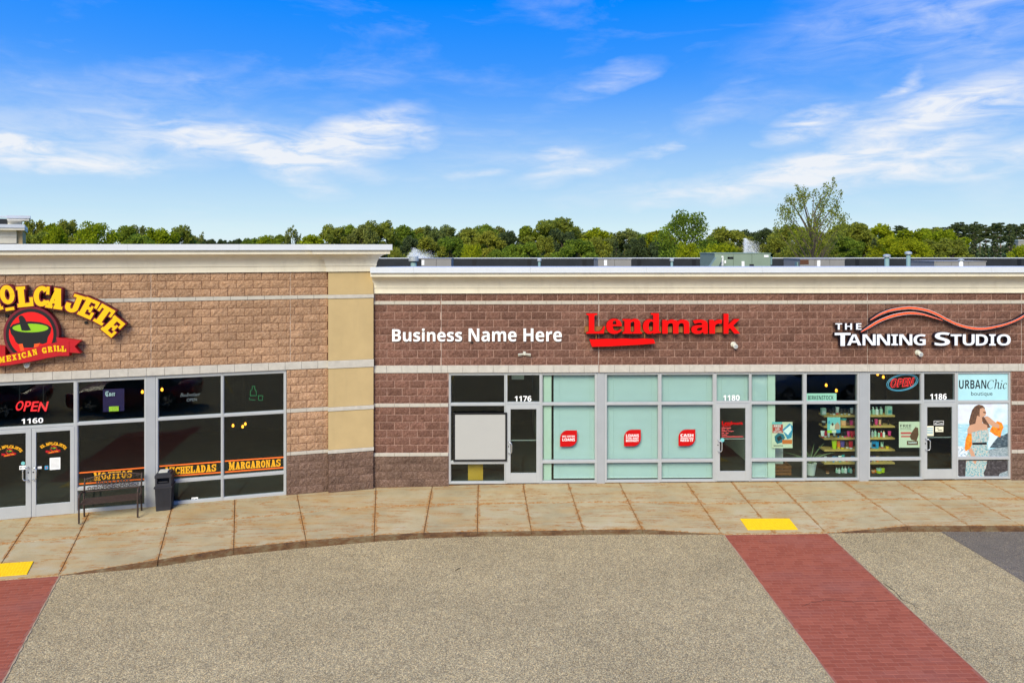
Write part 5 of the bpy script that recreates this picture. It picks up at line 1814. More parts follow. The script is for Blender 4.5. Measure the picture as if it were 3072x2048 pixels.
# dim tubes further along the restaurant transom, given a faint glow
t, ox, oz = onwall(WW, 'beer_sign', 'dim faintly glowing script and OPEN beer sign behind the restaurant transom', 'sign', 566, 1205, .2)
mb = MB(); letter(mb, ital('Budweiser'), rect(WW, 540, 600, 1176, 1190, .2, ox, oz), 0, .01, 0, 0); part('script', mb, M['neon_dim'], t)
mb = MB(); letter(mb, 'OPEN', rect(WW, 560, 590, 1193.5, 1204, .2, ox, oz), 0, .01, 0, 0); part('lettering', mb, M['neon_dim'], t)
t, ox, oz = onwall(WW, 'beer_sign', 'dim green bottle and glass outline sign in the last restaurant transom', 'sign', 768, 1202, .2)
mb = MB()
def qq(l): return [(p[0], 0, p[1]) for p in rel(WW, [(450 + a / 3.357, 1100 + b / 3.357) for a, b in l], .2, ox, oz)]
mb.tube(qq([(1010, 290), (1010, 245), (1030, 225), (1030, 195), (1055, 195), (1055, 225), (1070, 245), (1070, 290), (1010, 290)]), .007, 4)
part('bottle_tube', mb, M['neon_green'], t)
mb = MB(); mb.tube(qq([(1090, 290), (1095, 335), (1130, 338), (1137, 290), (1090, 290)]), .007, 4); part('glass_tube', mb, M['neon_green'], t)
mb = MB(); mb.tube(qq([(1000, 310), (1005, 330), (1060, 335)]), .006, 4); part('base_tube', mb, M['neon_green'], t)
t, ox, oz = onwall(WW, 'beer_sign', 'violet beer sign with a lime behind the middle restaurant transom', 'sign', 340, 1235, .2)
mb = MB(); letter(mb, _map('Cuer', 0x1D56C, 0x1D586), rect(WW, 316, 345, 1172, 1189, .2, ox, oz), 0, .01, 0, 0); part('lettering', mb, M['sign_pale'], t)
mb = MB(); r4 = rect(WW, 308, 372, 1165, 1236, .21, ox, oz); mb.box(*r4[:2], .03, .04, *r4[2:]); part('panel', mb, plain('violet', srgb(46, 28, 78), .5, .1), t)
mb = MB(); r4 = rect(WW, 327, 356, 1218, 1234, .2, ox, oz); mb.box(*r4[:2], 0, .02, *r4[2:]); part('lime_panel', mb, plain('lime_panel', srgb(186, 206, 60), .5, .25, scale=30), t)

# ================================================================== blinds in the loan office
def blind(label, px0, px1, z0, z1, d=.19):
    x0, x1 = RW.x(px0, d), RW.x(px1, d)
    t = thing('window_blind', label, 'blind', RW.w((x0 + x1) / 2, d, z0), 0, 'white slatted blinds in the loan office')
    w_ = (x1 - x0) / 2
    mb = MB(); z = z0 + .03
    tilt = math.radians(58)
    while z < z1 - .05:
        h_ = .0165
        dy, dz = h_ * math.cos(tilt), h_ * math.sin(tilt)
        mb.add([(-w_, -dy, z - dz), (w_, -dy, z - dz), (w_, dy * .2, z + .002), (-w_, dy * .2, z + .002), (w_, dy, z + dz), (-w_, dy, z + dz)], [(0, 1, 2, 3), (3, 2, 4, 5)])
        z += .0305
    tag(part('slats', mb, M['blind'], t), kind='stuff')
    mb = MB(); mb.box(-w_, w_, -.014, .014, z0 - z0, .022)
    mb.v = [(a, b, c) for a, b, c in mb.v]
    part('bottom_rail', mb, M['white'], t)
    mb = MB(); mb.box(-w_, w_, -.02, .02, z1 - z0 - .045, z1 - z0)
    part('head_rail', mb, M['white'], t)
    for k in (-.72, .72):
        mb = MB(); mb.box(w_ * k - .002, w_ * k + .002, -.016, -.013, 0.01, z1 - z0 - .03)
        part('ladder_cord', mb, M['blind'], t)
    # slats are laid from z0: move them into the local frame
    for o in t.children:
        if o.name.startswith('slats'):
            o.location.z = -z0
    return t


M['blind'] = plain('blind', srgb(196, 206, 209), .5, .02)
for a, b, lab in ((1661, 1787, 'white slatted blind behind the loan office pane left of the grey column'), (1818, 1977, 'white slatted blind behind the pane right of the grey column'),
                  (1982, 2142, 'white slatted blind left of the glass door numbered 1180'), (2256, 2302, 'narrow white blind strip right of the door numbered 1180')):
    blind(lab, a, b, .09, LB - .06)
blind('short white blind above the glass door numbered 1180', 2150, 2246, 2.16, LB - .06)

# ================================================================== display shelves and goods in the tanning studio
SD = .62                                       # depth of the shelf front behind the wall face


def Zl(x, y): return (2200 + x / 4.127, 1080 + y / 4.127)
def Zr(x, y): return (2600 + x / 4.127, 1080 + y / 4.127)


sx0 = RW.px(*Zl(1128, 700), SD)[0]; sx1 = RW.px(*Zr(352, 680), SD)[0]
unit = thing('display_shelves', 'pine display shelves with six boards across both tanning studio windows', 'shelves', RW.w((sx0 + sx1) / 2, SD, .012))
zb_ = [RW.px(*Zl(1300, y), SD)[1] for y in (1452, 1290, 1128, 985, 838, 705)]
hw = (sx1 - sx0) / 2
for z in zb_:
    mb = MB(); mb.cbox(-hw, hw, 0, .34, z - .012, z - .012 + .042, .004)
    part('board', mb, M['pine_wood'], unit)
for k in (-.62, .72):
    mb = MB(); mb.box(hw * k - .012, hw * k + .012, .15, .19, 0, zb_[-1] + .35)
    part('upright', mb, M['black'], unit)

GOODS = {}


def good(kind):
    """unit-height goods: tube, bottle, pump bottle, jar, box"""
    if kind in GOODS:
        return GOODS[kind]
    mb = MB()
    if kind == 'tube':
        n_ = 10; vs = []
        for i, (r_, f_, z) in enumerate(((.16, 1, 0), (.17, 1, .18), (.20, .9, .2), (.22, .6, .6), (.25, .12, 1.0))):
            vs += [(r_ * math.cos(k * 2 * math.pi / n_), r_ * f_ * math.sin(k * 2 * math.pi / n_), z) for k in range(n_)]
        mb.add(vs, [(i * n_ + k, i * n_ + (k + 1) % n_, (i + 1) * n_ + (k + 1) % n_, (i + 1) * n_ + k) for i in range(4) for k in range(n_)] + [tuple(range(n_ - 1, -1, -1)), tuple(4 * n_ + k for k in range(n_))])
        mb.m = [1 if i < n_ * 2 else 0 for i in range(len(mb.f))]
    elif kind == 'bottle':
        mb.lathe([(.17, 0), (.18, .03), (.18, .68), (.13, .76), (.07, .8)], 12); mb.lathe([(.075, .8), (.075, 1.0)], 10, 1)
    elif kind == 'pump':
        mb.lathe([(.2, 0), (.21, .03), (.21, .66), (.1, .74)], 12); mb.lathe([(.07, .74), (.07, .84), (.025, .85), (.025, .95)], 8, 1); mb.box(-.16, .05, -.03, .03, .93, 1.0, 1)
    elif kind == 'jar':
        mb.lathe([(.36, 0), (.4, .08), (.4, .66), (.36, .7)], 14); mb.lathe([(.41, .7), (.41, .97), (.38, 1.0)], 14, 1)
    elif kind == 'box':
        mb.cbox(-.35, .35, -.2, .2, 0, 1, .02); mb.box(-.25, .25, -.204, -.2, .2, .6, 1)
    GOODS[kind] = mb
    return mb


GCOL = {'white': (232, 234, 230), 'black': (26, 24, 28), 'pink': (226, 60, 130), 'red': (196, 34, 50), 'lime': (190, 212, 20), 'orange': (236, 120, 40), 'blue': (30, 140, 200), 'teal': (60, 160, 160),
        'silver': (170, 176, 178), 'violet': (90, 70, 140), 'peach': (236, 176, 130), 'yellow': (224, 190, 40), 'mint': (170, 206, 186), 'brown': (110, 70, 50)}
GM = {k: plain('goods_' + k, srgb(*v), .35, .05) for k, v in GCOL.items()}
GMESH = {}
SHELF = ['bottom', 'second', 'third', 'fourth', 'fifth', 'top']
NTH = ['first', 'second', 'third', 'fourth', 'fifth', 'sixth', 'seventh', 'eighth', 'ninth', 'tenth']
rows = {  # shelf index: (left window list, right window list); (x in zoomed pixels, height px, kind, body, cap)
    5: ([(1115, 84, 'box', 'mint', 'white'), (1205, 60, 'tube', 'black', 'silver'), (1245, 90, 'tube', 'black', 'white'), (1285, 90, 'tube', 'silver', 'red'), (1340, 78, 'tube', 'black', 'silver'), (1382, 78, 'tube', 'black', 'silver'), (1430, 72, 'tube', 'black', 'white'), (1465, 80, 'tube', 'silver', 'black'), (1500, 70, 'tube', 'black', 'black')],
        [(35, 80, 'pump', 'mint', 'white'), (82, 90, 'pump', 'mint', 'white'), (127, 92, 'pump', 'white', 'mint'), (178, 92, 'pump', 'mint', 'silver'), (272, 104, 'box', 'mint', 'teal')]),
    4: ([(1118, 56, 'jar', 'black', 'silver'), (1360, 92, 'jar', 'peach', 'teal'), (1415, 60, 'jar', 'brown', 'black'), (1460, 56, 'jar', 'pink', 'pink'), (1500, 60, 'tube', 'brown', 'black')],
        [(70, 66, 'bottle', 'black', 'silver'), (118, 74, 'tube', 'pink', 'pink'), (164, 70, 'tube', 'peach', 'pink'), (268, 60, 'bottle', 'black', 'brown')]),
    3: ([(1105, 84, 'tube', 'white', 'red'), (1140, 80, 'tube', 'red', 'white'), (1180, 56, 'tube', 'white', 'silver'), (1250, 66, 'tube', 'silver', 'black'), (1300, 64, 'tube', 'black', 'blue'), (1350, 72, 'tube', 'black', 'silver'), (1385, 74, 'tube', 'black', 'pink'), (1425, 72, 'tube', 'pink', 'pink'), (1470, 78, 'tube', 'red', 'red'), (1508, 74, 'tube', 'red', 'black')],
        [(70, 88, 'bottle', 'silver', 'silver'), (105, 88, 'bottle', 'mint', 'silver'), (150, 70, 'bottle', 'mint', 'red'), (180, 70, 'bottle', 'red', 'white'), (212, 78, 'bottle', 'white', 'peach'), (282, 70, 'tube', 'pink', 'black')]),
    2: ([(1250, 112, 'tube', 'lime', 'lime'), (1303, 98, 'tube', 'orange', 'yellow'), (1350, 98, 'tube', 'violet', 'yellow'), (1410, 84, 'tube', 'brown', 'white'), (1455, 96, 'tube', 'red', 'white')],
        [(42, 78, 'tube', 'silver', 'brown'), (90, 92, 'box', 'blue', 'black'), (130, 88, 'tube', 'blue', 'teal'), (190, 76, 'tube', 'mint', 'red'), (255, 50, 'jar', 'yellow', 'black')]),
    1: ([(1140, 66, 'tube', 'white', 'white'), (1180, 40, 'tube', 'mint', 'white'), (1240, 70, 'tube', 'blue', 'blue'), (1275, 60, 'tube', 'blue', 'white'), (1320, 76, 'tube', 'white', 'teal'), (1360, 80, 'tube', 'teal', 'white'), (1405, 56, 'tube', 'white', 'red'), (1480, 60, 'box', 'blue', 'white')],
        [(50, 70, 'tube', 'violet', 'violet'), (95, 64, 'tube', 'violet', 'silver'), (135, 66, 'tube', 'peach', 'orange'), (262, 56, 'tube', 'silver', 'brown')]),
    0: ([(1165, 50, 'jar', 'peach', 'brown'), (1280, 84, 'bottle', 'mint', 'white'), (1310, 88, 'bottle', 'white', 'mint'), (1350, 100, 'bottle', 'mint', 'mint'), (1388, 104, 'bottle', 'white', 'silver'), (1430, 96, 'bottle', 'teal', 'white'), (1455, 92, 'bottle', 'mint', 'teal'), (1495, 70, 'bottle', 'brown', 'orange')],
        [(78, 52, 'jar', 'orange', 'peach'), (110, 52, 'jar', 'orange', 'orange'), (150, 78, 'jar', 'lime', 'mint'), (190, 76, 'jar', 'lime', 'lime')])}
for lev, (ll, rr) in rows.items():
    z = zb_[lev] + .0305
    for side, zz, lst in (('left', Zl, ll), ('right', Zr, rr)):
        for i, (gx, gh, kd, c1, c2) in enumerate(lst):
            gd = SD + .10 + (.05 if i % 2 else 0) + rng.uniform(-.01, .02)
            x = RW.px(*zz(gx, 900), gd)[0]
            h_ = gh / 4.127 / 108.5
            key = (kd, c1, c2)
            if key not in GMESH:
                GMESH[key] = good(kd).mesh(kd, [GM[c1], GM[c2]], smooth=False)
            nm = {'tube': 'lotion_tube', 'bottle': 'bottle', 'pump': 'pump_bottle', 'jar': 'jar', 'box': 'product_box'}[kd]
            o = put(nm, GMESH[key], None, RW.w(x, gd, z + .012), rng.uniform(-.3, .3))
            o.scale = (h_ * (1 if kd != 'tube' else 1.15), h_, h_)
            colour = c1 if c1 == c2 else '%s and %s' % (c1, c2)
            tag(o, '%s %s, %s on the %s shelf, %s display window' % (colour, nm.replace('_', ' '), NTH[i], SHELF[lev], side), nm.split('_')[-1], 'lotions on the display shelves')

# white pedestal, wooden crate and potted plant
x, z = RW.px(*Zl(580, 1470), .75)
mb = MB(); mb.cbox(-.17, .17, 0, .3, 0, .90, .01)
tag(put('pedestal', mb.mesh('pedestal', M['pot']), None, RW.w(x, .95, .012)), 'white pedestal behind the gift card poster', 'pedestal')
x, z = RW.px(*Zl(605, 1470), .5)
t = thing('wooden_crate', 'brown wooden crate on the floor below the gift card poster', 'crate', RW.w(x, .5, .012))
for k in range(3):
    mb = MB(); mb.cbox(-.26, .26, 0, .02, .02 + .09 * k, .095 + .09 * k, .003)
    part('slat', mb, M['crate_wood'], t)
for k in (-.25, .21):
    mb = MB(); mb.box(k, k + .04, .021, .34, .0, .29)
    part('side', mb, M['crate_wood'], t)
mb = MB(); mb.box(-.2, .2, .1, .3, .20, .24); part('lid', mb, M['crate_wood'], t)
x, z = RW.px(*Zl(965, 1470), .55)
t = thing('potted_plant', 'spiky aloe plant in a tapered white pot inside the window', 'plant', RW.w(x, .6, .012))
mb = MB(); mb.lathe([(.11, 0), (.155, .30), (.165, .31), (.165, .335), (.14, .335), (.13, .31)], 18)
part('pot', mb, M['pot'], t)
M['aloe'] = plain('aloe', srgb(112, 128, 92), .6, .15)
for k in range(17):
    a = k * 2.4 + rng.uniform(-.2, .2); el_ = rng.uniform(.5, 1.35); ln = rng.uniform(.45, .75)
    pts, ws = [], []
    for i in range(7):
        s_ = i / 6
        rr_ = ln * s_ * math.cos(el_) * (1 + .5 * s_); zz_ = .32 + ln * s_ * math.sin(el_) - .28 * s_ * s_ * (1.4 - el_)
        pts.append((rr_ * math.cos(a), rr_ * math.sin(a) * .6, zz_)); ws.append(.020 * (1 - s_) ** .7 + .002)
    mb = MB(); mb.tube(pts, ws, 4)
    part('leaf', mb, M['aloe'], t)

# pendant bulbs
for fr, pxx, pyy, d, zt_, lab in ((WW, 427, 1175, 1.2, wLB, 'pendant bulb left of the column in the restaurant transom'), (WW, 486, 1168, 1.2, wLB, 'pendant bulb right of the column in the restaurant transom'), (WW, 699, 1276, 2.4, wLB, 'leftmost of three pendant bulbs in the last restaurant window'),
                                  (WW, 728, 1279, 2.2, wLB, 'lowest of three pendant bulbs in the last restaurant window'), (WW, 736, 1271, 2.8, wLB, 'rightmost of three pendant bulbs in the last restaurant window'), (RW, 2478.5, 1155, .9, LB, 'upper pendant bulb above the BIRKENSTOCK sign'),
                                  (RW, 2509, 1171, .9, LB, 'lower pendant bulb right above the end of the BIRKENSTOCK sign'), (RW, 2633, 1122, 1.2, LB, 'upper pendant bulb left of the oval OPEN sign'), (RW, 2650, 1130.5, 1.2, LB, 'lower pendant bulb left of the oval OPEN sign')):
    x, z = fr.px(pxx, pyy, d)
    t = thing('pendant_lamp', lab, 'lamp', fr.w(x, d, z), fr.phi, 'pendant bulbs inside the shops')
    mb = MB(); mb.lathe([(.012, -.045), (.03, -.03), (.034, 0), (.022, .035), (.014, .05)], 10); part('bulb', mb, M['bulb'], t)
    mb = MB(); mb.lathe([(.018, .05), (.018, .09)], 8); mb.box(-.004, .004, -.004, .004, .09, max(.12, zt_ + .02 - z)); part('cord', mb, M['black'], t)

# pale fitting in the transom above door 1176
x, z = RW.px(1553.5, 1138, .45)
mb = MB(); mb.cbox(-.17, .17, 0, .06, 0, .12, .01); mb.box(-.02, .02, .02, .05, .12, LB - z + .02)
tag(put('exit_light', mb.mesh('exit_light', M['lamp_case']), None, RW.w(x, .45, z)), 'pale boxy light fitting seen through the transom above door 1176', 'light')

# ================================================================== street furniture
fa, fb = ground(236.7, 1570, -.07), ground(413, 1550.5, -.07)
ang = math.atan2(fb.y - fa.y, fb.x - fa.x)
L_ = (fb - fa).length
ctr = (fa + fb) / 2
bench = thing('bench', 'brown iron bench with WELCOME scroll back by the restaurant doors', 'bench', ctr + Vector((-math.sin(ang), math.cos(ang), 0)) * .22, ang)
h = L_ / 2
zs_ = .43
for sx in (-1, 1):
    mb = MB(); mb.tube([(sx * h, -.22, 0), (sx * h, -.22, .40), (sx * h, -.21, .60), (sx * h, -.16, .645), (sx * h, .05, .64), (sx * h, .18, .60)], .022, 6); part('front_leg', mb, M['iron'], bench)
    mb = MB(); mb.tube([(sx * h, .23, 0), (sx * h, .19, .40), (sx * h, .22, .62), (sx * h, .29, .90)], .022, 6); part('back_leg', mb, M['iron'], bench)
    mb = MB(); mb.tube([(sx * h, -.22, .40), (sx * h, .19, .40)], .016, 6); part('seat_rail', mb, M['iron'], bench)
for k in range(5):
    y = -.20 + k * .095
    mb = MB(); mb.box(-h, h, y, y + .06, zs_ - .018, zs_); part('slat', mb, M['iron'], bench)
back = lambda z: .20 + (z - .40) * .18
top = [(-h + 2 * h * k / 14, back(.88 + .08 * math.sin(math.pi * k / 14)), .86 + .09 * math.sin(math.pi * k / 14)) for k in range(15)]
mb = MB(); mb.tube(top, .018, 6); part('top_rail', mb, M['iron'], bench)
mb = MB(); mb.tube([(-h, back(.58), .58), (h, back(.58), .58)], .016, 6); part('lower_rail', mb, M['iron'], bench)
mb = MB()
for k in range(12):
    cxk = -h + .1 + (2 * h - .2) * k / 11
    for zc_, rr_ in ((.645, .045), (.83 + .05 * math.sin(math.pi * k / 11), .04)):
        mb.tube([(cxk + (1 if k % 2 else -1) * rr_ * (1 - a * .06) * math.cos(a * .8), back(zc_), zc_ + rr_ * (1 - a * .06) * math.sin(a * .8)) for a in range(11)], .008, 4)
tag(part('scrollwork', mb, M['iron'], bench), kind='stuff')
mb = MB(); letter(mb, serif('WELCOME'), (-h * .62, h * .62, .69, .80), -.012, .024, 0, 0, offset=.012)
mb.v = [(x, y + back(z), z) for x, y, z in mb.v]
part('lettering', mb, M['iron'], bench)

p = ground(489, 1532, -.07)
bin_ = thing('litter_bin', 'black ribbed litter bin standing before the grey column cover', 'litter bin', p + Vector((-math.sin(WW.phi), math.cos(WW.phi), 0)) * .19, WW.phi)
w_ = .185
mb = MB(); mb.add([(-w_ * .88, -w_ * .88, .0), (w_ * .88, -w_ * .88, 0), (w_ * .88, w_ * .88, 0), (-w_ * .88, w_ * .88, 0), (-w_, -w_, .55), (w_, -w_, .55), (w_, w_, .55), (-w_, w_, .55)], [(3, 2, 1, 0), (4, 5, 6, 7), (0, 1, 5, 4), (1, 2, 6, 5), (2, 3, 7, 6), (3, 0, 4, 7)])
part('body', mb, M['bin'], bin_)
for k in range(11):
    x = -w_ * .8 + 1.6 * w_ * k / 10
    mb = MB(); mb.add([(x * .88 - .006, -w_ * .88 - .010, .09), (x * .88 + .006, -w_ * .88 - .010, .09), (x + .006, -w_ - .008, .52), (x - .006, -w_ - .008, .52), (x * .88 - .006, -w_ * .86, .09), (x * .88 + .006, -w_ * .86, .09), (x + .006, -w_ * .97, .52), (x - .006, -w_ * .97, .52)], [(0, 1, 2, 3), (1, 5, 6, 2), (4, 0, 3, 7), (3, 2, 6, 7)])
    part('rib', mb, M['bin'], bin_)
mb = MB(); mb.box(-w_ - .02, w_ + .02, -w_ - .02, w_ + .02, .55, .59); part('collar', mb, M['bin'], bin_)
mb = MB()
mb.box(-w_ + .006, w_ - .006, -w_ + .006, w_ - .006, .59, .66); mb.box(-w_ + .006, -w_ + .05, -w_ + .007, w_ - .007, .66, .80); mb.box(w_ - .05, w_ - .006, -w_ + .007, w_ - .007, .66, .80)
mb.box(-w_ + .05, w_ - .05, .06, w_ - .008, .66, .80); mb.box(-w_ - .004, w_ + .004, -w_ - .004, w_ + .004, .80, .87); mb.box(-w_ + .03, w_ - .03, -w_ + .03, w_ - .03, .87, .905)
part('hood', mb, M['bin'], bin_)
mb = MB(); mb.box(-.10, .10, -w_ - .012, -w_ + .004, .70, .72); part('flap', mb, M['bin'], bin_)
mb = MB(); mb.box(-.12, .08, -.10, .10, .906, .93); part('label_plate', mb, M['lamp_case'], bin_)


# wall lamps, bell camera
def round_lamp(fr, px, py, label):
    t, ox, oz = onwall(fr, 'wall_light', label, 'light', px, py, -.02, 'round pale lights under the signs')
    mb = MB(); mb.lathe([(.075, 0), (.075, .03), (.05, .05)], 14); mb.v = [(a, .02 - c, b) for a, b, c in mb.v]; part('mount', mb, M['lamp_case'], t)
    mb = MB(); mb.lathe([(.045, 0), (.06, .05), (.062, .14), (.05, .15)], 14); mb.v = [(a + c * .25, -.03 - c * .45, b - c * .3) for a, b, c in mb.v]; part('head', mb, M['lamp_case'], t)
    mb = MB(); mb.lathe([(.047, .151), (.03, .152)], 14); mb.v = [(a + c * .25, -.03 - c * .45, b - c * .3) for a, b, c in mb.v]; part('lens', mb, M['alu_panel'], t)


round_lamp(RW, 2200, 1033, 'round pale light on the wall below the red sign')
round_lamp(RW, 2753, 1057, 'round pale light on the wall below the tanning studio letters')
round_lamp(WW, 80, 1089, 'round pale light on the tan wall below the ribbon sign')
t, ox, oz = onwall(RW, 'floodlight', 'twin head pale floodlight on the wall above door 1176', 'light', 1573, 1062, -.02)
mb = MB(); mb.box(-.035, .035, -.04, .02, -.02, .07); part('mount', mb, M['lamp_case'], t)
for s_ in (-1, 1):
    mb = MB(); mb.add([(s_ * .04, -.05, -.03), (s_ * .17, -.06, -.05), (s_ * .17, -.10, .0), (s_ * .04, -.09, .01), (s_ * .04, .0, -.02), (s_ * .17, -.01, -.04), (s_ * .17, -.05, .02), (s_ * .04, -.04, .03)],
                       [(0, 1, 2, 3), (7, 6, 5, 4), (0, 4, 5, 1), (1, 5, 6, 2), (2, 6, 7, 3), (3, 7, 4, 0)]); part('head', mb, M['lamp_case'], t)
t, ox, oz = onwall(RW, 'wall_box', 'tiny black outlet on the wall just under the word Name', 'outlet', 1417, 1027, -.02)
mb = MB(); mb.box(-.02, .02, -.02, .02, -.02, .02); part('plate', mb, M['black'], t)
mb = MB(); mb.tube([(-.02, -.01, 0), (-.05, -.02, -.02), (-.07, -.02, -.03)], .008, 5); part('wire', mb, M['black'], t)

# ================================================================== roof equipment
ROOF = 4.9


def rtu(label, px0, px1, ptop, depth, mk, dd=1.3, extras=()):
    a, b = atdepth(px0, ptop, depth), atdepth(px1, ptop, depth)
    w_, zt_ = (b.x - a.x) / 2, a.z
    t = thing('rooftop_unit', label, 'air conditioner', ((a.x + b.x) / 2, depth, ROOF), 0, 'air conditioning units on the roof')
    H_ = zt_ - ROOF
    mb = MB(); mb.box(-w_ + .05, w_ - .05, .05, dd - .05, 0, .12); part('kerb_rail', mb, M['black'], t)
    k = 3 if w_ > .7 else 2
    for i in range(k):
        mb = MB(); mb.cbox(-w_ + 2 * w_ * i / k + .003, -w_ + 2 * w_ * (i + 1) / k - .003, 0, dd, .12, H_ - .03, .008); part('panel', mb, M[mk], t)
    mb = MB(); mb.box(-w_ - .015, w_ + .015, -.015, dd + .015, H_ - .03, H_); part('lid', mb, M[mk] if mk == 'hvac_green' else M['hvac_grey'], t)
    for (nm, x0, x1, z0, z1, m_) in extras:
        mb = MB(); mb.box(-w_ + 2 * w_ * x0, -w_ + 2 * w_ * x1, -.012, -.001, H_ - z1, H_ - z0); part(nm, mb, M[m_], t)
    return t, w_, H_


rtu('small grey rooftop unit beside the wide round vent cap', 1264, 1354, 775, 26, 'hvac_grey', 1.2, (('label_plate', .01, .10, .06, .26, 'white'),))
rtu('grey rooftop unit above the red sign', 1794, 1894, 775.8, 26, 'hvac_grey', 1.2, (('label_plate', .18, .27, .05, .27, 'white'),))
t, w_, H_ = rtu('large green rooftop unit with slanted intake hood', 2144, 2312, 759, 23, 'hvac_green', 1.7, (('label_plate', .12, .155, .1, .43, 'white'), ('label_plate', .17, .20, .25, .35, 'white'), ('brand_badge', .23, .335, .13, .20, 'black'), ('brand_badge', .235, .262, .135, .195, 'p_red'), ('label_plate', .48, .53, .28, .45, 'white'), ('label_plate', .88, .96, .07, .14, 'white'), ('grille', .62, .70, .38, .5, 'black')))
mb = MB(); mb.poly_y([(-w_ - .02, H_ - .15), (-w_ + .2, H_ - .15), (-w_ - .10, H_ - .75), (-w_ - .42, H_ - .75)], -.25, -.02); part('intake_hood', mb, M['hvac_green'], t)
mb = MB(); mb.box(w_ + .016, w_ + .09, .1, .35, H_ - .40, H_ - .13); part('disconnect_box', mb, M['pipe'], t)
t, w_, H_ = rtu('grey rooftop unit right of the large green one', 2400, 2534.6, 776, 24, 'hvac_grey', 1.4, (('label_plate', .38, .45, .06, .30, 'white'), ('grille', .0, .19, .04, .20, 'mortar_brown')))
mb = MB(); mb.box(-w_ - .06, -w_ - .016, .1, .3, H_ - .45, H_ - .12); part('disconnect_box', mb, M['pipe'], t)
rtu('low grey rooftop unit at the far right with a white pipe before it', 2803, 2958.5, 783, 24, 'hvac_grey', 1.4, (('label_plate', .02, .025, .1, .3, 'pipe'),))


def vent(label, px, pw, cw, ptop, pcap, depth, mk='pipe', dome=True):
    a = atdepth(px, ptop, depth); k = depth / F
    t = thing('roof_vent', label, 'vent', (a.x, depth, ROOF), 0, 'vent pipes on the roof')
    H_ = a.z - ROOF; hc = (pcap - ptop) * k
    mb = MB(); mb.lathe([(pw * k / 2 * 1.3, 0), (pw * k / 2, .08), (pw * k / 2, H_ - hc)], 14); part('pipe', mb, M[mk], t, smooth=True)
    r_ = cw * k / 2
    if dome:
        mb = MB(); mb.lathe([(r_ * .8, H_ - hc), (r_, H_ - hc + .01), (r_, H_ - hc * .75), (r_ * .9, H_ - hc * .74), (r_ * .9, H_ - hc * .55), (r_ * 1.02, H_ - hc * .54), (r_, H_ - hc * .3), (r_ * .55, H_ - hc * .05), (.01, H_)], 16)
    else:
        mb = MB(); mb.lathe([(r_ * .96, H_ - hc), (r_, H_ - hc + .004), (r_, H_ - hc * .45), (r_ * .92, H_ - hc * .42), (r_ * .92, H_), (.01, H_)], 16)
    part('cap', mb, M['vent_cap'], t)


vent('wide flat vent cap on a grey-green pipe near the corner', 1241, 18, 30, 770, 783.5, 21, dome=False)
vent('thin vent pipe with small cap above the word Here', 1618, 7.5, 13, 774.5, 784, 22)
vent('thin vent pipe with small cap right of the red sign', 2015.5, 7.5, 13, 774, 784, 22)
vent('domed vent pipe, left and shorter of the tall pair', 2660.5, 13, 21, 762.5, 772, 22)
vent('domed vent pipe, right and taller of the pair', 2725, 11.5, 20, 754, 763.5, 22)
vent('white vent pipe in front of the low grey unit', 2883, 11, 17, 776.5, 783, 21, 'white')
vent('small cream vent stub near the right edge of the roof', 3015, 6, 8, 799, 802, 20, 'lamp_case', False)

# ================================================================== the far building at the left edge
t = thing('far_building', 'cream stepped parapet of another shop building behind the left roof', 'building', (0, 0, 0))
DF = 40.0
def af(px, py, d=DF): return atdepth(px, py, d)
q = af(67.5, 740); xr = q.x
zt1, zb1, zt2, zb2 = af(0, 674).z, af(0, 691).z, af(0, 646).z, af(0, 661).z
t.location = (xr, DF, 0); t.rotation_euler = (0, 0, R(33.5))
mb = MB(); mb.box(-14, 0, .05, 9, -.3, zb1 + .1); part('wall', mb, M['tan'], t)
mb = MB(); mb.prism_x([(.05, zb1 - .75), (-.05, zb1 - .75), (-.05, zb1 - .42), (-.08, zb1 - .40), (-.10, zb1 - .25), (-.2, zb1 - .08), (-.38, zb1), (.05, zb1)], -14, -.28); part('cornice', mb, M['cream'], t)
mb = MB(); mb.box(-14, .11, -.46, 9, zb1 + .13, zt1); part('coping', mb, M['cap'], t)
mb = MB(); mb.box(-14, .1, -.42, 9, zb1, zb1 + .128); part('fascia', mb, M['cream'], t)
mb = MB(); mb.box(-14, -.30, -.02, .045, zb1 - 3, zb1 - .77); part('window_band', mb, M['sign_navy'], t)
mb = MB(); mb.box(-14, -.72, 1.0, 7, zt1, zb2 + .1); part('upper_parapet', mb, M['membrane'], t)
mb = MB(); mb.prism_x([(.9, zt1), (.9, zt1 + .1), (.85, zb2 - .1), (.55, zb2), (2.4, zb2), (2.1, zb2 - .1), (2.0, zt1)], -.72, -.05); part('upper_cornice', mb, M['cream'], t)
mb = MB(); mb.box(-.74, .30, .5, 2.6, zb2, zb2 + .13); part('upper_fascia', mb, M['cream'], t)
mb = MB(); mb.box(-.76, .36, .45, 2.65, zb2 + .131, zt2); mb.box(-14, -.761, 1.0, 1.4, zt2 - .10, zt2 - .02); part('upper_coping', mb, M['cap'], t)
a, b = af(3055, 722, 170), af(3078, 748, 170)
t = thing('shed', 'pale flat building edge between the pines at the far right', 'building', ((a.x + b.x) / 2, 170, -.42))
mb = MB(); mb.box(-(b.x - a.x) / 2, (b.x - a.x) / 2, 0, 1.5, 0, a.z + .42); part('wall', mb, M['hvac_grey'], t)
mb = MB(); mb.box(-(b.x - a.x) / 2 - .2, (b.x - a.x) / 2 + .2, -.2, 1.7, a.z + .42, a.z + .62); part('roof', mb, M['cap'], t)

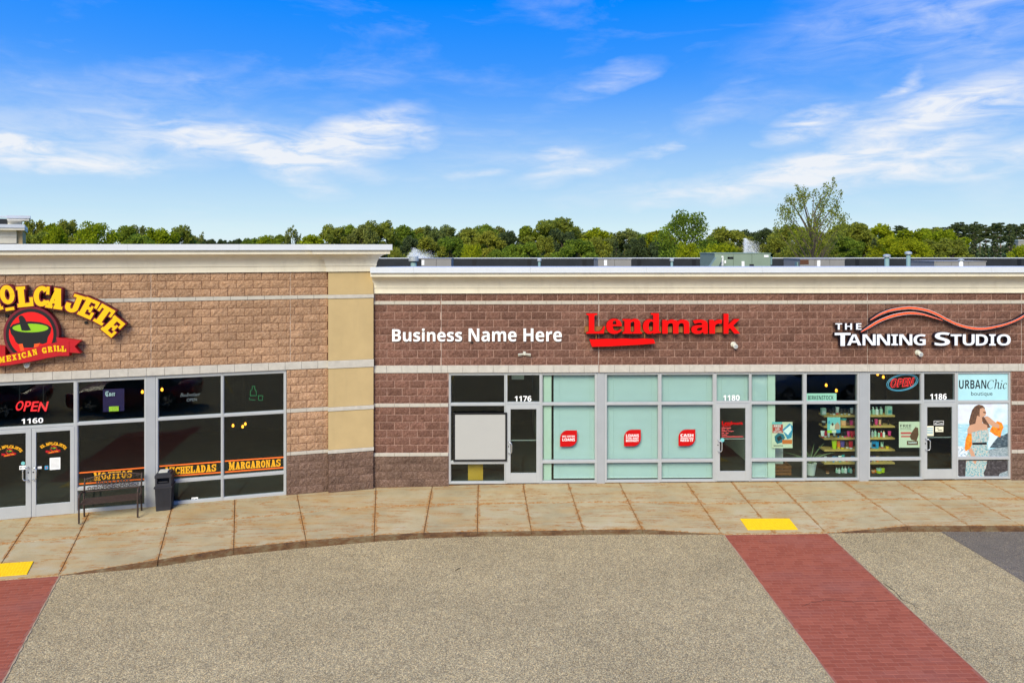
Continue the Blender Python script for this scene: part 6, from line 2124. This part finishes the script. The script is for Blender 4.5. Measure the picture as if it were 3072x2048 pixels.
# ================================================================== trees
def leaf_cloud(centres, radii, n_, size, seed, flat_=1.0, up_=0.0):
    """n_ leaf cards scattered in clumps; returns a mesh with a random value per face"""
    g_ = np.random.default_rng(seed)
    cen = np.array(centres); rad = np.array(radii)
    w_ = rad ** 2; w_ /= w_.sum()
    idx = g_.choice(len(cen), n_, p=w_)
    d = g_.normal(size=(n_, 3)); d /= np.linalg.norm(d, axis=1)[:, None]
    r_ = g_.uniform(0, 1, n_) ** .45
    pos = cen[idx] + d * (rad[idx] * r_)[:, None] * np.array([1, 1, flat_])
    a = g_.normal(size=(n_, 3)); a[:, 2] += up_; a /= np.linalg.norm(a, axis=1)[:, None]
    b = np.cross(a, g_.normal(size=(n_, 3))); b /= np.linalg.norm(b, axis=1)[:, None]
    s_ = size * g_.uniform(.6, 1.35, n_)[:, None]
    V = np.empty((n_, 4, 3))
    V[:, 0] = pos - a * s_; V[:, 1] = pos - b * s_ * .55; V[:, 2] = pos + a * s_; V[:, 3] = pos + b * s_ * .55
    me = bpy.data.meshes.new('crown')
    me.vertices.add(n_ * 4); me.loops.add(n_ * 4); me.polygons.add(n_)
    me.vertices.foreach_set('co', V.reshape(-1))
    me.loops.foreach_set('vertex_index', np.arange(n_ * 4, dtype=np.int32))
    me.polygons.foreach_set('loop_start', np.arange(0, n_ * 4, 4, dtype=np.int32))
    me.update(calc_edges=True)
    at = me.attributes.new('rnd', 'FLOAT', 'FACE')
    cl = g_.uniform(0, 1, len(cen))
    at.data.foreach_set('value', np.clip(cl[idx] * .55 + g_.uniform(0, .45, n_), 0, 1))
    return me


def broadleaf(seed, n_=2600, size=.045, sparse=False, fan=False, lobes=26, low=.22):
    """a tree of unit height and about unit crown width"""
    r_ = random.Random(seed)
    trunk = MB()
    bend = r_.uniform(-.03, .03)
    trunk.tube([(0, 0, 0), (bend, 0, .25), (bend * 1.5, bend, .5), (bend, bend, .8)], [.022, .016, .011, .003], 7)
    cen, rad = [], []
    for k in range(lobes):
        h_ = low + (1 - low) * ((k + .5) / lobes) ** .85 * .94
        s_ = (h_ - low) / (1 - low)
        prof = (math.sin(math.pi * min(1, s_ * .80 + .20)) ** .6) * (.40 if not sparse else .38)
        if fan:
            prof = .16 + .34 * math.sin(math.pi * min(1, .12 + s_ * .70)) ** 1.2
        a = k * 2.399 + r_.uniform(-.4, .4)
        q_ = prof * r_.uniform(.45, 1.0)
        c_ = (q_ * math.cos(a) + bend, q_ * math.sin(a), min(h_ + r_.uniform(-.03, .03), .95))
        cen.append(c_); rad.append(r_.uniform(.08, .14) * (.75 if sparse else 1))
        z0_ = max(.12, c_[2] - q_ * .8 - .08)
        trunk.tube([(bend * z0_ * 2, 0, z0_), ((bend + c_[0]) * .55, c_[1] * .5, (z0_ + c_[2]) * .5 + .02), c_], [.008, .005, .0015], 4)
        if sparse:
            for _ in range(3):
                e_ = (c_[0] + r_.uniform(-.08, .08), c_[1] + r_.uniform(-.08, .08), c_[2] + r_.uniform(-.01, .10))
                trunk.tube([c_, e_], [.0025, .0008], 3)
                cen.append(e_); rad.append(.035)
    return leaf_cloud(cen, rad, n_, size, seed, .85, .2), trunk.mesh('trunk', M['bark'])


def pine(seed):
    r_ = random.Random(seed)
    tr = MB(); tr.tube([(0, 0, 0), (r_.uniform(-.01, .01), 0, .5), (0, 0, .97)], [.013, .010, .003], 6)
    cen, rad = [], []
    for k in range(22):
        h_ = .58 + .40 * k / 22 + r_.uniform(-.02, .02)
        q_ = (.16 * (1 - (h_ - .58) / .50)) * r_.uniform(.3, 1.1); a = k * 2.4
        c_ = (q_ * math.cos(a), q_ * math.sin(a), h_); cen.append(c_); rad.append(r_.uniform(.035, .062))
        tr.tube([(0, 0, h_ - .02), c_], [.004, .001], 3)
    for k in range(14):
        h_ = .25 + .3 * k / 14; a = k * 2.1; q_ = r_.uniform(.05, .11)
        tr.tube([(0, 0, h_), (q_ * math.cos(a), q_ * math.sin(a), h_ + .01)], [.003, .001], 3)
    return leaf_cloud(cen, rad, 1300, .020, seed, .5), tr.mesh('trunk', M['bark_pine'])


def spruce(seed):
    r_ = random.Random(seed)
    tr = MB(); tr.tube([(0, 0, 0), (0, 0, .98)], [.02, .003], 6)
    cen, rad = [], []
    for k in range(70):
        h_ = .06 + .92 * k / 70; q_ = .27 * (1 - h_) ** .9 * r_.uniform(.35, 1.1); a = k * 2.399
        cen.append((q_ * math.cos(a), q_ * math.sin(a), h_ - q_ * .25)); rad.append(.028 + .045 * (1 - h_))
    cen.append((0, 0, .97)); rad.append(.02)
    return leaf_cloud(cen, rad, 2200, .022, seed, .55), tr.mesh('trunk', M['bark'])


PROTO = {'broad': [broadleaf(11 + i, 7000, .025) for i in range(6)], 'airy': [broadleaf(41 + i, 3200, .022, True, lobes=24) for i in range(3)], 'pine': [pine(61 + i) for i in range(3)], 'spruce': [spruce(71 + i) for i in range(2)],
         'near': [broadleaf(81 + i, 7000, .018, lobes=30, low=.1) for i in range(2)], 'tall': [broadleaf(91, 5600, .0115, True, True, lobes=46, low=.42)], 'upright': [broadleaf(95, 8000, .017, False, lobes=44, low=.15)]}
KIND = {'broad': 'broadleaf tree', 'airy': 'thinly leaved tree', 'pine': 'bare-trunked pine', 'spruce': 'pointed spruce', 'near': 'bushy young tree', 'tall': 'tall sparse tree', 'upright': 'dense upright tree'}
CWORD = {'bright': 'yellow-green', 'green': 'mid green', 'olive': 'olive green', 'dark': 'dark green', 'grey': 'grey-green'}
NAME = {'broad': 'broadleaf_tree', 'airy': 'broadleaf_tree', 'pine': 'pine_tree', 'spruce': 'spruce_tree', 'near': 'young_tree', 'tall': 'broadleaf_tree', 'upright': 'broadleaf_tree'}

# px of the crown, px of the top, width in px, distance, kind, colour
TREES = [(97, 668, 120, 120, 'broad', 'olive'), (153, 672, 110, 110, 'broad', 'bright'), (204, 662, 130, 125, 'broad', 'olive'), (286, 668, 190, 95, 'near', 'bright'), (367, 686, 150, 120, 'broad', 'green'),
         (408, 684, 100, 130, 'broad', 'grey'), (469, 686, 170, 110, 'broad', 'bright'), (546, 678, 110, 115, 'broad', 'olive'), (590, 708, 90, 120, 'airy', 'grey'), (755, 715, 90, 190, 'broad', 'green'),
         (801, 707, 100, 170, 'broad', 'bright'), (837, 704, 90, 150, 'broad', 'green'), (877, 684, 90, 140, 'airy', 'grey'), (934, 706, 150, 125, 'broad', 'bright'), (1000, 677, 140, 135, 'broad', 'olive'), (1046, 676, 130, 140, 'broad', 'green'),
         (1087, 674, 130, 135, 'broad', 'grey'), (1142, 664, 170, 140, 'broad', 'olive'), (1219, 676, 150, 145, 'broad', 'green'), (1262, 684, 130, 150, 'broad', 'olive'), (1300, 682, 120, 145, 'broad', 'grey'), (1338, 678, 140, 150, 'broad', 'grey'),
         (1398, 683, 140, 150, 'broad', 'olive'), (1453, 675, 160, 155, 'broad', 'green'), (1495, 680, 110, 160, 'broad', 'grey'), (1470, 694, 140, 135, 'broad', 'olive'), (1529, 694, 120, 150, 'broad', 'dark'), (1589, 686, 160, 150, 'broad', 'green'),
         (1674, 656, 240, 150, 'broad', 'olive'), (1690, 690, 150, 135, 'broad', 'dark'), (1755, 694, 130, 150, 'broad', 'grey'), (1806, 688, 180, 145, 'broad', 'bright'), (1870, 690, 160, 140, 'broad', 'grey'), (1929, 699, 130, 150, 'broad', 'green'),
         (1970, 692, 170, 140, 'broad', 'bright'), (2057, 637, 215, 100, 'upright', 'green'), (2150, 698, 130, 150, 'broad', 'olive'), (2191, 685, 190, 140, 'broad', 'olive'), (2250, 692, 110, 155, 'broad', 'dark'), (2299, 685, 100, 140, 'broad', 'dark'),
         (2346, 682, 140, 135, 'broad', 'olive'), (2380, 675, 160, 140, 'broad', 'bright'), (2438, 563, 215, 85, 'tall', 'olive'), (2440, 690, 190, 100, 'near', 'olive'), (2518, 674, 150, 140, 'broad', 'olive'), (2561, 668, 190, 135, 'broad', 'olive'),
         (2612, 676, 190, 140, 'broad', 'bright'), (2667, 692, 130, 150, 'broad', 'green'), (2699, 675, 95, 150, 'pine', 'dark'), (2752, 694, 200, 130, 'broad', 'bright'), (2797, 686, 170, 135, 'broad', 'olive'), (2837, 690, 170, 120, 'broad', 'bright'),
         # lower, nearer growth in front
         (110, 700, 150, 95, 'broad', 'olive'), (160, 690, 110, 85, 'broad', 'bright'), (420, 706, 170, 95, 'broad', 'green'), (1185, 743, 90, 80, 'near', 'olive'), (1290, 716, 170, 110, 'broad', 'olive'), (1350, 712, 150, 112, 'broad', 'green'), (1419, 734, 120, 60, 'near', 'bright'),
         (1491, 750, 130, 90, 'near', 'green'), (1240, 712, 120, 118, 'broad', 'dark'), (1532, 736, 110, 100, 'broad', 'green'), (1580, 730, 150, 100, 'broad', 'green'), (1630, 714, 110, 115, 'broad', 'olive'), (1732, 720, 180, 105, 'broad', 'green'), (1790, 712, 120, 112, 'broad', 'olive'),
         (1848, 714, 80, 118, 'spruce', 'dark'), (1908, 716, 120, 110, 'broad', 'dark'), (1965, 722, 130, 108, 'broad', 'dark'), (2062, 728, 140, 70, 'near', 'bright'), (2170, 731, 240, 65, 'near', 'bright'), (2330, 716, 130, 115, 'broad', 'olive'), (2545, 712, 170, 115, 'broad', 'green'),
         (2622, 710, 80, 112, 'spruce', 'dark'), (2688, 713, 260, 95, 'near', 'bright'), (2740, 724, 190, 92, 'near', 'bright'), (2800, 722, 150, 110, 'broad', 'olive'), (2850, 722, 150, 108, 'broad', 'olive'), (2888, 708, 100, 120, 'spruce', 'dark'), (2920, 718, 90, 115, 'spruce', 'dark'),
         (2955, 728, 90, 112, 'spruce', 'dark'), (2986, 714, 105, 118, 'spruce', 'dark'), (3032, 702, 115, 116, 'spruce', 'dark'), (3060, 736, 110, 70, 'near', 'bright')]
for k in range(24):       # pine wood beyond, at the right
    TREES.append((2728 + k * 15.5 + rng.uniform(-5, 5), 696 - 26 * min(1, k / 9) + rng.uniform(-5, 6), 52, 215 + rng.uniform(-15, 25), 'pine', 'dark'))
for k in range(12):       # low dark wood on the skyline, left of centre
    TREES.append((560 + k * 19 + rng.uniform(-5, 5), 718 + rng.uniform(-3, 5), 46, 420 + rng.uniform(-40, 60), 'broad', 'dark'))

ORD = [' '.join(p) for p in (('first',), ('second',), ('third',), ('fourth',), ('fifth',), ('sixth',), ('seventh',), ('eighth',), ('ninth',), ('tenth',), ('eleventh',), ('twelfth',))]
ORD += ['thirteenth', 'fourteenth', 'fifteenth', 'sixteenth', 'seventeenth', 'eighteenth', 'nineteenth', 'twentieth'] + ['twenty-' + o for o in ORD[:9]]
cnt = {}
for i, (px, py, wp, dist, kd, colr) in enumerate(sorted(TREES, key=lambda a: a[0])):
    b_ = atdepth(px, py, dist)
    H_ = b_.z + .42
    W_ = wp / F * dist
    crown, trunk = PROTO[kd][(i * 7 + int(px)) % len(PROTO[kd])]
    key = (kd, colr); cnt[key] = cnt.get(key, 0) + 1
    num = sum(1 for t_ in TREES if t_[4:] == key)
    if kd == 'pine' and dist > 200 or dist > 300:
        pass
    lab = '%s %s standing behind the roofs' % (CWORD[colr], KIND[kd])
    if num > 1:
        lab = '%s %s %s from the left behind the roofs' % (ORD[cnt[key] - 1], CWORD[colr], KIND[kd])
    t = thing(NAME[kd], lab, 'tree', (b_.x, dist, -.42), rng.uniform(0, 6.28), 'trees behind the shops')
    wu = {'pine': .34, 'spruce': .56}.get(kd, .98)
    t.scale = (W_ / wu, W_ / wu, H_ / 1.0)
    co = put('crown', crown, t)
    if not crown.materials:
        crown.materials.append(LEAF[colr])
    co.material_slots[0].link = 'OBJECT'; co.material_slots[0].material = LEAF[colr]
    put('trunk', trunk, t)

# far wood that reads as one mass, to the horizon
g_ = np.random.default_rng(5)
cen, rad = [], []
for k in range(420):
    x = -520 + 1040 * k / 420
    cen.append((x + g_.uniform(-3, 3), 620 + g_.uniform(-30, 30), 3.5 + g_.uniform(0, 3))); rad.append(g_.uniform(3.5, 5.5))
me = leaf_cloud(cen, rad, 24000, .9, 5, .9); me.name = 'distant_wood'; me.materials.append(LEAF['dark'])
tag(put('distant_wood', me, None, (0, 0, -.42)), 'distant dark wood along the horizon', 'wood', kind='stuff')
# undergrowth between the trunks
cen, rad = [], []
for k in range(300):
    x = -75 + 190 * k / 300
    cen.append((x + g_.uniform(-2, 2), 152 + g_.uniform(-8, 8) + .12 * x, 2.0 + g_.uniform(0, 3.0))); rad.append(g_.uniform(1.6, 2.8))
me = leaf_cloud(cen, rad, 26000, .34, 6, .9); me.materials.append(LEAF['grey'])
tag(put('undergrowth', me, None, (0, 0, -.42)), 'grey-green undergrowth between the trees', 'undergrowth', kind='stuff')


# ================================================================== fountains in the pond
def spray_mat():
    m, nt, N, L, b = mat_new('spray')
    b.inputs['Base Color'].default_value = (.95, .96, .98, 1)
    b.inputs['Roughness'].default_value = .4
    tr = nd(nt, 'ShaderNodeBsdfTransparent')
    mx = nd(nt, 'ShaderNodeMixShader', {'Fac': .5})
    L.new(tr.outputs[0], mx.inputs[1]); L.new(b.outputs[0], mx.inputs[2]); L.new(mx.outputs[0], N['Material Output'].inputs['Surface'])
    return m


M['spray'] = spray_mat()


def fountain(label, px0, px1, ptop, dist, seed, jets, drift):
    g_ = np.random.default_rng(seed)
    a, b = atdepth(px0, ptop, dist), atdepth(px1, ptop, dist)
    H_ = a.z + .40
    t = thing('fountain', label, 'fountain', (a.x, dist, -.40))
    w_ = b.x - a.x
    vs, n_ = [], 0
    mb = MB()
    for j in range(jets):
        x0 = w_ * (.05 + .42 * j / max(1, jets - 1)) if jets > 1 else w_ * .28
        hj = H_ * (1 - .22 * abs(j / max(1, jets - 1) - .25)) * g_.uniform(.9, 1.0)
        for k in range(2600 if jets > 1 else 14000):
            s_ = g_.uniform(0, 1) ** .7
            fall = g_.random() < .6
            z = hj * (s_ if not fall else 1 - .34 * g_.random() ** 1.3)
            sp = (.03 + .08 * (1 - s_)) * w_ * (1 if jets > 1 else 1.5)
            x = x0 + g_.normal() * sp * .5 + (drift * w_ * g_.random() ** 1.6 * (1 - .25 * s_) if fall else 0)
            z *= 1 - (g_.uniform(.05, .6) * max(0, (x - x0) / w_) if fall else 0)
            y = g_.normal() * w_ * .08
            ln, wd_ = g_.uniform(.03, .10), g_.uniform(.006, .012)
            mb.add([(x - wd_, y, z), (x, y - wd_, z), (x + wd_, y, z), (x, y, z + ln)], [(0, 1, 3), (1, 2, 3), (2, 0, 3)])
    part('spray', mb, M['spray'], t)
    mb = MB(); mb.lathe([(.5, -.1), (.6, .0), (.3, .15), (.08, .3)], 12, 0, (w_ * .28, 0, 0)); part('nozzle', mb, M['black'], t)


fountain('broad white fountain spray above the roof near the corner', 1221, 1345, 741, 78, 3, 16, .55)
fountain('narrow white fountain jet behind the large green rooftop unit', 2218, 2282, 703, 78, 4, 1, .75)


# ================================================================== parked cars (below the frame; the shop windows mirror them)
def car(label, loc, rotz, paint, suv=False, group='cars parked in front of the shops'):
    t = thing('parked_car', label, 'car', loc, rotz, group)
    L_, W2, hb = (4.7, .93, .0)
    k = 1.18 if suv else 1.0
    st = [(-2.35, .42, .62, .72), (-2.30, .30, .76, .82), (-2.0, .22, .86, .90), (-1.2, .20, .93 * k, .93), (0, .20, .95 * k, .93), (1.0, .20, .95 * k, .93), (1.8, .22, .97 * k, .92), (2.2, .28, .95 * k, .86), (2.32, .42, .80 * k, .76)]
    mb = MB(); vs = []
    for x, z0, z1, hw_ in st:
        vs += [(x, -hw_ * .9, z0), (x, -hw_, (z0 + z1) * .5), (x, -hw_ * .95, z1 - .08), (x, -hw_ * .82, z1), (x, hw_ * .82, z1), (x, hw_ * .95, z1 - .08), (x, hw_, (z0 + z1) * .5), (x, hw_ * .9, z0)]
    m_ = 8
    fs = [(i * m_ + j, i * m_ + (j + 1) % m_, (i + 1) * m_ + (j + 1) % m_, (i + 1) * m_ + j) for i in range(len(st) - 1) for j in range(m_)]
    fs += [tuple(range(m_ - 1, -1, -1)), tuple((len(st) - 1) * m_ + j for j in range(m_))]
    mb.add(vs, [f[::-1] for f in fs]); part('body', mb, paint, t, smooth=True)
    cab = [(-1.05, .92 * k, .78), (-.25, 1.42 * (1.12 if suv else 1), .62), (1.0, 1.44 * (1.16 if suv else 1), .62), (2.0 if suv else 1.75, 1.0 * k, .74)]
    mb = MB(); vs = []
    for x, z, hw_ in cab:
        vs += [(x, -hw_, z), (x, hw_, z)]
    for x, z, hw_ in cab:
        vs += [(x, -.80, .90 * k), (x, .80, .90 * k)]
    mb.add(vs, [(0, 1, 3, 2), (2, 3, 5, 4), (4, 5, 7, 6), (0, 2, 10, 8), (2, 4, 12, 10), (4, 6, 14, 12), (3, 1, 9, 11), (5, 3, 11, 13), (7, 5, 13, 15)]); part('cabin_glass', mb, M['black'], t)
    mb = MB(); z_ = cab[1][1]
    mb.box(-.28, 1.02, -.60, .60, z_ - .02, z_ + .03); part('roof', mb, paint, t)
    for x in (-1.42, 1.42):
        for s_ in (-1, 1):
            mb = MB(); mb.lathe([(.20, -.11), (.34, -.10), (.35, 0), (.34, .10), (.20, .11)], 20)
            mb.v = [(a, b_ * 0 + c * 1.0, b_) for a, b_, c in mb.v]
            wh = part('wheel', mb, M['black'], t, (x, s_ * .84, .35))
            mb = MB()
            for q_ in range(5):
                a = q_ * 2 * math.pi / 5
                mb.add([(.05 * math.cos(a - .8), s_ * .115, .05 * math.sin(a - .8)), (.22 * math.cos(a - .18), s_ * .12, .22 * math.sin(a - .18)), (.22 * math.cos(a + .18), s_ * .12, .22 * math.sin(a + .18)), (.05 * math.cos(a + .8), s_ * .115, .05 * math.sin(a + .8))], [(0, 1, 2, 3)])
            part('rim', mb, M['chrome'], wh)
    for s_ in (-1, 1):
        mb = MB(); mb.box(-2.33, -2.2, s_ * .62 - .14, s_ * .62 + .14, .60, .70); part('headlight', mb, M['vent_cap'], t)
        mb = MB(); mb.box(2.22, 2.335, s_ * .62 - .12, s_ * .62 + .12, .66 * k, .78 * k); part('tail_light', mb, M['logo_red'], t)


def mirror(fr, px, py, z):
    """ground point that a pane in wall fr mirrors towards the camera at this pixel"""
    r = Vector(ray(px, py)); nn = fr.n
    tt = fr.o.dot(nn) / Vector((r.x, r.y, 0)).dot(nn)
    p = Vector((r.x * tt, r.y * tt, CAMH + r.z * tt))
    rf = r - 2 * Vector((r.x, r.y, 0)).dot(nn) * nn
    s_ = (z - p.z) / rf.z
    return p + rf * s_


M['car_red'] = plain('car_red', srgb(150, 14, 24), .25, .03, spec=.6)
M['car_grey'] = plain('car_grey', srgb(150, 158, 164), .3, .03, spec=.6)
a, b = mirror(WW, 268, 1243, LOT), mirror(WW, 502, 1233, LOT)
c_ = (a + b) / 2; an = math.atan2(b.y - a.y, b.x - a.x)
nrm = Vector((-math.sin(an), math.cos(an), 0))
car('red car mirrored in the middle restaurant windows', c_ - nrm * .84, an, M['car_red'])
car('red car mirrored in the window above the restaurant doors', c_ - nrm * .5 - Vector((math.cos(an), math.sin(an), 0)) * 5.6, an, M['car_red'])
a, b = mirror(RW, 2360, 1212, LOT), mirror(RW, 2559, 1205, LOT)
c_ = (a + b) / 2; an = math.atan2(b.y - a.y, b.x - a.x)
car('grey sport utility car mirrored in the tanning studio windows', c_ - Vector((-math.sin(an), math.cos(an), 0)) * .84, an, M['car_grey'], True)

bpy.data.scenes.remove(_ts)
